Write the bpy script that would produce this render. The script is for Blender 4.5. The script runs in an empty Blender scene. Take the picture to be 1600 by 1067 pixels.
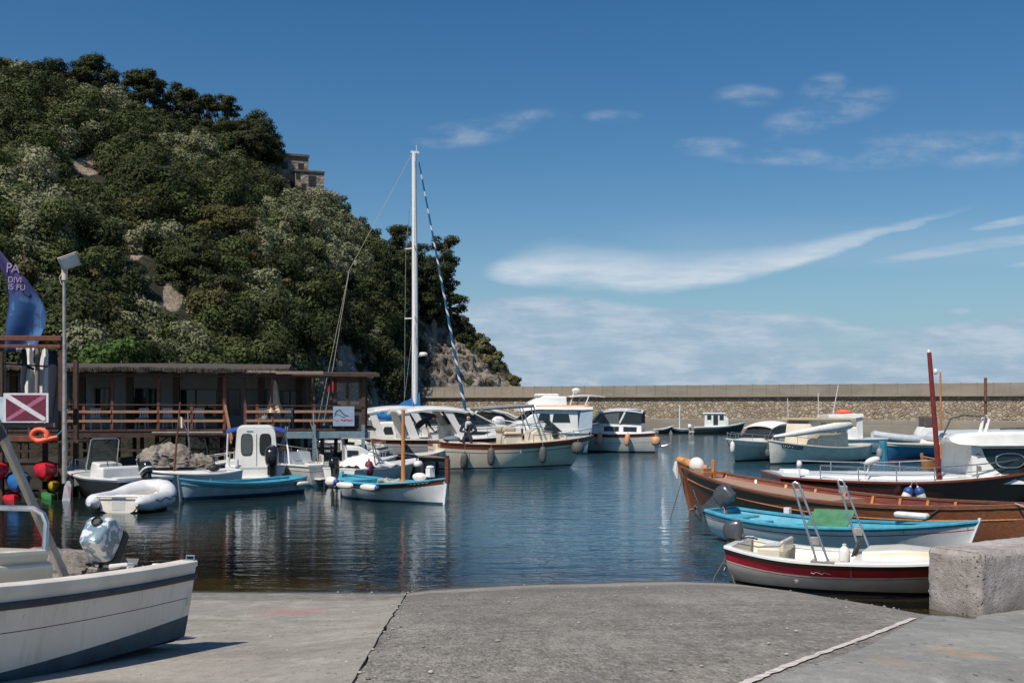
import bpy, bmesh, math, random
import numpy as np
from mathutils import Vector, Matrix, noise, Euler

random.seed(7)
F, H, YH = 1700.0, 3.3, 630.0
SC = bpy.context.scene
COL = SC.collection
rad = math.radians

def P(px, py, Y):
    return Vector(((px-800)/F*Y, Y, H-(py-YH)/F*Y))
def W(px, py, z=0.0):
    Y = F*(H-z)/(py-YH)
    return Vector(((px-800)/F*Y, Y, z))

# ------------------------------------------------------------------ node helper
class NB:
    """small expression builder for shader math"""
    def __init__(s, nt): s.nt = nt
    def n(s, t, **kw):
        x = s.nt.nodes.new(t)
        for k, v in kw.items(): setattr(x, k, v)
        return x
    def lk(s, a, b): s.nt.links.new(a, b)
    def m(s, op, *a):
        x = s.n('ShaderNodeMath', operation=op)
        for i, v in enumerate(a):
            if isinstance(v, (int, float)): x.inputs[i].default_value = v
            else: s.lk(v, x.inputs[i])
        return x.outputs[0]
    def ss(s, v, a, b):
        x = s.n('ShaderNodeMapRange', interpolation_type='SMOOTHSTEP')
        s.lk(v, x.inputs[0]); x.inputs[1].default_value = a; x.inputs[2].default_value = b
        return x.outputs[0]
    def mix(s, f, a, b):
        x = s.n('ShaderNodeMix', data_type='RGBA')
        for sock, v in ((x.inputs[0], f), (x.inputs[6], a), (x.inputs[7], b)):
            if isinstance(v, (int, float)): sock.default_value = v
            elif isinstance(v, (tuple, list)): sock.default_value = (*v[:3], 1)
            else: s.lk(v, sock)
        return x.outputs[2]
    def noise(s, vec, scale, detail=4, rough=.55, dist=0.0):
        x = s.n('ShaderNodeTexNoise'); x.inputs['Scale'].default_value = scale
        x.inputs['Detail'].default_value = detail; x.inputs['Roughness'].default_value = rough
        x.inputs['Distortion'].default_value = dist
        if vec is not None: s.lk(vec, x.inputs['Vector'])
        return x.outputs[0]
    def vmap(s, vec, scale=(1,1,1), loc=(0,0,0), rot=(0,0,0)):
        x = s.n('ShaderNodeMapping'); s.lk(vec, x.inputs[0])
        x.inputs['Scale'].default_value = scale; x.inputs['Location'].default_value = loc; x.inputs['Rotation'].default_value = rot
        return x.outputs[0]
    def bump(s, h, strength=.3, dist=.02):
        x = s.n('ShaderNodeBump'); s.lk(h, x.inputs['Height'])
        x.inputs['Strength'].default_value = strength; x.inputs['Distance'].default_value = dist
        return x.outputs[0]

def newmat(name):
    m = bpy.data.materials.new(name); m.use_nodes = True
    nt = m.node_tree; nt.nodes.clear()
    b = NB(nt)
    out = b.n('ShaderNodeOutputMaterial')
    bs = b.n('ShaderNodeBsdfPrincipled'); b.lk(bs.outputs[0], out.inputs[0])
    tc = b.n('ShaderNodeTexCoord')
    return m, b, bs, tc.outputs['Object'], out

MATS = {}
def mat(name, col, rough=.5, var=.18, scale=3.0, bump=0.0, bscale=30.0, metal=0.0, coat=0.0, grain=None, dirt=0.0, dirtcol=(.12,.1,.08)):
    if name in MATS: return MATS[name]
    m, b, bs, oc, out = newmat(name)
    vec = b.vmap(oc, grain) if grain else oc
    n1 = b.noise(vec, scale, 5, .6)
    lo = tuple(c*(1-var) for c in col); hi = tuple(min(1, c*(1+var)) for c in col)
    c = b.mix(b.ss(n1, .3, .7), lo, hi)
    if dirt:
        n2 = b.noise(b.vmap(oc, (1.3, 1.3, .5)), 2.2, 6, .7)
        c = b.mix(b.m('MULTIPLY', b.ss(n2, .5, .8), dirt), c, dirtcol)
    b.lk(c, bs.inputs['Base Color'])
    r = b.m('ADD', b.m('MULTIPLY', n1, .2), max(.02, rough-.1)); b.lk(r, bs.inputs['Roughness'])
    bs.inputs['Metallic'].default_value = metal
    if coat: bs.inputs['Coat Weight'].default_value = coat; bs.inputs['Coat Roughness'].default_value = .12
    if bump:
        b.lk(b.bump(b.noise(vec, bscale, 4, .6), bump, .01), bs.inputs['Normal'])
    MATS[name] = m
    return m

# ------------------------------------------------------------------ mesh builder
class MB:
    def __init__(s): s.v = []; s.f = []; s.mi = []
    def add(s, vs, fs, mi=0):
        o = len(s.v); s.v.extend([tuple(x) for x in vs])
        for k, f in enumerate(fs):
            s.f.append(tuple(o+i for i in f)); s.mi.append(mi if isinstance(mi, int) else mi[k])
        return s
    def box(s, c, d, rot=None, mi=0):
        hx, hy, hz = d[0]/2, d[1]/2, d[2]/2
        vs = [Vector((x, y, z)) for x in (-hx, hx) for y in (-hy, hy) for z in (-hz, hz)]
        if rot is not None:
            R = rot if isinstance(rot, Matrix) else Euler(rot).to_matrix()
            vs = [R @ v for v in vs]
        c = Vector(c)
        return s.add([v+c for v in vs], [(0,1,3,2),(4,6,7,5),(0,4,5,1),(2,3,7,6),(0,2,6,4),(1,5,7,3)], mi)
    def bar(s, a, b, w, h, mi=0, up=(0,0,1)):
        a = Vector(a); b = Vector(b); d = b-a; L = d.length; x = d.normalized()
        y = Vector(up).cross(x)
        if y.length < 1e-4: y = Vector((0,1,0)).cross(x)
        y.normalize(); z = x.cross(y)
        R = Matrix((x, y, z)).transposed()
        return s.box((a+b)/2, (L, w, h), R, mi)
    def loft(s, rings, closed=True, cap0=True, cap1=True, mi=0):
        n = len(rings[0]); vs = [p for r in rings for p in r]; fs = []
        for i in range(len(rings)-1):
            for j in range(n if closed else n-1):
                k = (j+1) % n
                fs.append((i*n+j, i*n+k, (i+1)*n+k, (i+1)*n+j))
        if closed and cap0: fs.append(tuple(reversed(range(n))))
        if closed and cap1: fs.append(tuple((len(rings)-1)*n+j for j in range(n)))
        return s.add(vs, fs, mi)
    def grid(s, rows, mi=0): return s.loft(rows, closed=False, mi=mi)
    def tube(s, pts, r, n=8, mi=0, cap=True):
        pts = [Vector(p) for p in pts]
        rs = r if isinstance(r, (list, tuple)) else [r]*len(pts)
        rings = []; prev = None
        for i, p in enumerate(pts):
            d = (pts[min(i+1, len(pts)-1)]-pts[max(i-1, 0)]).normalized()
            if prev is None:
                a = d.orthogonal().normalized()
            else:
                a = (prev-d*prev.dot(d))
                a = a.normalized() if a.length > 1e-5 else d.orthogonal().normalized()
            prev = a; b = d.cross(a)
            rings.append([p+(a*math.cos(2*math.pi*k/n)+b*math.sin(2*math.pi*k/n))*rs[i] for k in range(n)])
        return s.loft(rings, True, cap, cap, mi)
    def prism(s, poly, off, mi=0):
        """poly: 3d points in order; extruded by vector off"""
        off = Vector(off); n = len(poly); a = [Vector(p) for p in poly]; vs = a+[p+off for p in a]
        fs = [tuple(reversed(range(n))), tuple(n+i for i in range(n))]+[(i, (i+1) % n, n+(i+1) % n, n+i) for i in range(n)]
        return s.add(vs, fs, mi)
    def ell(s, c, r, nu=14, nv=8, R=None, mi=0, pw=1.0):
        c = Vector(c); rings = []
        for j in range(nv+1):
            th = math.pi*j/nv; ring = []
            for i in range(nu):
                ph = 2*math.pi*i/nu
                p = Vector((math.sin(th)*math.cos(ph), math.sin(th)*math.sin(ph), -math.cos(th)))
                if pw != 1: p = Vector([math.copysign(abs(q)**pw, q) for q in p])
                p = Vector((p.x*r[0], p.y*r[1], p.z*r[2]))
                if R is not None: p = R @ p
                ring.append(c+p)
            rings.append(ring)
        return s.loft(rings, True, False, False, mi)
    def lathe(s, prof, c=(0,0,0), n=16, mi=0, R=None):
        c = Vector(c); rings = []
        for r, z in prof:
            ring = []
            for i in range(n):
                p = Vector((r*math.cos(2*math.pi*i/n), r*math.sin(2*math.pi*i/n), z))
                if R is not None: p = R @ p
                ring.append(c+p)
            rings.append(ring)
        return s.loft(rings, True, True, True, mi)
    def build(s, name, mats, parent=None, smooth=40, bevel=0, label=None):
        me = bpy.data.meshes.new(name)
        me.from_pydata(s.v, [], s.f)
        if not isinstance(mats, (list, tuple)): mats = [mats]
        for m in mats: me.materials.append(m)
        me.polygons.foreach_set('material_index', s.mi)
        bm = bmesh.new(); bm.from_mesh(me)
        bmesh.ops.remove_doubles(bm, verts=bm.verts, dist=1e-5)
        bmesh.ops.recalc_face_normals(bm, faces=bm.faces)
        bm.to_mesh(me); bm.free()
        if smooth:
            me.polygons.foreach_set('use_smooth', [True]*len(me.polygons))
            me.set_sharp_from_angle(angle=rad(smooth))
        o = bpy.data.objects.new(name, me); COL.objects.link(o)
        if parent is not None: o.parent = parent
        if bevel:
            md = o.modifiers.new('bevel', 'BEVEL'); md.width = bevel; md.segments = 2; md.limit_method = 'ANGLE'
        if label: o['label'] = label
        return o

def tag(o, label=None, cat=None, group=None, kind=None):
    if label: o['label'] = label
    if cat: o['category'] = cat
    if group: o['group'] = group
    if kind: o['kind'] = kind
    return o
def empty(name, loc=(0,0,0), rot=(0,0,0)):
    o = bpy.data.objects.new(name, None); COL.objects.link(o)
    o.location = loc; o.rotation_euler = rot; o.empty_display_size = .3
    return o
def thing(name, label, cat, loc=(0,0,0), rot=(0,0,0), group=None):
    return tag(empty(name, loc, rot), label, cat, group)
def copy_tree(o, parent=None):
    c = o.copy(); COL.objects.link(c)
    if parent is not None: c.parent = parent
    for ch in list(o.children): copy_tree(ch, c)
    return c
def frac(t): return max(0.0, min(1.0, t))
def smst(a, b, x):
    t = frac((x-a)/(b-a)); return t*t*(3-2*t)

def textmesh(txt, size, name, m, parent, M, extrude=.004):
    cu = bpy.data.curves.new(name, 'FONT'); cu.body = txt; cu.size = size; cu.extrude = extrude
    cu.align_x = 'CENTER'
    t = bpy.data.objects.new(name, cu); COL.objects.link(t)
    dg = bpy.context.evaluated_depsgraph_get()
    me = bpy.data.meshes.new_from_object(t.evaluated_get(dg))
    bpy.data.objects.remove(t); bpy.data.curves.remove(cu)
    me.materials.clear(); me.materials.append(m)
    o = bpy.data.objects.new(name, me); COL.objects.link(o)
    o.parent = parent; o.matrix_local = M
    return o

# ------------------------------------------------------------------ materials
M_white = mat('white_gelcoat', (.72,.72,.70), .3, .06, 2, coat=.3, dirt=.12, dirtcol=(.4,.36,.3))
M_white2 = mat('white_paint', (.74,.74,.73), .45, .07, 3, dirt=.15, dirtcol=(.4,.37,.32))
M_cream = mat('cream_gelcoat', (.66,.60,.48), .3, .06, 2, coat=.3, dirt=.12, dirtcol=(.35,.3,.22))
M_grey = mat('grey_gelcoat', (.56,.56,.54), .35, .08, 2, coat=.2, dirt=.15)
M_offw = mat('weathered_white', (.74,.69,.61), .5, .12, 2.2, dirt=.35, dirtcol=(.33,.29,.24), bump=.05)
m, b, bs, oc, out = newmat('old_hull_white'); M_oldhull = m
n1 = b.noise(oc, 1.6, 6, .65); n2 = b.noise(b.vmap(oc, (7, 7, .7)), 1.0, 6, .7); n3 = b.noise(oc, 26, 4, .65)
c = b.mix(b.ss(n1, .35, .65), (.80, .72, .62), (.87, .79, .69))
c = b.mix(b.m('MULTIPLY', b.ss(n2, .50, .72), .42), c, (.46, .37, .28))
c = b.mix(b.m('MULTIPLY', b.ss(n3, .64, .72), .45), c, (.30, .24, .19))
b.lk(c, bs.inputs['Base Color']); bs.inputs['Roughness'].default_value = .5; b.lk(b.bump(n3, .06, .01), bs.inputs['Normal'])
M_navy = mat('navy_antifoul', (.028,.07,.095), .6, .4, 4, dirt=.5, dirtcol=(.12,.15,.16))
M_blue = mat('boat_blue', (.03,.17,.30), .4, .15, 3, dirt=.25)
M_turq = mat('turquoise_paint', (.07,.34,.46), .5, .18, 4, dirt=.35, dirtcol=(.14,.3,.36))
M_paleblue = mat('pale_blue_paint', (.42,.52,.57), .5, .15, 3, dirt=.3, dirtcol=(.2,.22,.22))
M_red = mat('red_stripe', (.48,.013,.04), .35, .15, 3, coat=.3)
M_anti = mat('dark_antifoul', (.015,.02,.022), .7, .3, 4)
M_antiblue = mat('blue_antifoul', (.02,.07,.13), .6, .3, 4)
M_rub = mat('black_rubber', (.02,.02,.02), .6, .3, 8)
M_rubgrey = mat('weathered_rubber', (.055,.058,.065), .7, .35, 8, bump=.2)
M_mahog = mat('varnished_mahogany', (.17,.04,.018), .3, .3, 5, coat=.5, grain=(.4,4,9))
M_mahog_d = mat('dark_mahogany', (.085,.018,.011), .3, .3, 5, coat=.35, grain=(.3,4,9))
M_teakhull = mat('varnished_hull_wood', (.165,.058,.024), .35, .3, 5, coat=.3, grain=(.35,5,9))
M_wood = mat('golden_wood', (.48,.20,.065), .4, .22, 6, coat=.2, grain=(3,3,.5))
M_deckwood = mat('dusty_deck_wood', (.36,.235,.16), .65, .15, 5, grain=(.6,9,5))
M_rail = mat('rail_wood', (.31,.17,.095), .6, .25, 5, grain=(.5,6,6))
M_dkwood = mat('dark_timber', (.055,.028,.018), .7, .35, 5, bump=.2)
M_redwood = mat('red_brown_timber', (.13,.042,.025), .6, .3, 5)
M_oldwood = mat('grey_timber', (.19,.155,.125), .8, .25, 6, bump=.25, grain=(.6,6,6))
M_chrome = mat('stainless_steel', (.62,.61,.60), .36, .08, 6, metal=1)
M_alu = mat('mast_aluminium', (.72,.72,.72), .4, .06, 6)
M_black = mat('black_cowl', (.012,.012,.014), .25, .2, 4, coat=.4)
M_greycowl = mat('graphite_cowl', (.06,.065,.075), .3, .15, 4, coat=.4)
M_fend = mat('grey_fender', (.085,.09,.09), .7, .15, 6, bump=.15)
M_fendo = mat('peach_fender', (.62,.30,.17), .6, .15, 6, dirt=.25)
M_fendw = mat('white_fender', (.70,.68,.64), .55, .1, 6, dirt=.3, dirtcol=(.4,.36,.3))
M_fendb = mat('blue_fender_cap', (.02,.06,.22), .5, .15, 6)
M_rope = mat('rope', (.42,.37,.30), .9, .2, 30)
M_dkrope = mat('dark_rope', (.07,.075,.075), .9, .3, 30)
M_canvas = mat('white_canvas', (.72,.70,.67), .85, .08, 3, bump=.15, bscale=12)
M_bluecanvas = mat('blue_canvas', (.015,.06,.30), .8, .15, 4, bump=.15, bscale=12)
M_sailblue = mat('sail_cover_blue', (.01,.16,.42), .75, .2, 4, bump=.2, bscale=10)
M_seat = mat('beige_cushion', (.45,.38,.29), .7, .1, 4)
M_seatgrey = mat('grey_cushion', (.17,.15,.14), .7, .1, 4)
M_orange = mat('orange_plastic', (.80,.13,.06), .5, .12, 5, dirt=.15)
M_green = mat('green_paint', (.055,.19,.095), .6, .2, 4, dirt=.3)
M_skin = mat('skin', (.48,.26,.17), .55, .08, 8)
M_hair = mat('dark_hair', (.02,.014,.01), .6, .3, 20)
M_navycloth = mat('navy_cloth', (.012,.016,.032), .9, .2, 12, bump=.2)
M_denim = mat('denim', (.13,.18,.24), .9, .2, 14, bump=.2)
M_scarf = mat('pale_scarf', (.42,.47,.55), .9, .2, 20)
M_maroon = mat('maroon_vinyl', (.13,.012,.04), .6, .2, 6)
M_signwhite = mat('sign_white', (.62,.62,.66), .6, .1, 4)
M_signpink = mat('sign_faded_pink', (.36,.11,.20), .6, .2, 5)
M_thatch = mat('reed_thatch', (.065,.052,.043), .95, .4, 9, bump=.6, bscale=40, grain=(1.2,6,6))
M_darkwall = mat('dark_panel', (.05,.045,.045), .8, .3, 3)
M_greywall = mat('pale_grey_panel', (.36,.36,.37), .8, .12, 2, dirt=.2)
M_steelblue = mat('blue_grey_steel', (.14,.21,.25), .6, .15, 4, dirt=.3)
M_plastic = mat('white_plastic', (.68,.68,.68), .45, .06, 5)
M_kred = mat('red_kayak_plastic', (.55,.015,.03), .4, .15, 4)
M_kblue = mat('blue_kayak_plastic', (.02,.15,.42), .4, .15, 4)
M_kyel = mat('yellow_kayak_plastic', (.62,.36,.02), .4, .15, 4)
M_kgreen = mat('green_kayak_plastic', (.05,.2,.06), .4, .15, 4)
M_tin = mat('galvanised_steel', (.36,.34,.32), .5, .2, 5, metal=.4, dirt=.3)
M_lamp = mat('lamp_housing', (.55,.47,.40), .5, .12, 5, dirt=.3)
M_trunk = mat('pine_bark', (.10,.07,.05), .9, .3, 5, bump=.5)
M_inlet = mat('dark_inlet', (.01,.01,.01), .8, .2, 4)
M_redcloth = mat('red_cloth', (.40,.03,.02), .9, .2, 8)

def glass(name, tint, alpha, rough=.05):
    m, b, bs, oc, out = newmat(name)
    n = b.noise(oc, 3, 3, .5)
    b.lk(b.mix(n, tuple(c*.8 for c in tint), tint), bs.inputs['Base Color'])
    bs.inputs['Roughness'].default_value = rough
    bs.inputs['Specular IOR Level'].default_value = .6
    tr = b.n('ShaderNodeBsdfTransparent'); tr.inputs[0].default_value = (.75,.8,.8,1)
    mx = b.n('ShaderNodeMixShader'); mx.inputs[0].default_value = alpha
    b.lk(tr.outputs[0], mx.inputs[1]); b.lk(bs.outputs[0], mx.inputs[2]); b.lk(mx.outputs[0], out.inputs[0])
    return m
M_glass = glass('tinted_glass', (.02,.028,.03), .9)
M_clear = glass('clear_screen', (.10,.13,.14), .2)
M_smoke = glass('smoked_screen', (.03,.04,.045), .72)
M_cloudyglass = glass('dusty_window_glass', (.16,.18,.19), .55, .15)
# ================================================================== CAMERA, LIGHT, SKY
cam = bpy.data.cameras.new('camera'); co = bpy.data.objects.new('camera', cam); COL.objects.link(co)
co.location = (0, 0, H); co.rotation_euler = (rad(90), 0, 0)
cam.lens = F/1600*36; cam.sensor_width = 36; cam.shift_y = (YH-533.5)/1600
cam.clip_end = 20000; cam.clip_start = .1
SC.camera = co
SUN = Vector((-.27, -.42, .68)).normalized()
sl = bpy.data.lights.new('sun', 'SUN'); so = bpy.data.objects.new('sun', sl); COL.objects.link(so)
sl.energy = 5.0; sl.angle = rad(.5); sl.color = (1, .925, .81)
so.rotation_euler = (-SUN).to_track_quat('-Z', 'Y').to_euler()
SC.view_settings.view_transform = 'Standard'; SC.view_settings.look = 'None'
SC.view_settings.exposure = 0.0; SC.view_settings.gamma = 1
SC.cycles.max_bounces = 8; SC.cycles.transparent_max_bounces = 16
SC.cycles.caustics_reflective = False; SC.cycles.caustics_refractive = False

wd = bpy.data.worlds.new('World'); SC.world = wd; wd.use_nodes = True
nt = wd.node_tree; nt.nodes.clear(); b = NB(nt)
wo = b.n('ShaderNodeOutputWorld'); bg = b.n('ShaderNodeBackground'); b.lk(bg.outputs[0], wo.inputs[0])
bg.inputs[1].default_value = .10
sky = b.n('ShaderNodeTexSky', sky_type='NISHITA'); sky.sun_disc = False
sky.sun_elevation = math.asin(SUN.z); sky.sun_rotation = math.atan2(SUN.x, SUN.y)
sky.altitude = 0; sky.air_density = 1.0; sky.dust_density = .35; sky.ozone_density = 2.2
tc = b.n('ShaderNodeTexCoord'); sep = b.n('ShaderNodeSeparateXYZ'); b.lk(tc.outputs['Generated'], sep.inputs[0])
dx, dy, dz = sep.outputs
ay = b.m('MAXIMUM', b.m('ABSOLUTE', dy), .02)
u = b.m('DIVIDE', dx, ay); v = b.m('DIVIDE', dz, ay)          # tangent plane of the northern sky: direction only
U = lambda px: (px-800)/F
V = lambda py: (YH-py)/F
cv = b.n('ShaderNodeCombineXYZ'); b.lk(u, cv.inputs[0]); b.lk(v, cv.inputs[1])
uv = cv.outputs[0]
wob = b.m('MULTIPLY', b.m('SUBTRACT', b.noise(b.vmap(uv, (6, 22, 1)), 1.6, 6, .6), .5), .018)
fine = b.noise(b.vmap(uv, (9, 50, 1), rot=(0, 0, .12)), 1.5, 7, .65)
puff = b.noise(b.vmap(uv, (16, 34, 1), rot=(0, 0, .1)), 1.0, 7, .62)
def curve(pts, lo, hi):
    fc = b.n('ShaderNodeFloatCurve')
    mr = b.n('ShaderNodeMapRange'); b.lk(u, mr.inputs[0]); mr.inputs[1].default_value = U(lo); mr.inputs[2].default_value = U(hi)
    b.lk(mr.outputs[0], fc.inputs[1]); c = fc.mapping.curves[0]
    pts = [((x-lo)/(hi-lo), y) for x, y in pts]
    c.points[0].location = pts[0]; c.points[1].location = pts[-1]
    for p in pts[1:-1]: c.points.new(*p)
    fc.mapping.update(); return fc.outputs[0]
def win(x0, x1, f0, f1): return b.m('MULTIPLY', b.ss(u, U(x0), U(x0+f0)), b.m('SUBTRACT', 1, b.ss(u, U(x1-f1), U(x1))))
vv = b.m('ADD', v, wob)
# long lens-shaped cloud
YS = 700.0
cen = b.m('MULTIPLY', curve([(740, (630-428)/YS), (850, (630-418)/YS), (960, (630-424)/YS), (1060, (630-427)/YS), (1180, (630-412)/YS), (1300, (630-385)/YS), (1420, (630-352)/YS), (1600, (630-300)/YS)], 740, 1600), YS/F)
thk = b.m('MULTIPLY', curve([(740, .02), (790, .13), (860, .21), (960, .22), (1060, .17), (1180, .15), (1300, .09), (1400, .05), (1600, .03)], 740, 1600), 150/F)
d = b.m('DIVIDE', b.m('SUBTRACT', vv, cen), thk)
up = b.m('SUBTRACT', 1, b.ss(b.m('ADD', d, b.m('MULTIPLY', b.m('SUBTRACT', fine, .5), .9)), -.1, 1.5)); lowr = b.ss(b.m('ADD', d, b.m('MULTIPLY', b.m('SUBTRACT', puff, .5), .35)), -1.2, -.5)
lens = b.m('MULTIPLY', b.m('MULTIPLY', up, lowr), win(745, 1560, 50, 330))
lens = b.m('MULTIPLY', lens, b.m('ADD', b.m('MULTIPLY', b.ss(fine, .25, .7), .5), .42))
# veil above the lens cloud
veil = b.m('MULTIPLY', b.m('MULTIPLY', b.ss(v, V(430), V(395)), b.m('SUBTRACT', 1, b.ss(v, V(395), V(320)))), b.m('MULTIPLY', win(900, 1700, 200, 100), .10))
# low bank
edge = b.m('MULTIPLY', curve([(600, (630-475)/YS), (720, (630-468)/YS), (830, (630-458)/YS), (1000, (630-470)/YS), (1150, (630-482)/YS), (1290, (630-492)/YS), (1345, (630-505)/YS), (1420, (630-512)/YS), (1520, (630-500)/YS), (1650, (630-488)/YS)], 600, 1650), YS/F)
dd = b.m('SUBTRACT', b.m('ADD', vv, b.m('MULTIPLY', b.m('SUBTRACT', puff, .5), .006)), edge)
bank = b.m('SUBTRACT', 1, b.ss(dd, -.008, .001))
bank = b.m('MULTIPLY', bank, b.m('ADD', b.m('MULTIPLY', b.ss(fine, .3, .7), .45), .48))
gap = b.m('MULTIPLY', win(1180, 1440, 120, 120), b.m('MULTIPLY', b.ss(v, V(575), V(545)), b.m('SUBTRACT', 1, b.ss(v, V(530), V(505)))))
bank = b.m('MULTIPLY', bank, b.m('SUBTRACT', 1, b.m('MULTIPLY', gap, .65)))
# small cumulus tops at the horizon
cum = b.m('MULTIPLY', b.ss(puff, .52, .66), b.m('MULTIPLY', b.m('SUBTRACT', 1, b.ss(v, V(600), V(540))), .6))
def gauss(px, py, rx, ry, rot=0.0):
    cx, cy = U(px), V(py); c_, s_ = math.cos(rot), math.sin(rot)
    ex = b.m('SUBTRACT', u, cx); ey = b.m('SUBTRACT', v, cy)
    a = b.m('DIVIDE', b.m('ADD', b.m('MULTIPLY', ex, c_), b.m('MULTIPLY', ey, s_)), rx/F)
    e = b.m('DIVIDE', b.m('SUBTRACT', b.m('MULTIPLY', ey, c_), b.m('MULTIPLY', ex, s_)), ry/F)
    r2 = b.m('ADD', b.m('MULTIPLY', a, a), b.m('MULTIPLY', e, e))
    return b.m('SUBTRACT', 1, b.ss(r2, .1, 1.15))
wisp = None
for g in [(735, 208, 95, 24, .12), (820, 190, 75, 20, .1), (690, 215, 55, 20, 0), (958, 182, 50, 12, 0), (1168, 150, 60, 20, 0), (1285, 140, 45, 26, .35), (1330, 165, 80, 28, .25), (1235, 245, 130, 16, 0), (1110, 230, 70, 18, 0), (1420, 235, 170, 30, .1), (1540, 235, 110, 32, .1), (1250, 190, 70, 30, .3)]:
    k = gauss(*g); wisp = k if wisp is None else b.m('MAXIMUM', wisp, k)
wisp = b.m('MULTIPLY', b.m('MULTIPLY', wisp, b.ss(b.m('ADD', b.m('MULTIPLY', puff, .75), b.m('MULTIPLY', fine, .25)), .40, .70)), .42)
strk = None
for g, k in [((1500, 388, 150, 10, .16), .5), ((1590, 345, 80, 8, .18), .7), ((1600, 375, 110, 9, .14), .55), ((1610, 412, 40, 5, .1), .5), ((1500, 486, 22, 6, 0), .4)]:
    k = b.m('MULTIPLY', gauss(*g), k); strk = k if strk is None else b.m('MAXIMUM', strk, k)
strk = b.m('MULTIPLY', strk, b.m('ADD', .25, b.m('MULTIPLY', b.ss(fine, .3, .66), .75)))
north = b.ss(dy, 0.0, .1)
def layer(c, m, col): return b.mix(b.m('MULTIPLY', m, north), c, col)
hsv = b.n('ShaderNodeHueSaturation'); b.lk(sky.outputs[0], hsv.inputs['Color']); hsv.inputs['Saturation'].default_value = 1.36; hsv.inputs['Value'].default_value = .84
c = hsv.outputs[0]
c = b.mix(b.m('MULTIPLY', b.m('MULTIPLY', b.m('SUBTRACT', 1, b.ss(dz, .0, .16)), .75), b.ss(dz, -.02, .01)), c, (1.75, 3.75, 5.6))
c = layer(c, bank, b.mix(b.ss(b.m('ADD', b.m('MULTIPLY', puff, .5), b.m('MULTIPLY', fine, .5)), .38, .62), (3.3, 4.4, 5.9), (5.0, 5.9, 7.0)))
c = layer(c, cum, (5.4, 6.0, 6.8))
c = layer(c, veil, (6, 6.7, 7.5))
c = layer(c, lens, (6.3, 7.0, 7.8))
c = layer(c, wisp, (5.0, 5.6, 6.4))
c = layer(c, strk, (5.6, 6.3, 7.2))
b.lk(c, bg.inputs[0])

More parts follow.
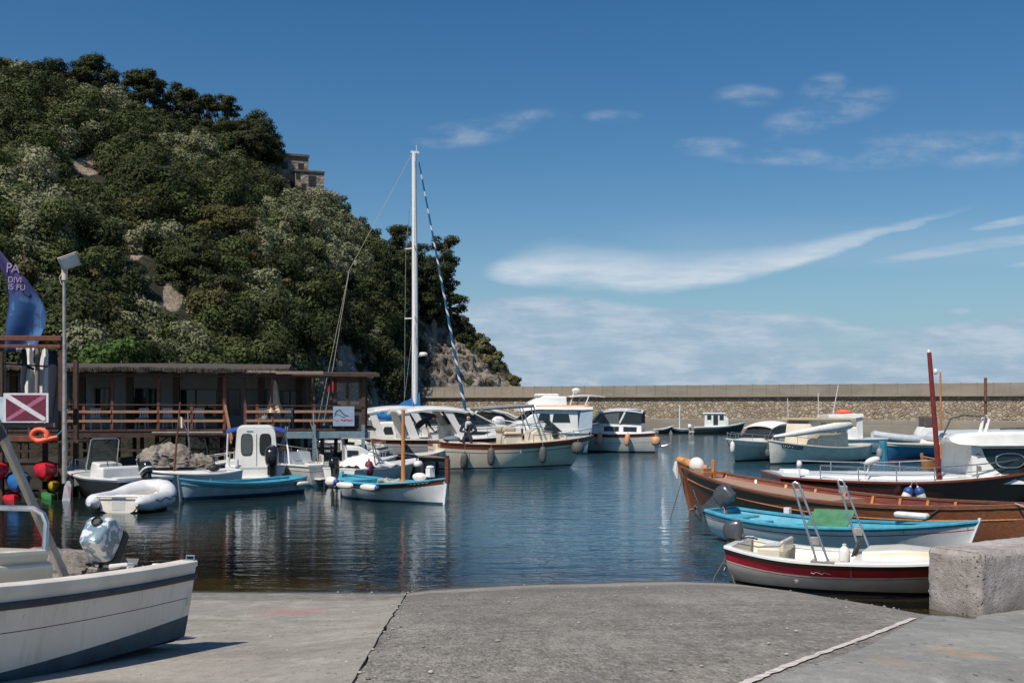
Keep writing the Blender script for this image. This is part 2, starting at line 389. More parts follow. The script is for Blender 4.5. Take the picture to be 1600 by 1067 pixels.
# ================================================================== RAMP
YCX = [-40, -9, -1.9, -1.3, 0, 3, 3.9, 5, 6.3, 7.2, 8.2, 30]
YCY = [19.3, 19.2, 19.05, 19.5, 19.9, 20.35, 20.2, 19.1, 17.15, 16.85, 17.3, 28]
def ramp_z(x, y):
    yc = float(np.interp(x, YCX, YCY))
    z = .128*(yc-y)
    return min(z, 1.85)+.012*noise.noise(Vector((x*.7, y*.7, 0)))
def R(px, py, dz=0.0):
    lo, hi = 3.0, 60.0
    for _ in range(60):
        m = (lo+hi)/2; p = P(px, py, m)
        if p.z > ramp_z(p.x, p.y)+dz: lo = m
        else: hi = m
    p = P(px, py, lo); return Vector((p.x, p.y, ramp_z(p.x, p.y)+dz))
def concrete(name, c0, c1, pebble, stain=None, wet=True):
    m, b, bs, oc0, out = newmat(name)
    oc = b.vmap(oc0, (1, .42, 1))
    n1 = b.noise(oc, .55, 6, .65); n2 = b.noise(oc, 5, 6, .7); n3 = b.noise(oc, 45, 3, .6)
    streak = b.noise(b.vmap(oc, (.35, 2.6, 1)), 1.2, 6, .65)
    c = b.mix(b.ss(n1, .33, .67), c0, c1)
    n5 = b.noise(b.vmap(oc, (1, 1.8, 1), loc=(1, 7, 0)), 1.9, 7, .72)
    c = b.mix(b.m('MULTIPLY', b.ss(n5, .42, .62), .45), c, tuple(q*.66 for q in c0))
    c = b.mix(b.m('MULTIPLY', b.ss(b.noise(b.vmap(oc, (1, 1.6, 1), loc=(8, 2, 0)), 3.1, 7, .75), .5, .66), .5), c, tuple(min(.55, q*1.5) for q in c1))
    c = b.mix(b.m('MULTIPLY', b.ss(streak, .48, .7), .5), c, tuple(q*.62 for q in c0))
    c = b.mix(b.m('MULTIPLY', b.ss(b.noise(b.vmap(oc, (.3, .8, 1), loc=(3, 9, 0)), 1.1, 5, .6), .52, .68), .35), c, tuple(min(.5, q*1.45) for q in c1))
    c = b.mix(b.m('MULTIPLY', b.ss(n2, .5, .72), .4), c, tuple(q*.7 for q in c0))
    n6 = b.noise(b.vmap(oc, loc=(2, 5, 1)), 15, 5, .72)
    c = b.mix(b.m('MULTIPLY', b.ss(n6, .50, .64), .6 if pebble else .22), c, tuple(q*.5 for q in c0))
    c = b.mix(b.m('MULTIPLY', b.m('SUBTRACT', 1, b.ss(n6, .34, .46)), .45 if pebble else .2), c, tuple(min(.6, q*1.45) for q in c1))
    vd = b.n('ShaderNodeTexVoronoi'); b.lk(oc, vd.inputs['Vector']); vd.inputs['Scale'].default_value = 11
    vdc = b.n('ShaderNodeSeparateColor'); b.lk(vd.outputs['Color'], vdc.inputs[0])
    c = b.mix(b.m('MULTIPLY', b.m('MULTIPLY', b.m('SUBTRACT', 1, b.ss(vd.outputs['Distance'], .10, .2)), b.ss(vdc.outputs[2], .6, .7)), .8), c, (.05, .046, .042))
    h = n3
    if pebble:
        vo = b.n('ShaderNodeTexVoronoi'); b.lk(oc, vo.inputs['Vector']); vo.inputs['Scale'].default_value = 34
        k = b.ss(vo.outputs['Distance'], .25, .6)
        rgb = b.n('ShaderNodeSeparateColor'); b.lk(vo.outputs['Color'], rgb.inputs[0])
        c = b.mix(b.m('MULTIPLY', k, .2), c, tuple(q*.42 for q in c0))
        c = b.mix(b.m('MULTIPLY', b.ss(b.noise(b.vmap(oc0, (1.1, .22, 1), loc=(5, 1, 0)), 1.3, 5, .65), .5, .68), .42), c, (.36, .335, .295))
        c = b.mix(b.m('MULTIPLY', b.ss(b.noise(b.vmap(oc0, (1.7, .12, 1), loc=(1, 6, 0)), 1.2, 4, .6), .56, .70), .4), c, (.11, .10, .09))
        c = b.mix(b.m('MULTIPLY', b.ss(rgb.outputs[0], .78, .95), .35), c, (.40, .37, .33))
        c = b.mix(b.m('MULTIPLY', b.ss(rgb.outputs[1], .82, .96), .5), c, (.07, .065, .06))
        c = b.mix(b.ss(b.noise(b.vmap(oc, loc=(7, 3, 0)), 9, 1, .5), .80, .83), c, (.6, .58, .54))
        h = b.m('ADD', b.m('MULTIPLY', k, -.8), b.m('ADD', n3, n2))
    else:
        c = b.mix(b.m('MULTIPLY', b.ss(n3, .56, .72), .55), c, tuple(q*.5 for q in c0))
        c = b.mix(b.m('MULTIPLY', b.ss(b.noise(b.vmap(oc, loc=(4, 4, 0)), 60, 3, .6), .58, .72), .4), c, tuple(min(.6, q*1.4) for q in c1))
        h = b.m('ADD', n3, n2)
    if stain:
        for (sx, sy, rx, ry, colr, amt) in stain:
            sp = b.n('ShaderNodeSeparateXYZ'); b.lk(oc0, sp.inputs[0])
            a = b.m('DIVIDE', b.m('SUBTRACT', sp.outputs[0], sx), rx); e = b.m('DIVIDE', b.m('SUBTRACT', sp.outputs[1], sy), ry)
            r2 = b.m('ADD', b.m('MULTIPLY', a, a), b.m('MULTIPLY', e, e))
            k = b.m('MULTIPLY', b.m('SUBTRACT', 1, b.ss(r2, .1, 1.2)), b.ss(n2, .3, .62))
            c = b.mix(b.m('MULTIPLY', k, amt), c, colr)
    rough = .9
    if wet:
        sp = b.n('ShaderNodeSeparateXYZ'); b.lk(oc0, sp.inputs[0])
        zz = b.m('ADD', sp.outputs[2], b.m('MULTIPLY', b.m('SUBTRACT', n2, .5), .10))
        w = b.m('SUBTRACT', 1, b.ss(zz, .05, .13))
        zm = b.m('ADD', sp.outputs[2], b.m('MULTIPLY', b.m('SUBTRACT', b.noise(oc, 2.2, 5, .7), .5), .16))
        if pebble:
            c = b.mix(b.m('MULTIPLY', b.m('SUBTRACT', 1, b.ss(zm, .16, .30)), .5), c, (.33, .31, .27))
            c = b.mix(b.m('MULTIPLY', b.m('MULTIPLY', b.ss(zm, .2, .3), b.m('SUBTRACT', 1, b.ss(zm, .34, .62))), .45), c, (.12, .105, .09))
        else:
            c = b.mix(b.m('MULTIPLY', b.m('SUBTRACT', 1, b.ss(zm, .34, .42)), b.m('ADD', .25, b.m('MULTIPLY', b.ss(n2, .42, .58), .4))), c, (.115, .105, .092))
        c = b.mix(b.m('MULTIPLY', w, .82), c, (.045, .042, .037))
        alg = b.m('SUBTRACT', 1, b.ss(zz, -.1, .02))
        algc = b.mix(b.ss(b.noise(oc, 1.8, 6, .7), .35, .65), (.105, .072, .024), (.030, .034, .014))
        c = b.mix(alg, c, algc)
        b.lk(b.m('SUBTRACT', .9, b.m('MULTIPLY', w, .5)), bs.inputs['Roughness'])
    else: bs.inputs['Roughness'].default_value = rough
    b.lk(c, bs.inputs['Base Color']); b.lk(b.bump(h, .6 if pebble else .3, .02), bs.inputs['Normal'])
    return m
pk = R(460, 955); og = R(1500, 1025)
M_ramp_s = concrete('smooth_ramp_concrete', (.27,.248,.214), (.325,.30,.26), False, [(pk.x, pk.y, .55, .75, (.40,.19,.18), .75)])
M_ramp_r = concrete('rough_ramp_concrete', (.20,.182,.158), (.275,.25,.218), True)
M_pave = concrete('pavement_concrete', (.225,.22,.205), (.285,.278,.26), False, [(og.x, og.y, .16, .5, (.46,.30,.14), .5), (og.x-.55, og.y-.4, .14, .4, (.42,.30,.17), .35)], wet=False)
def xj(y): return -.92+(y-6.4)*(-.90/12.65)+.010*noise.noise(Vector((0, y*1.7, 3)))+.010*noise.noise(Vector((0, y*7, 3)))
def xe(y): return float(np.interp(y, EY, EX))+.02*noise.noise(Vector((5, y*2, 3)))
ed = [R(1225, 1059), R(1360, 1014), R(1532, 963)]
EY = [2.0]+[p.y for p in ed]+[ed[2].y+6]; s0 = (ed[1].x-ed[0].x)/(ed[1].y-ed[0].y)
EX = [ed[0].x-s0*(ed[0].y-2)]+[p.x for p in ed]+[ed[2].x+9.6]
ys = list(np.arange(-3, 17.5, .35))+list(np.arange(17.5, 21.5, .12))+list(np.arange(21.5, 36, .5))
mb = MB()
mb.grid([[(x, y, ramp_z(x, y)) for x in [xj(y)-.006-.02*abs(noise.noise(Vector((y*11, 4, 1))))*(w == 0)-w for w in (40, 30, 22, 16, 12, 9, 7, 5.5, 4.5, 3.5, 2.5, 1.8, 1.2, .7, .3, .1, 0)]]+[(xj(y)-.012, y, ramp_z(xj(y), y)-.12)] for y in ys])
o = tag(mb.build('slipway_concrete', M_ramp_s), kind='structure')
mb = MB()
mb.grid([[(xj(y)+.016, y, ramp_z(xj(y), y)-.05)]+[(x, y, ramp_z(x, y)-.008) for x in [xj(y)+.006+.035*noise.noise(Vector((y*9, 1, 1)))*(w == 0)+w for w in [0, .15, .4]+[.7+.3*q for q in range(36)]+[12, 14, 20, 30]]] for y in ys])
tag(mb.build('slipway_road', M_ramp_r), kind='structure')
mb = MB()
mb.grid([[(xj(y)+w, y, ramp_z(xj(y), y)-.035) for w in (-.08, 0, .08)] for y in ys])
tag(mb.build('ground_joint', mat('joint_dirt', (.05,.043,.036), .95, .5, 14)), kind='structure')
mb = MB()
mb.grid([[(xe(y)+w, y, ramp_z(xe(y)+w, y)+(-.05 if q == 0 else .026)) for q, w in enumerate([-.01, 0, .1]+[.3*k for k in range(1, 40)])] for y in np.arange(2, 19, .2)])
tag(mb.build('pavement', M_pave), kind='structure')
# painted line
M_line = mat('worn_line_paint', (.58,.52,.49), .8, .25, 14, dirt=.65, dirtcol=(.30,.25,.22))
mb = MB(); rows = []
for i in range(141):
    t = i/140; a = R(1427+(1160-1427)*t, 965+(1067-965)*t+1.0*math.sin(t*7)); wv = .034+.022*noise.noise(Vector((t*24, 2, 0)))
    rows.append([(a.x-wv, a.y, ramp_z(a.x-wv, a.y)+.001), (a.x+wv, a.y, ramp_z(a.x+wv, a.y)+.001)])
mb.grid(rows); tag(mb.build('painted_road_line', M_line), kind='structure')

# loose grit
mb = MB(); rg = random.Random(21)
for i in range(420):
    y = 6.2+13*rg.random()**1.3; x = xj(y)+(rg.random()*9 if rg.random() < .7 else rg.gauss(0, .12))
    if rg.random() < .12: x = xj(y)-rg.random()*3
    if x > xe(y)-.05: continue
    r = rg.choice([.005, .007, .009, .013])*rg.uniform(.8, 1.3); mb.ell((x, y, ramp_z(x, y)+r*.2), (r*1.3, r, r*.7), 6, 4)
tag(mb.build('gravel', mat('grit', (.30,.275,.245), .95, .5, 9), smooth=0), kind='stuff')

# concrete wall end
mb = MB()
u_ = Vector((.85, .53, 0)).normalized(); n_ = Vector((-.53, .85, 0)).normalized()
C0 = Vector((7.19, 16.72, -.35)); LW, WW, HW = 9.0, .98, 1.35
bm = bmesh.new(); nu, nw, nh = 90, 12, 15
def rough(p):
    a = noise.noise(p*1.6)*.018+noise.noise(p*6)*.012+noise.noise(p*19)*.008
    return a
def edgef(s, e): return min(s, e)
vsd = {}
def wv_(i, j, k):
    key = (i, j, k)
    if key in vsd: return vsd[key]
    a, w, h = (i/nu)**1.7*LW, j/nw*WW, k/nh*HW
    p = C0+u_*a+n_*w+Vector((0, 0, h+.02*a*0))
    d = rough(p)
    # worn arrises
    ds = sorted([a, min(w, WW-w), HW-h])
    if ds[0] < .02 and ds[1] < .09:
        ch = (.045+.04*noise.noise(p*9))*(1-ds[1]/.09)
        p += u_*(ch if a < .05 else 0)+n_*(ch if w < .05 else (-ch if WW-w < .05 else 0))+Vector((0, 0, -ch if HW-h < .05 else 0))
    if i == 0: p -= u_*d
    if j == 0: p -= n_*d
    if j == nw: p += n_*d
    if k == nh: p.z += d
    vsd[key] = bm.verts.new(p); return vsd[key]
for i in range(nu):
    for k in range(nh):
        bm.faces.new([wv_(i, 0, k), wv_(i+1, 0, k), wv_(i+1, 0, k+1), wv_(i, 0, k+1)])
        bm.faces.new([wv_(i, nw, k), wv_(i, nw, k+1), wv_(i+1, nw, k+1), wv_(i+1, nw, k)])
    for j in range(nw):
        bm.faces.new([wv_(i, j, nh), wv_(i+1, j, nh), wv_(i+1, j+1, nh), wv_(i, j+1, nh)])
for j in range(nw):
    for k in range(nh):
        bm.faces.new([wv_(0, j, k), wv_(0, j, k+1), wv_(0, j+1, k+1), wv_(0, j+1, k)])
bmesh.ops.recalc_face_normals(bm, faces=bm.faces)
me = bpy.data.meshes.new('concrete_wall'); bm.to_mesh(me); bm.free()
me.polygons.foreach_set('use_smooth', [True]*len(me.polygons)); me.set_sharp_from_angle(angle=rad(50))
m, b, bs, oc, out = newmat('weathered_wall_concrete')
n1 = b.noise(oc, 1.3, 6, .7); n2 = b.noise(oc, 9, 6, .7); n3 = b.noise(oc, 40, 4, .65)
c = b.mix(b.ss(n1, .35, .65), (.30, .27, .25), (.47, .43, .42))
c = b.mix(b.m('MULTIPLY', b.ss(n2, .48, .68), .5), c, (.20, .18, .15))
c = b.mix(b.m('MULTIPLY', b.ss(b.noise(b.vmap(oc, (1, 1, .35)), 1.7, 6, .7), .5, .68), .5), c, (.21, .15, .09))
vo = b.n('ShaderNodeTexVoronoi'); b.lk(oc, vo.inputs['Vector']); vo.inputs['Scale'].default_value = 15
sx_ = b.n('ShaderNodeVectorMath', operation='DISTANCE'); b.lk(b.vmap(oc, (1, 1, 0)), sx_.inputs[0]); sx_.inputs[1].default_value = (7.19, 16.72, 0)
gate_ = b.m('ADD', .25, b.m('MULTIPLY', b.m('SUBTRACT', 1, b.ss(sx_.outputs['Value'], .05, .55)), .75))
sp_ = b.m('MULTIPLY', b.m('SUBTRACT', 1, b.ss(vo.outputs['Distance'], .14, .34)), b.m('MULTIPLY', gate_, b.ss(n2, .40, .56)))
zs_ = b.n('ShaderNodeSeparateXYZ'); b.lk(oc, zs_.inputs[0])
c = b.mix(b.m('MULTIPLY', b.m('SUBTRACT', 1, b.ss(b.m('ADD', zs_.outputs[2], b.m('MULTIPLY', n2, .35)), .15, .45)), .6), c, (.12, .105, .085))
c = b.mix(b.m('MULTIPLY', sp_, .9), c, (.035, .03, .028))
b.lk(c, bs.inputs['Base Color']); bs.inputs['Roughness'].default_value = .92
b.lk(b.bump(b.m('SUBTRACT', b.m('ADD', n2, b.m('MULTIPLY', n3, .7)), sp_), .8, .03), bs.inputs['Normal'])
me.materials.append(m)
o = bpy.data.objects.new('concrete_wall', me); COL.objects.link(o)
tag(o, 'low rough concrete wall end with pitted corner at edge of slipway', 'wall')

# ================================================================== WATER
mb = MB(); mb.grid([[(x, y, 0) for x in (-6000, -200, -60, 0, 60, 200, 6000)] for y in (12, 20, 40, 80, 200, 1000, 9000)])
m, b, bs, oc, out = newmat('harbour_water'); b.nt.nodes.remove(bs)
wv1 = b.noise(b.vmap(oc, (.42, 1.25, 1), rot=(0, 0, .18)), 1.35, 3, .5, .5)
wv2 = b.noise(b.vmap(oc, (.7, 1.6, 1), rot=(0, 0, -.25)), 4.2, 3, .55, .3)
calm = b.noise(b.vmap(oc, (.03, .06, 1)), 1, 3, .5)
sp = b.n('ShaderNodeSeparateXYZ'); b.lk(oc, sp.inputs[0])
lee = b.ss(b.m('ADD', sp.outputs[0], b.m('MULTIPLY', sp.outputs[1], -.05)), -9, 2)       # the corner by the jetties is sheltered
hh = b.m('ADD', b.m('MULTIPLY', wv1, 1.0), b.m('MULTIPLY', wv2, .27))
bp = b.n('ShaderNodeBump'); b.lk(hh, bp.inputs['Height']); bp.inputs['Distance'].default_value = .12
b.lk(b.m('MULTIPLY', b.m('ADD', b.m('MULTIPLY', lee, .24), .115), b.m('ADD', .6, calm)), bp.inputs['Strength'])
fr = b.n('ShaderNodeFresnel'); fr.inputs[0].default_value = 1.33; b.lk(bp.outputs[0], fr.inputs[1])
gl = b.n('ShaderNodeBsdfGlossy'); gl.inputs['Roughness'].default_value = .025; b.lk(bp.outputs[0], gl.inputs['Normal'])
gl.inputs['Color'].default_value = (.92, .95, 1, 1)
df = b.n('ShaderNodeBsdfDiffuse')
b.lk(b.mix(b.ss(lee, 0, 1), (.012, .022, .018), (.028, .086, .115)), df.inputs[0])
tr = b.n('ShaderNodeBsdfTransparent'); tr.inputs[0].default_value = (.74, .70, .50, 1)
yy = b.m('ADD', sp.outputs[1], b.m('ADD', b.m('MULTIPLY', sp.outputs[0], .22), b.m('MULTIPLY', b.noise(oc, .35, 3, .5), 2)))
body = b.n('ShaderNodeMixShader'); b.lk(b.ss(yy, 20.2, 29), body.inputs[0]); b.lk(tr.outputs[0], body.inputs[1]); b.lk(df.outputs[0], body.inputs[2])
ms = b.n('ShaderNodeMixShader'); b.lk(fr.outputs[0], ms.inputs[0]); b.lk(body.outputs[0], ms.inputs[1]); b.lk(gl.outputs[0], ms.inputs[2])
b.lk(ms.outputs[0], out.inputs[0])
tag(mb.build('water', m, smooth=0), kind='structure')
mb = MB(); mb.grid([[(x, y, -3) for x in (-300, 300)] for y in (10, 400)])
tag(mb.build('seabed', mat('seabed_mud', (.02,.022,.015), .9, .3, .5), smooth=0), kind='structure')

# ================================================================== HILL
HPX = [-700, -450, -250, 0, 100, 200, 300, 400, 440, 505, 560, 600, 640, 700, 750, 790, 812]
HCY = [60, 30, 45, 106, 126, 166, 204, 258, 270, 306, 356, 398, 444, 490, 538, 574, 600]
HYC = [120, 138, 145, 150, 155, 160, 168, 175, 176, 180, 186, 192, 200, 204, 200, 190, 178]
HYF = [48, 50, 51, 53, 55, 57, 62, 71, 78, 92, 108, 124, 158, 161, 163, 165, 167]
HEX = [.95, .95, .95, .95, .95, .93, .9, .88, .85, .82, .8, .8, .78, .75, .7, .65, .6]
ip = lambda a, x: float(np.interp(x, HPX, a))
def terr(px, t, disp=True):
    yc, yf = ip(HYC, px), ip(HYF, px)
    zc = H+(YH-ip(HCY, px))*yc/F
    if t <= 1:
        Y = yf+(yc-yf)*t; z = -1+(zc+1)*max(t, 0)**ip(HEX, px)
    else:
        Y = yc+(t-1)*110; z = zc-(t-1)**1.4*60
    p = Vector(((px-800)/F*Y, Y, z))
    if disp:
        k = smst(0, .08, t)
        am = 1.0+1.4*smst(520, 660, px)
        if px > 780: am *= .5
        q = p*.09
        r = noise.fractal(q, .9, 2.1, 5)*.9+(.5-abs(noise.noise(p*.22)))*.9+.35*noise.noise(p*.7)
        kk = k*(.55 if t > .93 else 1)
        if px > 360:
            s2 = Vector((p.x*.8+p.z*.5, p.y, p.z*.8-p.x*.5))
            r += smst(360, 480, px)*(1.25-.25*smst(560, 660, px))*(.9*(.45-abs(noise.noise(s2*Vector((.16, .2, .55)) if False else Vector((s2.x*.14, s2.y*.2, s2.z*.5)))))+.45*(.4-abs(noise.noise(p*.55)))+.22*noise.cell(p*.8))
        p = p+Vector((0, -1, .7))*(r*am*kk)
    return p
def proj(p): return (800+F*p.x/p.y, YH-F*(p.z-H)/p.y)
def line_y(px): return float(np.interp(px, [300, 380, 480, 600, 640, 650, 690, 730, 770, 813], [600, 556, 545, 535, 500, 478, 505, 545, 580, 606]))
BARE = [(140, 258, 26, 17), (212, 388, 13, 20), (270, 462, 17, 26), (425, 408, 30, 7), (300, 300, 8, 6), (480, 520, 20, 14), (110, 500, 40, 12), (200, 505, 30, 10), (525, 505, 24, 12)]
def rockiness(px, y):
    r = smst(-14, 16, y-line_y(px)) if px > 360 else smst(-6, 14, y-565)*.2
    if px < 470: r *= 1-smst(585, 605, y)  # behind the stilts rock takes the dark soil colour, standing in for shade
    if px > 640: r = max(r, .30)
    for (a, bb, c_, d_) in BARE:
        r = max(r, 1-smst(.5, 1.3, math.hypot((px-a)/c_, (y-bb)/d_)))
    return r
NPX, NT = 330, 150
pxs = np.concatenate([np.linspace(-700, 0, 60)[:-1], np.linspace(0, 560, 110)[:-1], np.linspace(560, 813.5, NPX-168)])
ts = np.concatenate([np.linspace(0, 1, NT-14), np.linspace(1.03, 1.7, 14)])
vs = []; rk = []
for px in pxs:
    for t in ts:
        p = terr(px, t); vs.append(p); q = proj(p); rk.append(rockiness(*q))
fs = []; n = len(ts)
for i in range(len(pxs)-1):
    for j in range(n-1): fs.append((i*n+j, (i+1)*n+j, (i+1)*n+j+1, i*n+j+1))
# close the seaward end
me = bpy.data.meshes.new('hillside_terrain')
base = len(vs); li = len(pxs)-1
vs.append(Vector((vs[li*n].x+.4, vs[li*n].y+4, -2)))
for j in range(n-1): fs.append((li*n+j, base, li*n+j+1))
me.from_pydata(vs, [], fs)
at = me.attributes.new('rock', 'FLOAT', 'POINT'); at.data.foreach_set('value', rk+[1.0])
tanv = []
for v in vs:
    q = proj(v); tanv.append(max(1-smst(.5, 1.5, math.hypot((q[0]-a)/c_, (q[1]-bb)/d_)) for a, bb, c_, d_ in BARE[:3]))
at = me.attributes.new('tan', 'FLOAT', 'POINT'); at.data.foreach_set('value', tanv)
me.polygons.foreach_set('use_smooth', [True]*len(me.polygons))
m, b, bs, oc, out = newmat('hill_rock_and_soil')
a = b.n('ShaderNodeAttribute', attribute_name='rock')
n1 = b.noise(oc, .16, 7, .68); n2 = b.noise(oc, .8, 7, .7, .6); n3 = b.noise(b.vmap(oc, (1, 1, 2.4), rot=(.5, .7, 0)), .55, 6, .7)
rockc = b.mix(b.ss(n1, .35, .62), (.42, .39, .345), (.31, .26, .21))
rockc = b.mix(b.m('MULTIPLY', b.ss(n3, .45, .68), .75), rockc, (.085, .07, .055))
rockc = b.mix(b.m('MULTIPLY', b.ss(n2, .52, .7), .6), rockc, (.50, .475, .44))
rockc = b.mix(b.m('MULTIPLY', b.ss(b.noise(oc, .33, 5, .7), .58, .72), .4), rockc, (.32, .22, .14))
ta = b.n('ShaderNodeAttribute', attribute_name='tan')
rockc = b.mix(b.m('MULTIPLY', ta.outputs['Fac'], .75), rockc, (.50, .38, .26))
soil = b.mix(b.ss(n2, .4, .65), (.022, .026, .012), (.06, .058, .03))
mk = b.ss(b.m('ADD', a.outputs['Fac'], b.m('MULTIPLY', b.m('SUBTRACT', n2, .5), .9)), .32, .55)
b.lk(b.mix(mk, soil, rockc), bs.inputs['Base Color']); bs.inputs['Roughness'].default_value = .95
b.lk(b.bump(b.m('ADD', b.m('MULTIPLY', n3, 1.5), n2), 1.0, .9), bs.inputs['Normal'])
me.materials.append(m)
o = bpy.data.objects.new('hillside_terrain', me); COL.objects.link(o); tag(o, kind='structure')

# ---------------------------------------------------------------- foliage
rng = np.random.default_rng(11)
def leaves(lumps, dens, size, up=.35, inner=.72):
    """lumps: n x 6 (centre, radii). returns quad corner array (4N,3)"""
    L = np.asarray(lumps, float)
    area = (L[:, 3]*L[:, 4]+L[:, 3]*L[:, 5]+L[:, 4]*L[:, 5])*4.2
    cnt = np.maximum(6, (area*dens).astype(int)); idx = np.repeat(np.arange(len(L)), cnt); N = len(idx)
    d = rng.normal(size=(N, 3)); d[:, 2] = d[:, 2]*.9+up*.6; d /= np.linalg.norm(d, axis=1)[:, None]
    r = inner+(1.12-inner)*rng.random(N)
    p = L[idx, :3]+d*L[idx, 3:]*r[:, None]
    nn = d*1.35+rng.normal(size=(N, 3))*.38+np.array([0, 0, .3]); nn /= np.linalg.norm(nn, axis=1)[:, None]
    t1 = np.cross(nn, rng.normal(size=(N, 3))); t1 /= np.linalg.norm(t1, axis=1)[:, None]; t2 = np.cross(nn, t1)
    s = size*(.55+.9*rng.random(N)); w = s*(.45+.3*rng.random(N))
    q = np.stack([p-t1*s[:, None], p-t2*w[:, None]+nn*(.15*s)[:, None], p+t1*s[:, None], p+t2*w[:, None]+nn*(.15*s)[:, None]], 1)
    return q.reshape(-1, 3), idx
def leafmesh(name, quads, tint, m, parent=None):
    N = len(quads)//4; me = bpy.data.meshes.new(name)
    me.vertices.add(4*N); me.vertices.foreach_set('co', quads.astype(np.float32).ravel())
    me.loops.add(4*N); me.loops.foreach_set('vertex_index', np.arange(4*N, dtype=np.int32))
    me.polygons.add(N); me.polygons.foreach_set('loop_start', np.arange(0, 4*N, 4, dtype=np.int32))
    me.update(calc_edges=True)
    at = me.attributes.new('tint', 'FLOAT_COLOR', 'FACE')
    t4 = np.ones((N, 4), np.float32); t4[:, :3] = tint; at.data.foreach_set('color', t4.ravel())
    me.materials.append(m)
    o = bpy.data.objects.new(name, me); COL.objects.link(o)
    if parent is not None: o.parent = parent
    return o
def leafmat(name):
    m, b, bs, oc, out = newmat(name)
    a = b.n('ShaderNodeAttribute', attribute_name='tint')
    nz = b.noise(oc, 1.1, 4, .6); hs = b.n('ShaderNodeHueSaturation'); b.lk(a.outputs['Color'], hs.inputs['Color'])
    b.lk(b.m('ADD', .55, b.m('MULTIPLY', nz, .9)), hs.inputs['Value'])
    b.lk(hs.outputs[0], bs.inputs['Base Color']); bs.inputs['Roughness'].default_value = .6
    bs.inputs['Specular IOR Level'].default_value = .1
    tl = b.n('ShaderNodeBsdfTranslucent'); b.lk(hs.outputs[0], tl.inputs[0])
    mx = b.n('ShaderNodeMixShader'); mx.inputs[0].default_value = .15
    b.lk(bs.outputs[0], mx.inputs[1]); b.lk(tl.outputs[0], mx.inputs[2]); b.lk(mx.outputs[0], out.inputs[0])
    return m
M_leaf = leafmat('foliage')
TINT = dict(silver=(.185,.190,.112), grey=(.125,.135,.075), dark=(.034,.045,.018), mid=(.062,.080,.028), green=(.060,.105,.028), yellow=(.105,.105,.03), brown=(.075,.070,.028), pine=(.042,.049,.019), dry=(.155,.13,.066))
TINT = {k: tuple(q*1.18 for q in v) for k, v in TINT.items()}
def bush_lumps(p, R_, n=None, flat=.85):
    n = n or random.randint(5, 8); out = [(p.x, p.y, p.z+R_*.35, R_*.75, R_*.75, R_*.6)]
    for _ in range(n):
        a = random.uniform(0, 6.283); r = R_*random.uniform(.25, .75); s = R_*random.uniform(.28, .52)
        out.append((p.x+r*math.cos(a), p.y+r*math.sin(a), p.z+R_*random.uniform(.3, 1.0)*flat, s, s, s*.85))
    return out
def at_px(px, y, lo=0.0, hi=1.0):
    """terrain point of a column that shows at height y"""
    best = None
    for i in range(121):
        t = lo+(hi-lo)*i/120; p = terr(px, t); e = abs(proj(p)[1]-y)
        if best is None or e < best[0]: best = (e, p)
    return best[1]
acc = {'scrub': ([], []), 'olive': ([], []), 'low': ([], [])}
def put(kind, lumps, dens, size, tint, jit=.25):
    q, idx = leaves(lumps, dens, size)
    N = len(idx); base = np.array(tint); lj = 1+jit*(rng.random(len(lumps))-.5)
    tt = base[None, :]*lj[idx][:, None]*(1+.28*(rng.random(N)-.5))[:, None]
    acc[kind][0].append(q); acc[kind][1].append(tt)
placed = 0
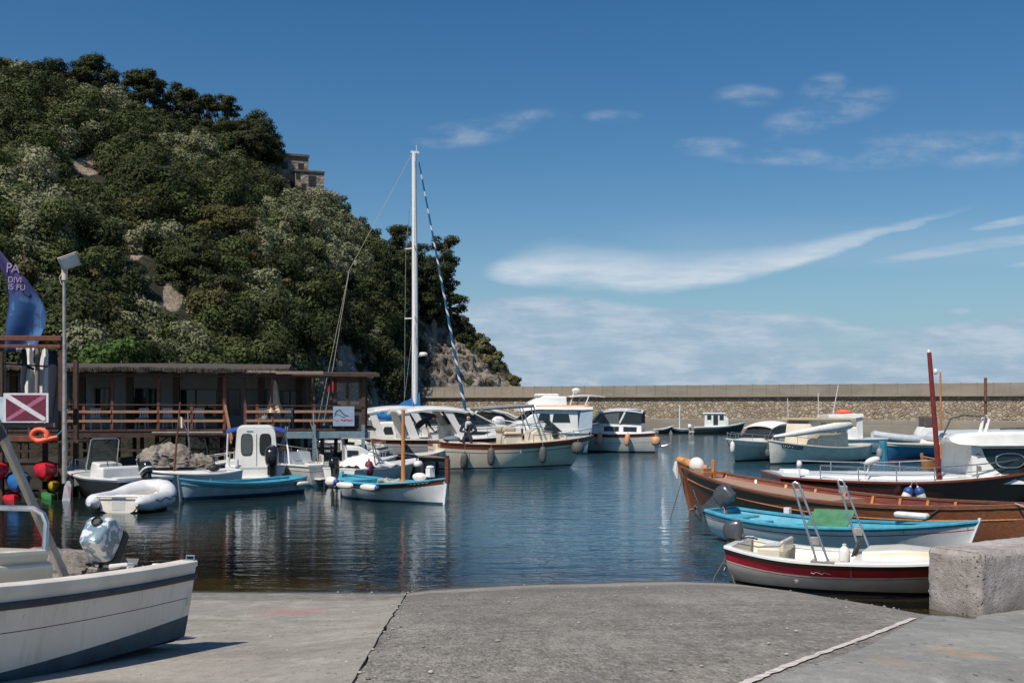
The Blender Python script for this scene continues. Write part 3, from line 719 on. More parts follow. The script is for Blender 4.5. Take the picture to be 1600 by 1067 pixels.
for k in range(5600):
    px = random.uniform(-330, 812); t = random.random()**.8
    p = terr(px, t); q = proj(p)
    if q[0] < -160 or q[1] > 640: continue
    rk_ = rockiness(px, q[1]); dist = p.y
    # fewer where the mesh is far or hidden by lots of neighbours already
    if random.random() > min(1, ((ip(HYC, px)-ip(HYF, px))/95)*(.5+.5*dist/120)): continue
    near_house = 425 < q[0] < 522 and 230 < q[1] < 335
    if near_house and q[1] < 306: continue
    if any(math.hypot((px-a)/c_, (q[1]-bb-9)/(d_+13)) < 1.0 for a, bb, c_, d_ in BARE[:3]): continue
    if rk_ > .55 and random.random() > ((.42 if q[1] < 505 or px > 778 else .07) if px > 655 else (.34 if px > 470 else .13)): continue
    if .3 < rk_ <= .55 and random.random() > .6: continue
    g = noise.noise(Vector((px*.009, q[1]*.011, 4.0)))+.35*noise.noise(Vector((px*.03, q[1]*.03, 9.0)))
    grove = smst(270, 380, px)*(1-smst(560, 620, px))*smst(200, 250, q[1])*(1-smst(400, 450, q[1]))
    if px > 645:
        kd, R_, tint = 'low', random.uniform(.4, 1.05), random.choice(['dry', 'dry', 'mid', 'brown', 'grey'])
        if q[1] < line_y(px)-70 or px > 700 and random.random() < .2: tint, R_ = random.choice(['dark', 'mid']), R_*1.3
    elif g+grove*.55 > .22:
        kd, R_, tint = 'olive', random.choice([.6, .9, 1.3, 1.9, 2.6])*random.uniform(.85, 1.2), random.choice(['silver', 'silver', 'grey', 'mid'])
    elif g > -.05:
        kd, R_, tint = 'scrub', random.choice([.6, .9, 1.3, 2.0])*random.uniform(.85, 1.2), random.choice(['mid', 'mid', 'dark', 'dark', 'brown', 'grey'])
    else:
        kd, R_, tint = 'scrub', random.choice([.8, 1.2, 1.9, 2.9])*random.uniform(.85, 1.2), random.choice(['dark', 'dark', 'pine', 'mid'])
    if near_house: R_ = random.uniform(.5, .9)
    if t > .8 and px < 640: R_ = min(R_, random.uniform(.9, 1.5))
    if random.random() < .006: tint = 'yellow'
    rp = R_*F/dist
    if any(abs(px-a) < c_*.8+rp*.8 and -d_*.6-rp*.2 < q[1]-bb < d_*.6+rp*1.7 for a, bb, c_, d_ in BARE[:3]): continue
    sz = .075+.00062*dist
    put(kd, bush_lumps(p-Vector((0, 0, .2*R_)), R_, None, random.uniform(.8, 1.5) if kd != 'low' else .7), 1.0/(sz*sz*2.2), sz, TINT[tint]); placed += 1
for kd, nm in (('scrub', 'hillside_scrub'), ('olive', 'hillside_olive_scrub'), ('low', 'headland_scrub')):
    tag(leafmesh(nm, np.concatenate(acc[kd][0]), np.concatenate(acc[kd][1]), M_leaf), kind='stuff')
    print(nm, sum(len(x) for x in acc[kd][0])//4)

def tree(name, label, px, ytop, ybase, wpx, tint, kind='round', group=None, dens=1.0, Y=None, cat='tree'):
    p = at_px(px, ybase) if Y is None else P(px, ybase, Y)
    s = p.y/F; h = max(1.0, (ybase-ytop)*s*(1.2 if kind in ('dome', 'umbrella', 'round') and group else 1.02)); w = wpx*s
    root = thing(name, label, cat, p-Vector((0, 0, .4)), group=group)
    tr = MB(); L = []
    rt = max(.06, min(.32, h*.035))
    lean = Vector((random.uniform(-.12, .12)*h, random.uniform(-.1, .1)*h, 0))
    if kind == 'umbrella':
        tr.tube([(0, 0, 0), lean*.3+Vector((0, 0, h*.3)), lean*.7+Vector((0, 0, h*.62)), lean+Vector((0, 0, h*.85))], [rt*1.3, rt, rt*.8, rt*.4], 7)
        for _ in range(random.randint(14, 19)):
            a = random.uniform(0, 6.283); r = w*.5*math.sqrt(random.random())*.88; zz = h*(random.uniform(.72, .95)-.12*(r/(w*.5)))
            q = lean+Vector((r*math.cos(a), r*math.sin(a)*.8, zz)); sr = w*random.uniform(.11, .2)
            L.append((q.x, q.y, q.z, sr, sr, sr*.48))
            tr.tube([lean*.6+Vector((0, 0, h*random.uniform(.4, .6))), (lean+q)*.5+Vector((0, 0, -h*.02)), q], [rt*.55, rt*.35, rt*.12], 5)
    elif kind == 'dome':
        tr.tube([(0, 0, 0), lean*.3+Vector((0, 0, h*.35)), lean*.6+Vector((0, 0, h*.7))], [rt*1.3, rt, rt*.4], 7)
        for i in range(random.randint(58, 70)):
            a = random.uniform(0, 6.283); e = math.asin(random.uniform(-.25, 1)); r = random.uniform(.62, .86); sr = w*random.uniform(.09, .15)
            q = Vector((r*w*.5*math.cos(a)*math.cos(e), r*w*.5*math.sin(a)*math.cos(e), h*.24+r*h*.76*math.sin(e)*.92))
            L.append((q.x, q.y, q.z, sr*1.1, sr*1.1, sr*.62))
            if i % 4 == 0: tr.tube([Vector((0, 0, h*.35)), q], [rt*.5, rt*.12], 5)
    elif kind == 'pine':
        tr.tube([(0, 0, 0), lean*.4+Vector((0, 0, h*.4)), lean+Vector((0, 0, h*.96))], [rt*1.2, rt*.8, rt*.2], 7)
        for i in range(random.randint(30, 38)):
            f = random.uniform(.2, 1); a = random.uniform(0, 6.283); r = w*.5*(1.05-.62*f)*random.uniform(.35, 1)*1.25
            q = lean*f+Vector((r*math.cos(a), r*math.sin(a), h*f*.96)); sr = w*random.uniform(.10, .19)
            L.append((q.x, q.y, q.z, sr*1.15, sr*1.15, sr*.66))
            tr.tube([lean*f*.9+Vector((0, 0, h*f*.86)), q], [rt*.4, rt*.1], 5)
    else:
        tr.tube([(0, 0, 0), lean*.5+Vector((0, 0, h*.3)), lean+Vector((0, 0, h*.7))], [rt*1.2, rt, rt*.4], 7)
        for _ in range(random.randint(12, 16)):
            a = random.uniform(0, 6.283); r = w*.5*math.sqrt(random.random())*.75; f = random.uniform(.25, .85)
            sr = min(w*.5, h)*random.uniform(.24, .40)*(1.15-.4*f)
            q = Vector((r*math.cos(a), r*math.sin(a), max(sr*.4, h*f*(1-.35*(r/(w*.5))**2))))
            L.append((q.x, q.y, q.z, sr, sr, sr*.85))
            tr.tube([lean*.4+Vector((0, 0, h*.25)), q], [rt*.5, rt*.12], 5)
    tr.build('trunk', M_trunk, root)
    sz = .065+.00055*p.y
    q, idx = leaves(L, dens*1.1/(sz*sz*2.0), sz, inner=.55)
    N = len(idx); lj = 1+.45*(rng.random(len(L))-.5)
    leafmesh('crown', q, np.array(TINT[tint])[None, :]*(lj[idx]*(1+.28*(rng.random(N)-.5)))[:, None], M_leaf, root)
    return root
G1 = 'trees along the ridge of the hill'
for a in [
 ('shrub_tree', 'low rounded dark shrub tree at the far uphill end of the ridge', 78, 88, 126, 62, 'dark', 'round', G1),
 ('shrub_tree', 'bushy pointed dark green tree on the ridge, tallest of the uphill end', 146, 84, 146, 80, 'dark', 'dome', G1),
 ('dome_pine', 'smooth dome shaped dark pine standing alone on the ridge', 225, 93, 160, 76, 'pine', 'dome', G1),
 ('umbrella_pine', 'broad umbrella pine on the ridge just downhill of the dome shaped pine', 283, 110, 178, 70, 'pine', 'dome', G1),
 ('umbrella_pine', 'small umbrella pine with bare trunks showing against the sky', 322, 126, 190, 58, 'pine', 'umbrella', G1),
 ('umbrella_pine', 'open airy umbrella pine with sky between its branches', 354, 139, 214, 62, 'pine', 'umbrella', G1),
 ('umbrella_pine', 'large dark pine hanging over the slope above the stone house', 394, 174, 262, 96, 'pine', 'dome', G1),
 ('umbrella_pine', 'dark pine touching the wall of the stone house', 424, 203, 270, 52, 'pine', 'dome', G1),
 ('ridge_pine', 'dark pine mass just below the two smallest umbrella pines', 335, 178, 235, 84, 'pine', 'dome', G1),
 ('shrub_tree', 'dark bush just below the stone house on the skyline', 528, 305, 350, 50, 'mid', 'round', G1),
 ('shrub_tree', 'dark leafy tree on the skyline where the slope steepens', 574, 338, 400, 52, 'dark', 'round', G1),
 ('shrub_tree', 'small dark tree on the skyline beside the headland pines', 606, 372, 440, 40, 'dark', 'round', G1),
 ('headland_pine', 'tall pine behind the yacht mast on the headland, its crown highest there', 640, 352, 470, 66, 'pine', 'pine', 'pines on the headland'),
 ('headland_pine', 'spreading pine at the seaward edge of the headland group', 692, 366, 492, 66, 'pine', 'pine', 'pines on the headland'),
 ('headland_pine', 'rounded full pine right behind the yacht mast, its crown touching the tall pine', 650, 378, 505, 84, 'pine', 'dome', 'pines on the headland'),
 ('headland_pine', 'thin leaning pine with sparse twigs over the sea slope', 706, 415, 500, 44, 'pine', 'pine', 'pines on the headland'),
 ('headland_pine', 'dense dark pine between the two tallest headland pines', 658, 398, 484, 66, 'dark', 'pine', 'pines on the headland'),
 ('headland_shrub', 'dark shrub on the edge of the headland slope below the pines', 728, 478, 522, 36, 'dark', 'round', None),
 ('slope_pine', 'big brownish pine standing in the middle of the wooded slope', 352, 318, 425, 105, 'brown', 'pine', None),
 ('slope_pine', 'dark pine low on the slope above the restaurant roof', 345, 425, 515, 90, 'pine', 'pine', None),
 ('slope_pine', 'tall shadowy pine on the slope above the small bare rock', 300, 380, 470, 80, 'dark', 'pine', None),
 ('round_bush', 'bright green rounded bush above the rocks beside the mast', 600, 478, 530, 62, 'green', 'round', None),
 ('round_bush', 'yellowish bush growing on the rock edge under the bright green bush', 578, 512, 552, 44, 'yellow', 'round', None),
 ('olive_tree', 'pale silvery olive tree low in the middle of the slope', 245, 340, 400, 110, 'silver', 'round', 'olive trees on the slope'),
 ('olive_tree', 'silvery olive tree halfway up the slope above the bare rock streak', 245, 275, 325, 90, 'silver', 'round', 'olive trees on the slope'),
 ('olive_tree', 'grey olive tree at the edge of the picture above the diving banner', 30, 290, 350, 100, 'silver', 'round', 'olive trees on the slope'),
 ('olive_tree', 'silver grey tree above the roof end, under the tall skyline tree', 492, 375, 430, 70, 'grey', 'round', 'olive trees on the slope'),
 ('olive_tree', 'wide pale olive tree below the row of umbrella pines', 300, 205, 262, 84, 'silver', 'round', 'olive trees on the slope'),
]: tree(*a)
tree('fig_bush', 'wide fresh green leafy bush right behind the restaurant roof', 190, 520, 578, 165, 'green', 'round', None, 1.0, 51.5, 'bush')
# ================================================================== BREAKWATER
wl, wr = Vector((-15.5, 148.3, 0)), Vector((110, 81.5, 0))
wd_ = (wr-wl).normalized(); wn = Vector((wd_.y, -wd_.x, 0))      # wn faces the harbour
ang = math.atan2(wd_.y, wd_.x); WLEN = (wr-wl).length
m, b, bs, oc, out = newmat('rubble_masonry')
vo = b.n('ShaderNodeTexVoronoi'); b.lk(b.vmap(oc, (1, 1, 1.15)), vo.inputs['Vector']); vo.inputs['Scale'].default_value = 2.5; vo.inputs['Randomness'].default_value = 1
sc_ = b.n('ShaderNodeSeparateColor'); b.lk(vo.outputs['Color'], sc_.inputs[0])
ve = b.n('ShaderNodeTexVoronoi', feature='DISTANCE_TO_EDGE'); b.lk(b.vmap(oc, (1, 1, 1.15)), ve.inputs['Vector']); ve.inputs['Scale'].default_value = 2.5
c = b.mix(sc_.outputs[0], (.22, .175, .125), (.42, .35, .255))
c = b.mix(b.m('MULTIPLY', b.ss(sc_.outputs[1], .7, 1), .6), c, (.5, .46, .40))
c = b.mix(b.m('MULTIPLY', b.ss(b.noise(oc, 5, 5, .6), .4, .7), .35), c, (.13, .10, .07))
mo = b.m('SUBTRACT', 1, b.ss(ve.outputs[0], .02, .10))
c = b.mix(b.m('MULTIPLY', mo, .55), c, (.27, .23, .18))
c = b.mix(b.m('MULTIPLY', b.ss(b.noise(b.vmap(oc, (.12, 1, .3)), 1, 5, .65), .48, .66), .5), c, (.33, .28, .205))
c = b.mix(b.m('MULTIPLY', b.ss(b.noise(b.vmap(oc, (.5, 1, .12), loc=(4, 0, 0)), 1.2, 5, .65), .55, .7), .45), c, (.12, .10, .075))
b.lk(c, bs.inputs['Base Color']); bs.inputs['Roughness'].default_value = .95
b.lk(b.bump(b.m('MULTIPLY', b.ss(ve.outputs[0], 0, .16), 1), .8, .15), bs.inputs['Normal'])
M_stone = m
m, b, bs, oc, out = newmat('wall_concrete')
n1 = b.noise(b.vmap(oc, (.25, 1, .7)), .8, 6, .65)
c = b.mix(b.ss(n1, .35, .65), (.21, .187, .153), (.27, .243, .205))
c = b.mix(b.m('MULTIPLY', b.ss(b.noise(b.vmap(oc, (1.5, 1, .2)), 1.5, 6, .7), .52, .75), .45), c, (.15, .13, .11))
c = b.mix(b.m('MULTIPLY', b.ss(b.noise(oc, .12, 2, .5), .5, .62), .25), c, (.33, .26, .20))
b.lk(c, bs.inputs['Base Color']); bs.inputs['Roughness'].default_value = .92
b.lk(b.bump(b.noise(oc, 4, 5, .6), .2, .1), bs.inputs['Normal'])
M_wconc = m
br = thing('breakwater_wall', 'long harbour breakwater of rubble stone with pale concrete parapet', 'breakwater', wl, (0, 0, ang))
def wbox(x0, x1, y0, y1, z0, z1): return ((x0+x1)/2, (y0+y1)/2, (z0+z1)/2), (x1-x0, y1-y0, z1-z0)
mb = MB(); mb.box(*wbox(0, WLEN, 0, 5, -2, 4.02)); mb.build('stone_face', M_stone, br, 0)
mb = MB(); mb.box(*wbox(-.05, WLEN, -.38, 5.02, 4.022, 4.26)); mb.build('coping', M_wconc, br, 0, .03)
mb = MB(); mb.box(*wbox(0, WLEN, .15, 1.0, 4.258, 5.44)); x = .9
while x < WLEN:
    w_ = .10+.05*random.random()
    mb.box(*wbox(x, x+w_, .10, .6, 4.27, 5.47)); x += random.choice([1.5, 1.6, 1.6, 2.4])
mb.build('parapet', M_wconc, br, 0, .02)
mb = MB(); mb.box(*wbox(-3, WLEN, -5.2, -.01, -2, 1.05)); mb.box(*wbox(-3, WLEN, -4.6, -.012, 1.052, 1.5))
o = mb.build('quay', M_wconc, None, 0, .04); o.location = wl; o.rotation_euler = (0, 0, ang); tag(o, kind='structure')

# ================================================================== STONE HOUSE
bp_ = at_px(478, 300)
ha = rad(20)
m, b, bs, oc, out = newmat('old_house_stone')
vo = b.n('ShaderNodeTexVoronoi'); b.lk(b.vmap(oc, (1, 1, 1.6)), vo.inputs['Vector']); vo.inputs['Scale'].default_value = 1.7
sc_ = b.n('ShaderNodeSeparateColor'); b.lk(vo.outputs['Color'], sc_.inputs[0])
c = b.mix(sc_.outputs[0], (.17, .14, .115), (.33, .28, .235))
c = b.mix(b.m('MULTIPLY', b.ss(b.noise(oc, .6, 6, .7), .45, .7), .6), c, (.15, .115, .095))
b.lk(c, bs.inputs['Base Color']); bs.inputs['Roughness'].default_value = .95
b.lk(b.bump(vo.outputs['Distance'], .6, .2), bs.inputs['Normal'])
M_hstone = m
hs_ = thing('stone_house', 'old two storey stone house with flat roof on the hillside skyline', 'house', P(474, 303, bp_.y), (0, 0, ha))
s_ = bp_.y/F
def hb(px0, px1, y0, y1, d0, d1, M, nm, par=hs_, bev=0):
    mb = MB(); mb.box(((px0+px1)/2*s_-474*s_, (d0+d1)/2, (303-(y0+y1)/2)*s_), ((px1-px0)*s_, d1-d0, (y1-y0)*s_)); return mb.build(nm, M, par, 0, bev)
w1 = hb(436, 484.5, 241, 320, 1.6, 8, M_hstone, 'wall')
w2 = hb(462, 506.5, 268, 330, 0, 7, M_hstone, 'wall')
hb(434, 486, 238.5, 242, 1.3, 8.3, mat('house_roof', (.12,.09,.075), .9, .3, 3), 'roof')
hb(460.5, 507.5, 266, 268.6, -.2, 7.2, MATS['house_roof'], 'roof')
M_hwin = mat('dark_opening', (.015,.017,.018), .6, .3, 3)
for (a0, a1, c0, c1, dd_) in [(468.5, 477, 252, 264, 1.57), (443, 452, 252, 263, 1.57), (482, 493.5, 274, 290, -.03), (462.5, 469, 270, 280, -.03), (471, 478, 287, 296, -.03)]:
    wf = hb(a0-.7, a1+.7, c0-.7, c1+.7, dd_, dd_+.1, mat('house_frame', (.20,.18,.16), .8, .2, 3), 'window')
    pn = hb(a0, a1, c0, c1, dd_-.03, dd_+.05, M_hwin, 'pane', wf); 

# ================================================================== RESTAURANT ON STILTS
RA, RB = Vector((-24.2, 44.75, 0)), Vector((-6.35, 47.8, 0))
rd = (RB-RA).normalized(); ra = math.atan2(rd.y, rd.x); RL = (RB-RA).length
rest = thing('stilt_restaurant', 'long dark wooden waterfront restaurant on stilts with reed roof and plank railing', 'restaurant', RA, (0, 0, ra))
def rx(px, y=0.0):
    """local x of a photo column on the facade plane (y metres behind it)"""
    k = (px-800)/F; n2 = Vector((-rd.y, rd.x, 0)); o = RA+n2*y
    return (k*o.y-o.x)/(rd.x-k*rd.y)
DZ = 2.2
def rbox(mb, x0, x1, y0, y1, z0, z1, mi=0): mb.box(*wbox(x0, x1, y0, y1, z0, z1), mi=mi)
mb = MB(); xx = -4.0
while xx < RL:
    rbox(mb, xx, xx+1.48, -.15, 6.5, DZ-.09, DZ); xx += 1.5
rbox(mb, -4, RL, -.12, -.02, DZ-.34, DZ-.092)
mb.build('deck', M_dkwood, rest, 0)
mb = MB(); rbox(mb, rx(445), RL+.1, -.3, -.17, DZ-.42, DZ-.12); mb.build('steel_beam', M_steelblue, rest, 0, .01)
for px in (491, 567): mb = MB(); rbox(mb, rx(px)-.075, rx(px)+.075, -.47, -.31, .7, DZ+.16); mb.build('steel_column', M_steelblue, rest, 0, .01)
random.seed(5)
for i in range(34):
    x = -3.5+i*.63+random.uniform(-.2, .2)
    if x > RL-.3: break
    mb = MB(); yy_ = random.choice([.1, 1.4, 2.8]); mb.tube([(x, yy_, -1.5), (x+random.uniform(-.12, .12), yy_, DZ-.1)], .09, 7); mb.build('stilt', M_dkwood, rest)
mb = MB()
for i in range(9):
    x = -3+i*2.2; mb.bar((x, .05, .6), (x+1.7, .05, 1.9), .07, .07); mb.bar((x, .05, 1.3), (x+2.2, .05, 1.35), .06, .1)
mb.build('stilt_brace', M_dkwood, rest, 0)
# roof
rows = []; rg = random.Random(3); RX1 = rx(452)
mb = MB()
for i in range(90):
    x = -4.5+(RX1+4.5)*i/89; e = rg.uniform(-.05, .05); sag = .012*math.sin(x*.8)
    rows.append([(x, -.75+rg.uniform(-.07, .07), 4.70+sag+e-.06*i/89*2), (x, -.75+rg.uniform(-.05, .05), 4.86+sag+rg.uniform(-.03, .05)-.12*i/89), (x, .4, 4.98+sag+rg.uniform(-.03, .03)-.12*i/89), (x, 3, 5.1+sag), (x, 7, 4.9), (x, 7, 4.6), (x, 3, 4.72), (x, .4, 4.72)])
mb.loft(rows, True, True, True)
mb.build('thatched_roof', M_thatch, rest, 30)
mb = MB()
for i in range(1100):
    x = rg.uniform(-4.5, RX1); a = Vector((x, -.76+rg.uniform(-.05, .05), 4.80+rg.uniform(-.1, .05))); e = a+Vector((rg.uniform(-.06, .06), -rg.uniform(.01, .07), -rg.uniform(.04, .13))); mb.bar(a, e, .02, .012)
mb.build('thatch_fringe', M_thatch, rest, 0)
mb = MB(); rows = []
for i in range(24):
    x = RX1-1.2+(RL+.5-RX1+1.2)*i/23
    rows.append([(x, -.6, 4.50-.05*i/23), (x, -.6, 4.62-.04*i/23+rg.uniform(-.02, .02)), (x, 3, 4.75), (x, 6, 4.7), (x, 6, 4.55), (x, 3, 4.6)])
mb.loft(rows); mb.build('flat_roof', M_dkwood, rest, 30)
mb = MB(); rbox(mb, rx(388), rx(432), -.82, -.765, 4.60, 4.70); rbox(mb, rx(432), rx(505), -.85, -.79, 4.55, 4.67)
mb.build('roof_fascia', mat('weathered_fascia', (.26,.185,.14), .8, .25, 5, grain=(.5,6,6)), rest, 0)
mb = MB(); rbox(mb, -4, RL, -.45, -.33, 4.42, 4.49); mb.build('roof_beam', M_dkwood, rest, 0)
# posts
for px, mm, w in [(110, M_dkwood, .10), (176, M_redwood, .13), (248, M_redwood, .12), (351, M_redwood, .14), (383, M_dkwood, .11), (425, M_redwood, .09), (491, M_dkwood, .09), (517, M_dkwood, .1), (568, M_dkwood, .16)]:
    mb = MB(); rbox(mb, rx(px)-w/2, rx(px)+w/2, -.12, .0, DZ, 4.45); mb.build('post', mm, rest, 0, .008)
for px in (20, 66, 127, 202, 275, 345, 408, 467): mb = MB(); rbox(mb, rx(px, 1.6)-.14, rx(px, 1.6)+.14, 1.6, 1.85, DZ, 4.6); mb.build('post', M_dkwood, rest, 0)
# back wall panels and windows
mb = MB(); rbox(mb, -4, rx(478, 3), 3.0, 3.1, DZ, 4.65); mb.build('wall', M_greywall, rest, 0)
for (a0, a1, z0, z1) in [(5, 22, 2.35, 3.9), (28, 60, 2.35, 3.9), (104, 120, 2.3, 3.85), (150, 170, 2.75, 3.95), (210, 228, 2.35, 3.95), (233, 248, 2.35, 3.95), (283, 305, 2.7, 3.9), (308, 338, 2.7, 3.9), (358, 374, 2.8, 3.9), (386, 402, 2.8, 3.9), (413, 424, 2.8, 3.9), (439, 452, 2.7, 3.85), (455, 466, 2.7, 3.85)]:
    xa, xb = rx(a0, 3), rx(a1, 3)
    mb = MB(); rbox(mb, xa-.06, xb+.06, 2.93, 2.998, z0-.06, z1+.06); wf = mb.build('window', mat('window_frame_grey', (.17,.17,.175), .7, .1, 4), rest, 0)
    mb = MB(); rbox(mb, xa, xb, 2.90, 2.95, z0, z1); mb.build('pane', M_glass if a0 < 340 else M_cloudyglass, wf, 0)
mb = MB(); rbox(mb, rx(478), rx(486), .6, 2.9, DZ, 4.5); rbox(mb, rx(518), RL, .9, 1.0, DZ, 3.25); rbox(mb, RL-.1, RL, 0, 3.0, DZ, 4.5); mb.build('dark_partition', M_dkwood, rest, 0)
# end window box
mb = MB()
for (x0, x1, z0, z1) in [(rx(521), rx(526), 3.25, 4.42), (rx(541), rx(545), 3.25, 4.42), (rx(561), rx(568)-.08, 3.25, 4.42), (rx(521), rx(568)-.08, 4.2, 4.418), (rx(521), rx(568)-.08, 3.05, 3.252)]: rbox(mb, x0, x1, -.07, .03, z0, z1)
wf = mb.build('window', M_dkwood, rest, 0)
mb = MB(); rbox(mb, rx(526)-.01, rx(541)+.01, -.02, .0, 3.252, 4.2); mb.build('pane', M_cloudyglass, wf, 0)
mb = MB(); rbox(mb, rx(545)-.01, rx(561)+.01, -.02, .0, 3.252, 4.2); mb.build('pane', M_cloudyglass, wf, 0)
mb = MB(); rbox(mb, rx(521), rx(566), -.04, .02, DZ, 3.05); mb.build('dado_panel', M_darkwall, rest, 0)
# railing
mb = MB(); mb.tube([(rx(100), -.16, 3.24), (rx(348), -.16, 3.22)], .025, 6); mb.tube([(rx(388), -.16, 3.2), (rx(568), -.16, 3.18)], .022, 6); mb.build('handrail', M_dkwood, rest)
for x0, x1 in ((104, 175), (177, 247), (250, 299), (302, 350), (385, 426), (428, 455), (460, 536)):
    for z in (2.94, 2.55):
        mb = MB(); rbox(mb, rx(x0), rx(x1), -.20, -.165, z-.055, z+.055); mb.build('rail_board', M_rail, rest, 0, .006)
for px in (132, 176, 248, 300, 351, 384, 402, 426, 491, 536):
    mb = MB(); rbox(mb, rx(px)-.06, rx(px)+.06, -.16, -.06, DZ-.05, 3.26); mb.build('rail_post', M_redwood, rest, 0, .006)
mb = MB(); mb.bar((rx(352), -.2, 3.2), (rx(365), -.95, 1.75), .05, .2); mb.bar((rx(355), -.25, 2.75), (rx(364), -.9, 1.6), .05, .14); mb.build('stair_rail', M_rail, rest, 0, .006)
mb = MB(); rbox(mb, rx(240), rx(350), -.5, -.2, DZ-.16, DZ-.1); mb.build('gangway_edge', M_tin, rest, 0, .01)

def rworld(px, y, z):
    n2 = Vector((-rd.y, rd.x, 0)); return RA+rd*rx(px, y)+n2*y+Vector((0, 0, z))
# logo sign on the railing
sg = thing('logo_banner', 'pale blue banner with dark wave logo and red script on the restaurant railing', 'banner', rworld(537, -.26, 2.30), (0, 0, ra))
mb = MB(); mb.box((0, 0, .44), (.92, .02, .86)); mb.build('cloth', mat('banner_blue', (.25,.33,.45), .7, .1, 4), sg, 0)
def stroke(par, nm, pts, w, m, y=-.014):
    mb = MB(); top = []; bot = []
    for i, (x, z) in enumerate(pts):
        a = pts[max(i-1, 0)]; c_ = pts[min(i+1, len(pts)-1)]; d = Vector((c_[0]-a[0], 0, c_[1]-a[1])).normalized(); n3 = Vector((-d.z, 0, d.x))*w
        top.append(Vector((x, y, z))+n3); bot.append(Vector((x, y, z))-n3)
    mb.prism(top+bot[::-1], (0, .004, 0)); return mb.build(nm, m, par, 0)
stroke(sg, 'wave_mark', [(-.40, .52), (-.28, .66), (-.18, .72), (-.08, .60), (.05, .48), (.2, .44)], .028, M_navy)
stroke(sg, 'wave_mark', [(-.42, .42), (-.30, .52), (-.2, .50), (-.08, .42), (.08, .38)], .016, M_navy)
t_ = [(-.12+i*.02, .26+.035*math.sin(i*1.9)) for i in range(27)]
stroke(sg, 'script_mark', t_, .016, M_redcloth); stroke(sg, 'script_mark', [(-.42, .30), (-.3, .22), (-.2, .27)], .014, M_redcloth)

# furniture on the deck
def chair(px, y, rz, label):
    t = thing('plastic_chair', label, 'chair', rworld(px, y, DZ), (0, 0, ra+rz), 'white chairs on the restaurant deck')
    mb = MB(); mb.box((0, 0, .44), (.44, .42, .03)); mb.build('seat', M_plastic, t, 0, .008)
    mb = MB()
    for i in range(4): mb.box((-.15+.1*i, .21, .68), (.06, .02, .3))
    mb.box((0, .215, .85), (.44, .025, .08)); mb.box((0, .21, .52), (.44, .02, .05)); mb.build('backrest', M_plastic, t, 0)
    for sx in (-1, 1):
        for sy in (-1, 1):
            mb = MB(); mb.tube([(sx*.21, sy*.19, 0), (sx*.19, sy*.18, .43)], .018, 6); mb.build('leg', M_plastic, t)
    return t
for px, y, rz, l in [(150, .9, .3, 'white chair seen through the railing between the first two red posts'), (222, .8, -.2, 'white chair behind the railing in front of the dark double door'), (265, .9, 2.9, 'white chair behind the railing beyond the tall flagpole'), (312, .8, .2, 'white chair behind the railing below the wide window'), (413, .5, 3.0, 'white chair beside the railing next to the closed beige parasol, stair side'), (432, .6, .1, 'white chair half hidden by the closed beige parasol'), (448, .7, -.4, 'white chair beyond the closed beige parasol, sign side'), (545, .35, .2, 'white chair behind the blue logo banner')]:
    chair(px, y, rz, l)
def table(px, y, label):
    t = thing('dining_table', label, 'table', rworld(px, y, DZ), (0, 0, ra), 'tables on the restaurant deck')
    mb = MB(); mb.box((0, 0, .74), (.8, .8, .03)); mb.build('tabletop', M_plastic, t, 0, .01)
    mb = MB(); mb.tube([(0, 0, 0), (0, 0, .73)], .03, 8); mb.tube([(0, 0, 0), (0, 0, .03)], .22, 12); mb.build('pedestal', M_tin, t)
table(190, 1.0, 'pale table behind the railing near the double door'); table(290, 1.2, 'pale table behind the railing under the wide window'); table(475, 1.0, 'pale table beside the bare little tree on the deck')
# closed parasol, beige
t = thing('closed_parasol', 'closed beige parasol flaring wide at its hem on the deck', 'parasol', rworld(429, .15, DZ), (0, 0, 0))
mb = MB(); mb.tube([(0, 0, 0), (0, 0, 2.1)], .025, 8); mb.tube([(0, 0, 0), (0, 0, .06)], .25, 12); mb.build('pole', M_tin, t)
mb = MB(); rows = []
for z, r in [(2.12, .03), (1.95, .08), (1.5, .13), (1.1, .2), (.85, .30), (.70, .38)]:
    rows.append([(r*(1+.22*math.sin(6*a))*math.cos(a), r*(1+.22*math.sin(6*a))*math.sin(a), z) for a in [2*math.pi*k/36 for k in range(36)]])
mb.loft(rows, True, True, False); mb.build('canopy', mat('beige_canvas', (.55,.44,.30), .85, .2, 3, dirt=.3), t)
# bare little tree in a pot
t = thing('bare_potted_tree', 'small leafless tree in a pot at the open end of the deck', 'tree', rworld(493, .6, DZ))
mb = MB(); mb.lathe([(.15, 0), (.2, .35), (.22, .35), (.17, .33)], n=14); mb.build('pot', mat('terracotta', (.3,.12,.06), .8, .2, 4), t)
mb = MB(); rg = random.Random(8); mb.tube([(0, 0, .3), (.03, 0, .8), (0, 0, 1.1)], [.04, .03, .025], 6)
for i in range(14):
    a = rg.uniform(0, 6.28); r = rg.uniform(.3, .75); p1 = Vector((r*.5*math.cos(a), r*.5*math.sin(a), 1.1+rg.uniform(.1, .5))); p2 = Vector((r*math.cos(a), r*math.sin(a), 1.3+rg.uniform(.1, .7)))
    mb.tube([(0, 0, 1.05), p1, p2], [.02, .013, .005], 5); mb.tube([p1, p1+Vector((rg.uniform(-.3, .3), rg.uniform(-.3, .3), .35))], [.01, .004], 4)
mb.build('branches', M_trunk, t)

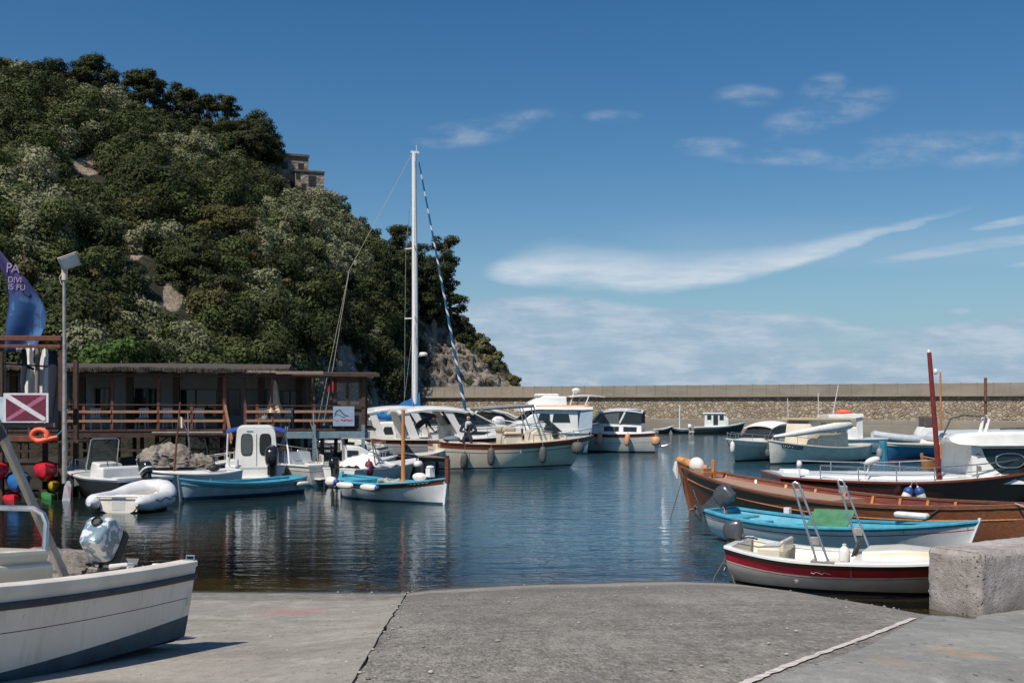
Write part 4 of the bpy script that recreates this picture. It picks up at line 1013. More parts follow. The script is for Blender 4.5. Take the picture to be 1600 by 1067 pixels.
# ================================================================== DIVE PLATFORM (left)
YP = 38.0
def pp(px, py, Y=YP): return P(px, py, Y)
plat = thing('dive_platform', 'dark wooden platform on posts with beam frame above and rack below', 'platform', (pp(50, 690).x, YP, 0))
X0 = plat.location.x
def lx(px, Y=YP): return (px-800)/F*Y-X0
def lz(py, Y=YP): return H-(py-YH)/F*Y
for px, y0, y1, dy_, w in [(2, 525, 830, 0, .16), (97, 525, 830, 0, .2), (90, 560, 800, 1.6, .16), (-40, 525, 830, 0, .18), (40, 680, 800, 1.6, .16)]:
    mb = MB(); mb.box((lx(px), dy_, (lz(y0)+lz(y1))/2), (w, w, lz(y0)-lz(y1))); mb.build('post', M_dkwood, plat, 0, .01)
mb = MB(); mb.bar((lx(-80), -.12, lz(528)), (lx(99), -.12, lz(529)), .14, .17); mb.build('beam', M_redwood, plat, 0, .01)
mb = MB(); mb.bar((lx(-80), -.10, lz(541)), (lx(97), -.10, lz(541.5)), .12, .12); mb.build('beam', M_redwood, plat, 0, .01)
mb = MB()
for i in range(9): mb.box((lx(10), -.1+i*.3, lz(690)), (5.2, .28, .06))
mb.build('deck', M_dkwood, plat, 0)
mb = MB(); mb.bar((lx(-60), -.3, lz(665)), (lx(92), -.3, lz(664)), .12, .15); mb.build('rail_board', M_oldwood, plat, 0, .01)
mb = MB(); mb.bar((lx(-60), -.28, lz(684)), (lx(92), -.28, lz(685)), .1, .2); mb.build('rail_board', M_redwood, plat, 0, .01)
mb = MB()
for z in (726, 748, 768, 790): mb.bar((lx(-60), .5, lz(z)), (lx(98), .5, lz(z)), .08, .08)
mb.build('rack_bar', M_dkwood, plat, 0)
# bank below / behind the platform, rock blackened to stand for shade there
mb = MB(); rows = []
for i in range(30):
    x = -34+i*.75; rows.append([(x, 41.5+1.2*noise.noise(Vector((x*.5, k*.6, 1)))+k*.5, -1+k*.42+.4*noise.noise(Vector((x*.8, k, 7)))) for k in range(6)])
mb.grid(rows); tag(mb.build('rocky_bank', mat('shaded_bank_rock', (.022,.018,.014), .95, .5, 1.5, bump=.8, bscale=3), smooth=30), kind='structure')

# dive flag sign
sg = thing('dive_flag_sign', 'maroon sign with white diagonal stripe on the platform rail', 'sign', pp(41, 660, YP-.5))
k = (YP-.5)/F
mb = MB(); mb.box((0, 0, 23*k), (70*k, .05, 46*k)); mb.build('frame', M_signwhite, sg, 0)
mb = MB(); mb.box((0, -.03, 23*k), (62*k, .02, 40*k)); mb.build('panel', M_maroon, sg, 0)
mb = MB(); mb.prism([(31*k, -.041, 43*k), (31*k, -.041, 38*k), (-26*k, -.041, 3*k), (-31*k, -.041, 3*k), (-31*k, -.041, 6*k), (26*k, -.041, 43*k)], (0, -.004, 0)); mb.build('faded_stripe', M_signpink, sg, 0)
mb = MB(); mb.prism([(-31*k, -.047, 43*k), (-25*k, -.047, 43*k), (31*k, -.047, 8*k), (31*k, -.047, 3*k), (26*k, -.047, 3*k), (-31*k, -.047, 38*k)], (0, -.004, 0)); mb.build('stripe', M_signwhite, sg, 0)
sg = thing('pale_banner', 'pale blue white panel beside the maroon sign, cut by the picture edge', 'sign', pp(-4, 660, YP-.5))
mb = MB(); mb.box((0, 0, 20*k), (22*k, .04, 40*k)); mb.build('panel', mat('pale_panel', (.45,.55,.62), .6, .2, 2), sg, 0)
# parasols
for i, (px, y0, y1, w, lab) in enumerate([(45, 540, 618, 20, 'closed white parasol tied with a dark strap behind the maroon sign'), (70, 546, 617, 17, 'closed white parasol hanging untied, nearer the lamp post')]):
    t = thing('closed_umbrella', lab, 'parasol', pp(px, 690, YP+.8), group='closed white parasols on the platform'); kk = (YP+.8)/F
    mb = MB(); mb.tube([(0, 0, 0), (0, 0, (690-y0+3)*kk)], .03, 8); mb.build('pole', M_alu, t)
    rows = []
    for f in np.linspace(0, 1, 12):
        z = (690-y0-(y1-y0)*f)*kk; r = w*.5*kk*(.35+.65*math.sin(min(1, f*1.5)*math.pi/2))*(1-.25*max(0, f-.75)*4*.6)
        if i == 0 and abs(f-.33) < .06: r *= .72
        rows.append([(r*(1+.2*math.sin(5*a+f*2))*math.cos(a), r*(1+.2*math.sin(5*a+f*2))*math.sin(a), z) for a in [2*math.pi*q/30 for q in range(30)]])
    mb = MB(); mb.loft(rows); mb.build('canopy', M_canvas, t)
    if i == 0:
        mb = MB(); mb.tube([(-.28, -.26, (690-568)*kk), (0, -.3, (690-572)*kk), (.28, -.2, (690-577)*kk)], .045, 6); mb.build('strap', M_navycloth, t)
t = thing('timber_pole', 'slanting grey timber pole between the closed white parasols', 'pole', pp(57, 690, YP+.4))
mb = MB(); mb.tube([(0, 0, 0), (.05, 0, 3.35)], [.09, .075], 9); mb.build('shaft', M_oldwood, t)
mb = MB(); mb.bar((-1.2, -.1, 2.75), (.9, -.1, 2.62), .05, .06); mb.build('cross_bar', M_dkwood, t, 0)
# wetsuits / nets hanging
for px, w, y0, y1, lab in [(37, 9, 545, 618, 'dark navy wetsuit hanging beside the tied parasol'), (82, 16, 548, 650, 'black wetsuit hanging beside the corner post of the platform')]:
    mb = MB(); kk = YP/F; rows = []
    for f in np.linspace(0, 1, 10):
        r = w*.5*kk*(.55+.45*math.sin(f*3.0+.6)); rows.append([(r*math.cos(a)+.03*math.sin(f*5), .35*r*math.sin(a), -(y1-y0)*kk*f) for a in [2*math.pi*q/12 for q in range(12)]])
    mb.loft(rows); o = mb.build('wetsuit', M_navycloth); o.location = pp(px, y0, YP+.25); tag(o, lab, 'wetsuit', 'wetsuits hanging on the platform')
# life buoy
t = thing('horseshoe_buoy', 'orange horseshoe life buoy hanging under the maroon sign', 'life buoy', pp(62, 680, YP-.6))
mb = MB(); pts = []
for i in range(20):
    a = rad(-25)+rad(300)*i/19; pts.append((.27*math.cos(a), 0, .2*math.sin(a)))
pts.append((.62, 0, -.05)); mb.tube(pts, [.085]*18+[.1, .1, .06], 10); mb.build('ring', M_orange, t)
mb = MB(); mb.tube([(.6, 0, 0), (.8, 0, .2), (.86, 0, .55), (.95, .05, .9)], .016, 6); mb.build('line', M_turq, t)
# kayaks: long hulls lying in the rack, bows to the viewer
def kayak(px, py, w, m1, m2, lab, tiltz=0, lenk=3.4):
    t = thing('kayak', lab, 'kayak', pp(px, py, YP-.9), (0, 0, math.atan2(F, px-800)+tiltz*.6), 'kayaks stacked under the platform'); k = YP/F; r = w*k*.5
    st = [(0, .03, .55), (.06, .28, .75), (.2, .55, .9), (.5, .85, 1), (1.2, 1, 1), (2.3, .95, 1), (3.1, .4, .9), (lenk, .03, .6)]
    mb = MB(); mb.loft([[(x, r*q*s*math.cos(a), r*hh*(.25 if math.sin(a) > 0 else 1.15)*math.sin(a)*1.0+r*(1-hh)*.5) for a in [2*math.pi*i/18 for i in range(18)]] for x, q, hh in st for s in (1,)]); mb.build('hull', m1, t)
    mb = MB(); mb.loft([[(x, r*.93*q*math.cos(a), r*.34*hh*math.sin(a)+r*.10+r*(1-hh)*.5) for a in [math.pi*i/10 for i in range(11)]] for x, q, hh in st], closed=False); mb.build('deck', m2, t)
for a in [(71, 733, 35, M_kred, M_kred, 'red kayak with yellow trim, topmost of its stack by the corner post'), (28, 750, 37, M_kblue, M_kblue, 'blue kayak in the rack below the red ones'), (-3, 732, 32, M_kred, M_kred, 'red kayak cut by the picture edge'), (22, 780, 28, M_kred, M_kred, 'red kayak end under the blue kayak', .1), (50, 787, 32, M_kgreen, M_kgreen, 'dark green kayak at the bottom of the rack'), (82, 757, 20, M_kyel, M_kyel, 'narrow yellow kayak beneath the topmost red one', -.1), (80, 778, 24, M_kgreen, M_kgreen, 'green kayak low behind the slanting pole', .1)]:
    kayak(*a)
t = thing('leaning_surfboard', 'grey board leaning against the foot of the lamp post', 'board', pp(101, 797, YP-1.2), (rad(-8), rad(4), 0))
mb = MB(); mb.prism([(-.14, 0, 0), (.17, 0, .02), (.12, 0, .85), (.05, 0, 1.0), (-.06, 0, .98), (-.12, 0, .8)], (0, .05, 0)); mb.build('board', mat('grey_board', (.34,.36,.38), .5, .2, 3, dirt=.3), t, 0, .01)
mb = MB(); mb.prism([(-.02, -.006, .85), (.1, -.006, .8), (.13, -.006, .35)], (0, .004, 0)); mb.build('pink_flash', M_signpink, t, 0)
# lamp post
lp = thing('lamp_post', 'thin grey lamp post with a square floodlight on top', 'lamp', pp(101, 700, YP-.9)); k = (YP-.9)/F
mb = MB(); mb.tube([(0, 0, -1.2), (0, 0, 120*k), (-.02, 0, 272*k)], [.09, .068, .05], 12); mb.build('pole', M_tin, lp)
mb = MB(); mb.tube([(0, 0, 262*k), (0, 0, 280*k)], .1, 10); mb.tube([(-.1, 0, 255*k), (-.16, -.05, 266*k), (-.03, -.04, 276*k), (.05, 0, 285*k)], .02, 6); mb.tube([(0, 0, 278*k), (.09, 0, 290*k)], .03, 6); mb.build('bracket', M_lamp, lp)
mb = MB(); Rm = Euler((rad(22), rad(-24), rad(25))).to_matrix(); o0 = Vector((.13, 0, 293*k))
fr_ = [Vector((x*.30, -.12, z*.22)) for x, z in ((-1, -1), (1, -1), (1, 1), (-1, 1))]; bk_ = [Vector((x*.14, .26, z*.12)) for x, z in ((-1, -1), (1, -1), (1, 1), (-1, 1))]
mb.loft([[o0+Rm @ p for p in fr_], [o0+Rm @ p for p in bk_]]); mb.box(o0+Rm @ Vector((0, -.14, 0)), (.64, .05, .48), Rm); hd = mb.build('floodlight', M_lamp, lp, 30, .01)
mb = MB(); mb.box(o0+Rm @ Vector((0, -.17, 0)), (.52, .02, .36), Rm); mb.build('lens', M_signwhite, hd, 0)

# feather banner
bn = thing('feather_banner', 'curved blue and purple feather banner with white lettering', 'banner', pp(8, 690, YP+1.6)); YB = YP+1.6; k = YB/F
ox = (8-800)/F*YB
def bpt(f, g):
    """f 0 top .. 1 bottom, g 0 pole edge .. 1 free edge"""
    y = 388+162*f
    l = np.interp(f, [0, .1, .3, .55, .8, 1], [-14, -8, 8, 14, 12, 11]); r = np.interp(f, [0, .15, .3, .5, .62, .75, .9, 1], [-3, 18, 42, 62, 70, 70, 62, 57])
    px = l+(r-l)*g; wv = .16*math.sin(g*5+f*5.5)*min(1, f*2)
    return Vector(((px-8)*k, wv, (690-y)*k))
m, b, bs, oc, out = newmat('banner_print')
sp = b.n('ShaderNodeSeparateXYZ'); b.lk(oc, sp.inputs[0])
h_ = b.m('DIVIDE', b.m('SUBTRACT', sp.outputs[2], 140*k), 162*k)
c = b.mix(b.ss(h_, .42, .72), (.010, .060, .19), (.028, .02, .10))
nz = b.noise(b.vmap(oc, (2.2, 1, .7), rot=(0, .6, 0)), 1.2, 2, .5, 1.2)
c = b.mix(b.m('MULTIPLY', b.m('MULTIPLY', b.ss(nz, .56, .66), b.m('SUBTRACT', 1, b.ss(h_, .45, .6))), .8), c, (.06, .16, .34))
c = b.mix(b.m('MULTIPLY', b.ss(b.noise(b.vmap(oc, rot=(0, .9, 0)), 2.3, 2, .5, 2), .6, .68), .5), c, (.02, .03, .10))
b.lk(c, bs.inputs['Base Color']); bs.inputs['Roughness'].default_value = .75
mb = MB(); mb.grid([[bpt(f, g) for g in np.linspace(0, 1, 14)] for f in np.linspace(0, 1, 40)])
sail = mb.build('sail', m, bn, 80); sd = sail.modifiers.new('thick', 'SOLIDIFY'); sd.thickness = .008
mb = MB(); mb.tube([(.1, 0, -.1), (.0, .02, 60*k), (bpt(.8, 0)), (bpt(.5, 0)), (bpt(.25, 0)), (bpt(.1, 0)), (bpt(0, 0.3))], [.03, .03, .025, .022, .018, .014, .01], 6); mb.build('pole', M_rub, bn)
M_let = mat('banner_lettering', (.30,.24,.40), .8, .1, 4)
def blet(txt, f, g, size, m=M_let):
    p = bpt(f, g); q = bpt(f, g+.05); d = (q-p).normalized(); M = Matrix.Translation(p+Vector((0, -.05, 0))) @ Euler((rad(90), 0, math.atan2(d.y, d.x)*.6)).to_matrix().to_4x4() @ Matrix.Rotation(rad(-4), 4, 'Z')
    textmesh(txt, size, 'lettering', m, sail, M)
blet('P', .235, .42, .50); blet('A', .24, .78, .46); blet('DIVI', .335, .46, .30); blet('IS FU', .405, .45, .30)
mb = MB(); mb.grid([[bpt(f, g)+Vector((0, -.03, 0)) for g in np.linspace(.28, .95, 10)] for f in (.935, .965, .999)]); o = mb.build('hem_label', M_signwhite, sail, 80); o.modifiers.new('t', 'SOLIDIFY').thickness = .004
blet('PIX', .992, .62, .34, M_rub)

# shore rocks
def rock(name, label, loc, r, seed, cat='rock', m=None, cut=.35):
    bm = bmesh.new(); bmesh.ops.create_icosphere(bm, subdivisions=5, radius=1); o_ = Vector((seed*7.1, seed*3.3, seed))
    for v in bm.verts:
        n = v.co.normalized(); d = 1+.22*noise.fractal(n*1.3+o_, 1, 2, 4)-.22*abs(noise.noise(n*1.6+o_))+.10*noise.cell(n*2.2+o_)+.05*noise.noise(n*9+o_)
        v.co = Vector((n.x*r[0], n.y*r[1], n.z*r[2]))*d
    me = bpy.data.meshes.new(name); bm.to_mesh(me); bm.free(); me.polygons.foreach_set('use_smooth', [True]*len(me.polygons)); me.set_sharp_from_angle(angle=rad(32))
    me.materials.append(m); o = bpy.data.objects.new(name, me); COL.objects.link(o); o.location = loc; tag(o, label, cat); return o
m, b, bs, oc, out = newmat('shore_limestone')
n1 = b.noise(oc, 1.2, 6, .7); n2 = b.noise(oc, 5, 6, .7)
c = b.mix(b.ss(n1, .35, .62), (.34, .305, .27), (.22, .19, .16)); c = b.mix(b.m('MULTIPLY', b.ss(n2, .5, .68), .8), c, (.075, .065, .055))
b.lk(c, bs.inputs['Base Color']); bs.inputs['Roughness'].default_value = .92; b.lk(b.bump(b.m('ADD', n1, n2), 1, .12), bs.inputs['Normal']); M_lime = m
rock('boulder', 'big pale grey boulder at the water under the restaurant', P(262, 722, 42.5)+Vector((0, 0, -.1)), (1.25, .9, .8), 3, m=M_lime)
rock('boulder', 'smaller grey boulder adjoining the big one under the restaurant', P(308, 730, 42.8)+Vector((0, 0, -.1)), (.85, .8, .6), 5, m=M_lime)
rock('shore_rock', 'flat pale rock at the waterline behind the beached boat', P(70, 893, 20.8), (1.15, 1.3, .42), 9, m=M_lime)
rock('shore_rock', 'low brownish rock shelf in the shallow beside the flat pale rock', P(118, 906, 19.8), (.75, .6, .26), 12, m=M_lime)
rock('shore_rock', 'pale rock behind the white console of the beached boat', P(10, 895, 21.5), (1.0, 1.1, .4), 15, m=M_lime)
# jetty
jt = thing('plank_jetty', 'low weathered plank jetty running past the moored gozzo', 'jetty', (0, 0, 0))
mb = MB(); a0, a1 = P(540, 706, 48.5), P(700, 719, 50.2); a0.z = a1.z = 0; jd = (a1-a0).normalized(); jn = Vector((-jd.y, jd.x, 0)); JL = (a1-a0).length; jz = 1.03
for i in range(int(JL/.22)):
    c_ = a0+jd*(i*.22+.1)+jn*.9+Vector((0, 0, jz-(.25*i*.22/JL))); mb.box(c_, (.2, 2.0+random.uniform(-.06, .06), .045), (0, 0, math.atan2(jd.y, jd.x)))
mb.build('planks', M_oldwood, jt, 0)
mb = MB()
for s in (.05, 1.75): mb.bar(a0+jn*s+Vector((0, 0, jz-.12)), a1+jn*s+Vector((0, 0, jz-.37)), .1, .16)
mb.build('stringer', M_dkwood, jt, 0)
for i in range(5):
    for s in (.1, 1.7):
        p = a0+jd*(JL*i/4)+jn*s; mb = MB(); mb.tube([p+Vector((0, 0, -1)), p+Vector((0, 0, jz-.15))], .09, 8); mb.build('pile', M_dkwood, jt)
# ================================================================== BOAT BUILDER
class Boat:
    def __init__(s, name, label, cat, stern, bow, beam, sheer, keel=-.25, sf=.82, p=(.34, .8), rake=.5, kb=0.0, ks=None, tilt=0.0, group=None, z0=0.0, full=2.3, bulge=.42, bow_half=.02):
        d = Vector((bow[0]-stern[0], bow[1]-stern[1], 0)); s.L = d.length; s.beam = beam; s.sh = sheer; s.k0 = keel; s.sf = sf; s.pp = p
        s.rake = rake; s.kb = kb; s.ks = keel if ks is None else ks; s.full = full; s.bulge = bulge; s.bh = bow_half
        s.root = thing(name, label, cat, (stern[0], stern[1], z0), (0, -tilt, math.atan2(d.y, d.x)), group)
    def b(s, t):
        B = s.beam/2; m = s.bulge
        if t < m:
            q = ((m-t)/m)
            return B*(s.sf+(1-s.sf)*(1-q**2.2)) if s.sf > .3 else B*max(s.sf, (1-q**2.6)**.75)
        q = (t-m)/(1-m); return max(s.bh, B*(1-q**s.full)**.9)
    def s_(s, t):
        a, m, c = s.sh
        return m+(a-m)*((.4-t)/.4)**2 if t < .4 else m+(c-m)*((t-.4)/.6)**2
    def k_(s, t):
        k = s.k0
        if t > .68: k += (s.kb-s.k0)*((t-.68)/.32)**2
        if t < .3: k += (s.ks-s.k0)*((.3-t)/.3)**2
        return k
    def p_(s, t): return s.pp[0]+(s.pp[1]-s.pp[0])*smst(.35, 1, t)
    def x_(s, t, z): return t*(s.L-s.rake)+s.rake*frac(z)*smst(.45, 1, t)
    chine = None
    def yf(s, t, z):
        if s.chine is None: return max(z, 0)**s.p_(t)
        zc, yc = s.chine; zc = zc+.25*smst(.45, 1, t); yc = yc-.5*smst(.45, 1, t)
        return yc*z/zc if z < zc else yc+(1-yc)*((z-zc)/(1-zc))**.8
    def pt(s, t, z, side=1, off=0.0):
        """z: 0 keel .. 1 sheer"""
        return Vector((s.x_(t, z), side*(s.b(t)*s.yf(t, z)+off), s.k_(t)+(s.s_(t)-s.k_(t))*z))
    def zr(s, t, e):
        if e is None: return 1.0
        D = s.s_(t)-s.k_(t); ev = e[1](t) if callable(e[1]) else e[1]; z = s.s_(t)-ev if e[0] == 's' else ev
        return min(.985, max(.03, (z-s.k_(t))/D))
    def hull(s, bands, nt=34, sub=4, nm='hull', ttop=1.0):
        mb = MB(); ts = [1-(1-i/nt)**1.25 for i in range(nt+1)]; mats = []
        for side in (1, -1):
            rows = []
            for t in ts:
                zs = [0.0, .01]; prev = .01; mi = []
                for k, (m, e) in enumerate(bands):
                    z1 = max(prev+.002, s.zr(t, e))
                    for q in range(1, sub+1): zs.append(prev+(z1-prev)*q/sub)
                    prev = z1
                rows.append([s.pt(t, z, side) for z in zs])
            o = len(mb.f); mb.grid(rows); nrow = len(rows[0])-1
            for i in range(len(ts)-1):
                for j in range(nrow): mb.mi[o+i*nrow+j] = max(0, (j-1)//sub) if j else 0
        if s.sf > .05:    # transom
            zs = [0.0, .01]; prev = .01
            for k, (m, e) in enumerate(bands):
                z1 = max(prev+.002, s.zr(0, e)); zs += [prev+(z1-prev)*q/sub for q in range(1, sub+1)]; prev = z1
            o = len(mb.f); mb.grid([[s.pt(0, z, 1) for z in zs], [s.pt(0, z, -1) for z in zs]])
            if ttop < 1: mb.f = mb.f[:o]; mb.mi = mb.mi[:o]; zs = [z for z in zs if z < ttop]; mb.grid([[s.pt(0, z, 1) for z in zs], [s.pt(0, z, -1) for z in zs]])
            for j in range(len(zs)-1): mb.mi[o+j] = max(0, (j-1)//sub) if j else 0
        s.hull_o = mb.build(nm, [m for m, e in bands], s.root, 50)
        return s.hull_o
    def gun(s, m, w=.09, h=.045, out=.03, t0=0, t1=1, nm='gunwale', stern=True, par=None, dz=0.0):
        mb = MB(); n = 36
        for side in (1, -1):
            rings = []
            for i in range(n+1):
                t = t0+(t1-t0)*i/n; p = s.pt(t, 1, side); bb = s.b(t); wi = min(w, bb*.9)
                yo = side*(bb+out); yi = side*max(0, bb-wi); z = p.z+dz
                rings.append([(p.x, yo, z-h*.5), (p.x, yo, z+h*.3), (p.x, yo-side*.012, z+h*.5), (p.x, yi, z+h*.5), (p.x, yi, z-h*.5)])
            mb.loft(rings)
        if stern and s.sf > .05:
            p = s.pt(0, 1, 1); mb.box((p.x+w*.4, 0, p.z+dz), (w, 2*s.b(0), h))
        return mb.build(nm, m, par or s.root, 40)
    def rub(s, m, d, r=.025, t0=0, t1=1, nm='rub_rail'):
        mb = MB()
        for side in (1, -1):
            mb.tube([s.pt(t0+(t1-t0)*i/30, s.zr(t0+(t1-t0)*i/30, ('s', d)), side, r*.3) for i in range(31)], r, 6)
        return mb.build(nm, m, s.root)
    def inner(s, m, floor, t0=.02, t1=.93, th=.06, nm='interior', top=0.0, caps=True):
        mb = MB(); n = 30
        for side in (1, -1):
            rows = []
            for i in range(n+1):
                t = t0+(t1-t0)*i/n; row = []
                zt = s.s_(t)-top
                for q in range(7):
                    z = zt+(floor-zt)*q/6; zz = (z-s.k_(t))/(s.s_(t)-s.k_(t))
                    row.append((s.x_(t, zz)-(0.03 if t > .9 else 0), side*max(0, s.b(t)*s.yf(t, max(zz, 0))-th), z))
                row.append((row[-1][0], 0, floor)); rows.append(row)
            mb.grid(rows)
            for t, e in ((t0, 0), (t1, 0)) if caps else ((t1, 0),):
                zt = s.s_(t)-top; r1 = []
                for q in range(7):
                    z = zt+(floor-zt)*q/6; zz = (z-s.k_(t))/(s.s_(t)-s.k_(t)); r1.append((s.x_(t, zz)-(0.03 if t > .9 else 0), side*max(0, s.b(t)*s.yf(t, max(zz, 0))-th), z))
                mb.grid([r1, [(q[0], 0, q[2]) for q in r1]])
        return mb.build(nm, m, s.root, 40)
    def deck(s, m, t0, t1, dz=0.0, camber=.05, inset=.0, nm='deck', par=None, lip=.12):
        mb = MB(); n = 24; rows = []
        for i in range(n+1):
            t = t0+(t1-t0)*i/n; bb = max(.005, s.b(t)-inset); z = s.s_(t)+dz; x = s.x_(t, 1)
            rows.append([(x, bb*math.sin(a), z+camber*(math.cos(a)**1.0)*(bb/(s.beam/2))) for a in [math.pi*(k/8-.5) for k in range(9)]])
        mb.grid(rows)
        for r in (rows[0], rows[-1]): mb.grid([r, [(q[0], q[1], q[2]-lip) for q in r]])
        return mb.build(nm, m, par or s.root, 40)
    def thwart(s, m, t, z, w=.24, th=.045, nm='thwart'):
        zz = (z-s.k_(t))/(s.s_(t)-s.k_(t)); hb_ = s.b(t)*zz**s.p_(t)-.05
        mb = MB(); mb.box((s.x_(t, zz), 0, z), (w, 2*hb_, th)); return mb.build(nm, m, s.root, 0, .008)
    def stem(s, m, up=.15, w=.07, d=.10, nm='stem_post', lean=.0):
        mb = MB(); rings = []
        for i in range(11):
            z = i/10; p = s.pt(1, z, 0); rings.append([(p.x-d*.4, -w/2, p.z), (p.x+d*.6, -w/2, p.z), (p.x+d*.6, w/2, p.z), (p.x-d*.4, w/2, p.z)])
        p = s.pt(1, 1, 0)
        rings.append([(p.x-d*.4+lean, -w/2, p.z+up), (p.x+d*.6+lean, -w/2, p.z+up), (p.x+d*.6+lean, w/2, p.z+up), (p.x-d*.4+lean, w/2, p.z+up)])
        mb.loft(rings); return mb.build(nm, m, s.root, 0, .008)
    def sternpost(s, m, up=.1, w=.07, d=.10, nm='stern_post'):
        mb = MB(); rings = []
        for z in (0, .3, .6, 1):
            p = s.pt(0, z, 0); rings.append([(p.x-d, -w/2, p.z), (p.x+.03, -w/2, p.z), (p.x+.03, w/2, p.z), (p.x-d, w/2, p.z)])
        p = s.pt(0, 1, 0); rings.append([(p.x-d, -w/2, p.z+up), (p.x+.03, -w/2, p.z+up), (p.x+.03, w/2, p.z+up), (p.x-d, w/2, p.z+up)])
        mb.loft(rings); return mb.build(nm, m, s.root, 0, .008)
    def cabin(s, st, m, r=.10, nm='cabin', par=None, n=5, bevel=0):
        """st: list of (x, halfw_bottom, halfw_top, z0, z1)"""
        mb = MB(); rings = []
        for (x, a, c, z0, z1) in st:
            R_ = min(r, (z1-z0)*.45, c*.6); h = [(a, z0), (a+(c-a)*.5, z0+(z1-R_-z0)*.5)]
            for k in range(n+1):
                q = math.pi/2*k/n; h.append((c-R_+R_*math.cos(q), z1-R_+R_*math.sin(q)))
            ring = [(x, y, z) for y, z in h]+[(x, -y, z) for y, z in reversed(h)]
            rings.append(ring)
        mb.loft(rings); o = mb.build(nm, m, par or s.root, 38, bevel); return o, st, r
    @staticmethod
    def side_pt(st, r, x, f, side):
        for i in range(len(st)-1):
            if min(st[i][0], st[i+1][0]) <= x <= max(st[i][0], st[i+1][0]):
                q = (x-st[i][0])/((st[i+1][0]-st[i][0]) or 1); a = [st[i][k]+(st[i+1][k]-st[i][k])*q for k in range(5)]; break
        else: a = st[0] if abs(x-st[0][0]) < abs(x-st[-1][0]) else st[-1]
        z1 = a[4]-min(r, (a[4]-a[3])*.45)
        return Vector((x, side*(a[1]+(a[2]-a[1])*f), a[3]+(z1-a[3])*f))
    def side_win(s, cab, outline, side, m, frame=None, nm='window', th=.018):
        """outline: list of (x, f) on the cabin side"""
        o, st, r = cab; pts = [s.side_pt(st, r, x, f, side) for x, f in outline]
        c = sum(pts, Vector())/len(pts); a = (pts[1]-pts[0]).cross(pts[2]-pts[0]).normalized()
        if a.y*side < 0: a = -a
        par = s.root
        if frame:
            mb = MB(); mb.prism([c+(p-c)*1.10-a*.02 for p in pts], a*(th+.012)); par = mb.build('window', frame, s.root, 0, .006); nm = 'pane'
        mb = MB(); mb.prism([p-a*.02 for p in pts], a*(th+.02)); return mb.build(nm, m, par, 0)
    def tubes(s, nm, lines, m, r=.014, n=6, par=None):
        mb = MB()
        for l in lines: mb.tube(l, r, n)
        return mb.build(nm, m, par or s.root)
    def railing(s, m, t0, t1, h, every=5, inset=.07, r=.014, n=14, nm='guard_rail', sides=(1, -1), close=False):
        mb = MB()
        for side in sides:
            top = []
            for i in range(n+1):
                t = t0+(t1-t0)*i/n; p = s.pt(t, 1, side, -min(inset, s.b(t)*.8)); e = p+Vector((0, 0, h)); top.append(e)
                if i % every == 0: mb.tube([p, e], r, 6)
            mb.tube(top, r, 6)
        return mb.build(nm, m, s.root)
    def world(s, p):
        e = s.root; M = Matrix.Translation(e.location) @ e.rotation_euler.to_matrix().to_4x4(); return M @ Vector(p)

def curved_canopy(parent, nm, m, x0, x1, w, z0, rise, th=.05, droop=.12, front_w=None, n=12, sagx=0.0):
    """cloth or moulded top: a curved sheet with thickness and rolled edges"""
    mb = MB(); rows = []
    for i in range(n+1):
        f = i/n; x = x0+(x1-x0)*f; ww = w+((front_w or w)-w)*f; row = []
        for k in range(11):
            g = k/10*2-1; row.append((x, g*ww/2, z0+rise*math.sin(f*math.pi*.9+.15)-droop*abs(g)**2.5-sagx*(f-.5)**2*4))
        rows.append(row+[(p[0], p[1]*.985, p[2]-th) for p in reversed(row)])
    mb.loft(rows); return mb.build(nm, m, parent, 50)

def panel(par, nm, pts, th, m, bev=0):
    """flat panel through 3d points with real thickness"""
    pts = [Vector(p) for p in pts]; n = (pts[1]-pts[0]).cross(pts[2]-pts[0]).normalized()
    mb = MB(); mb.prism([p-n*th/2 for p in pts], n*th); return mb.build(nm, m, par, 0, bev)

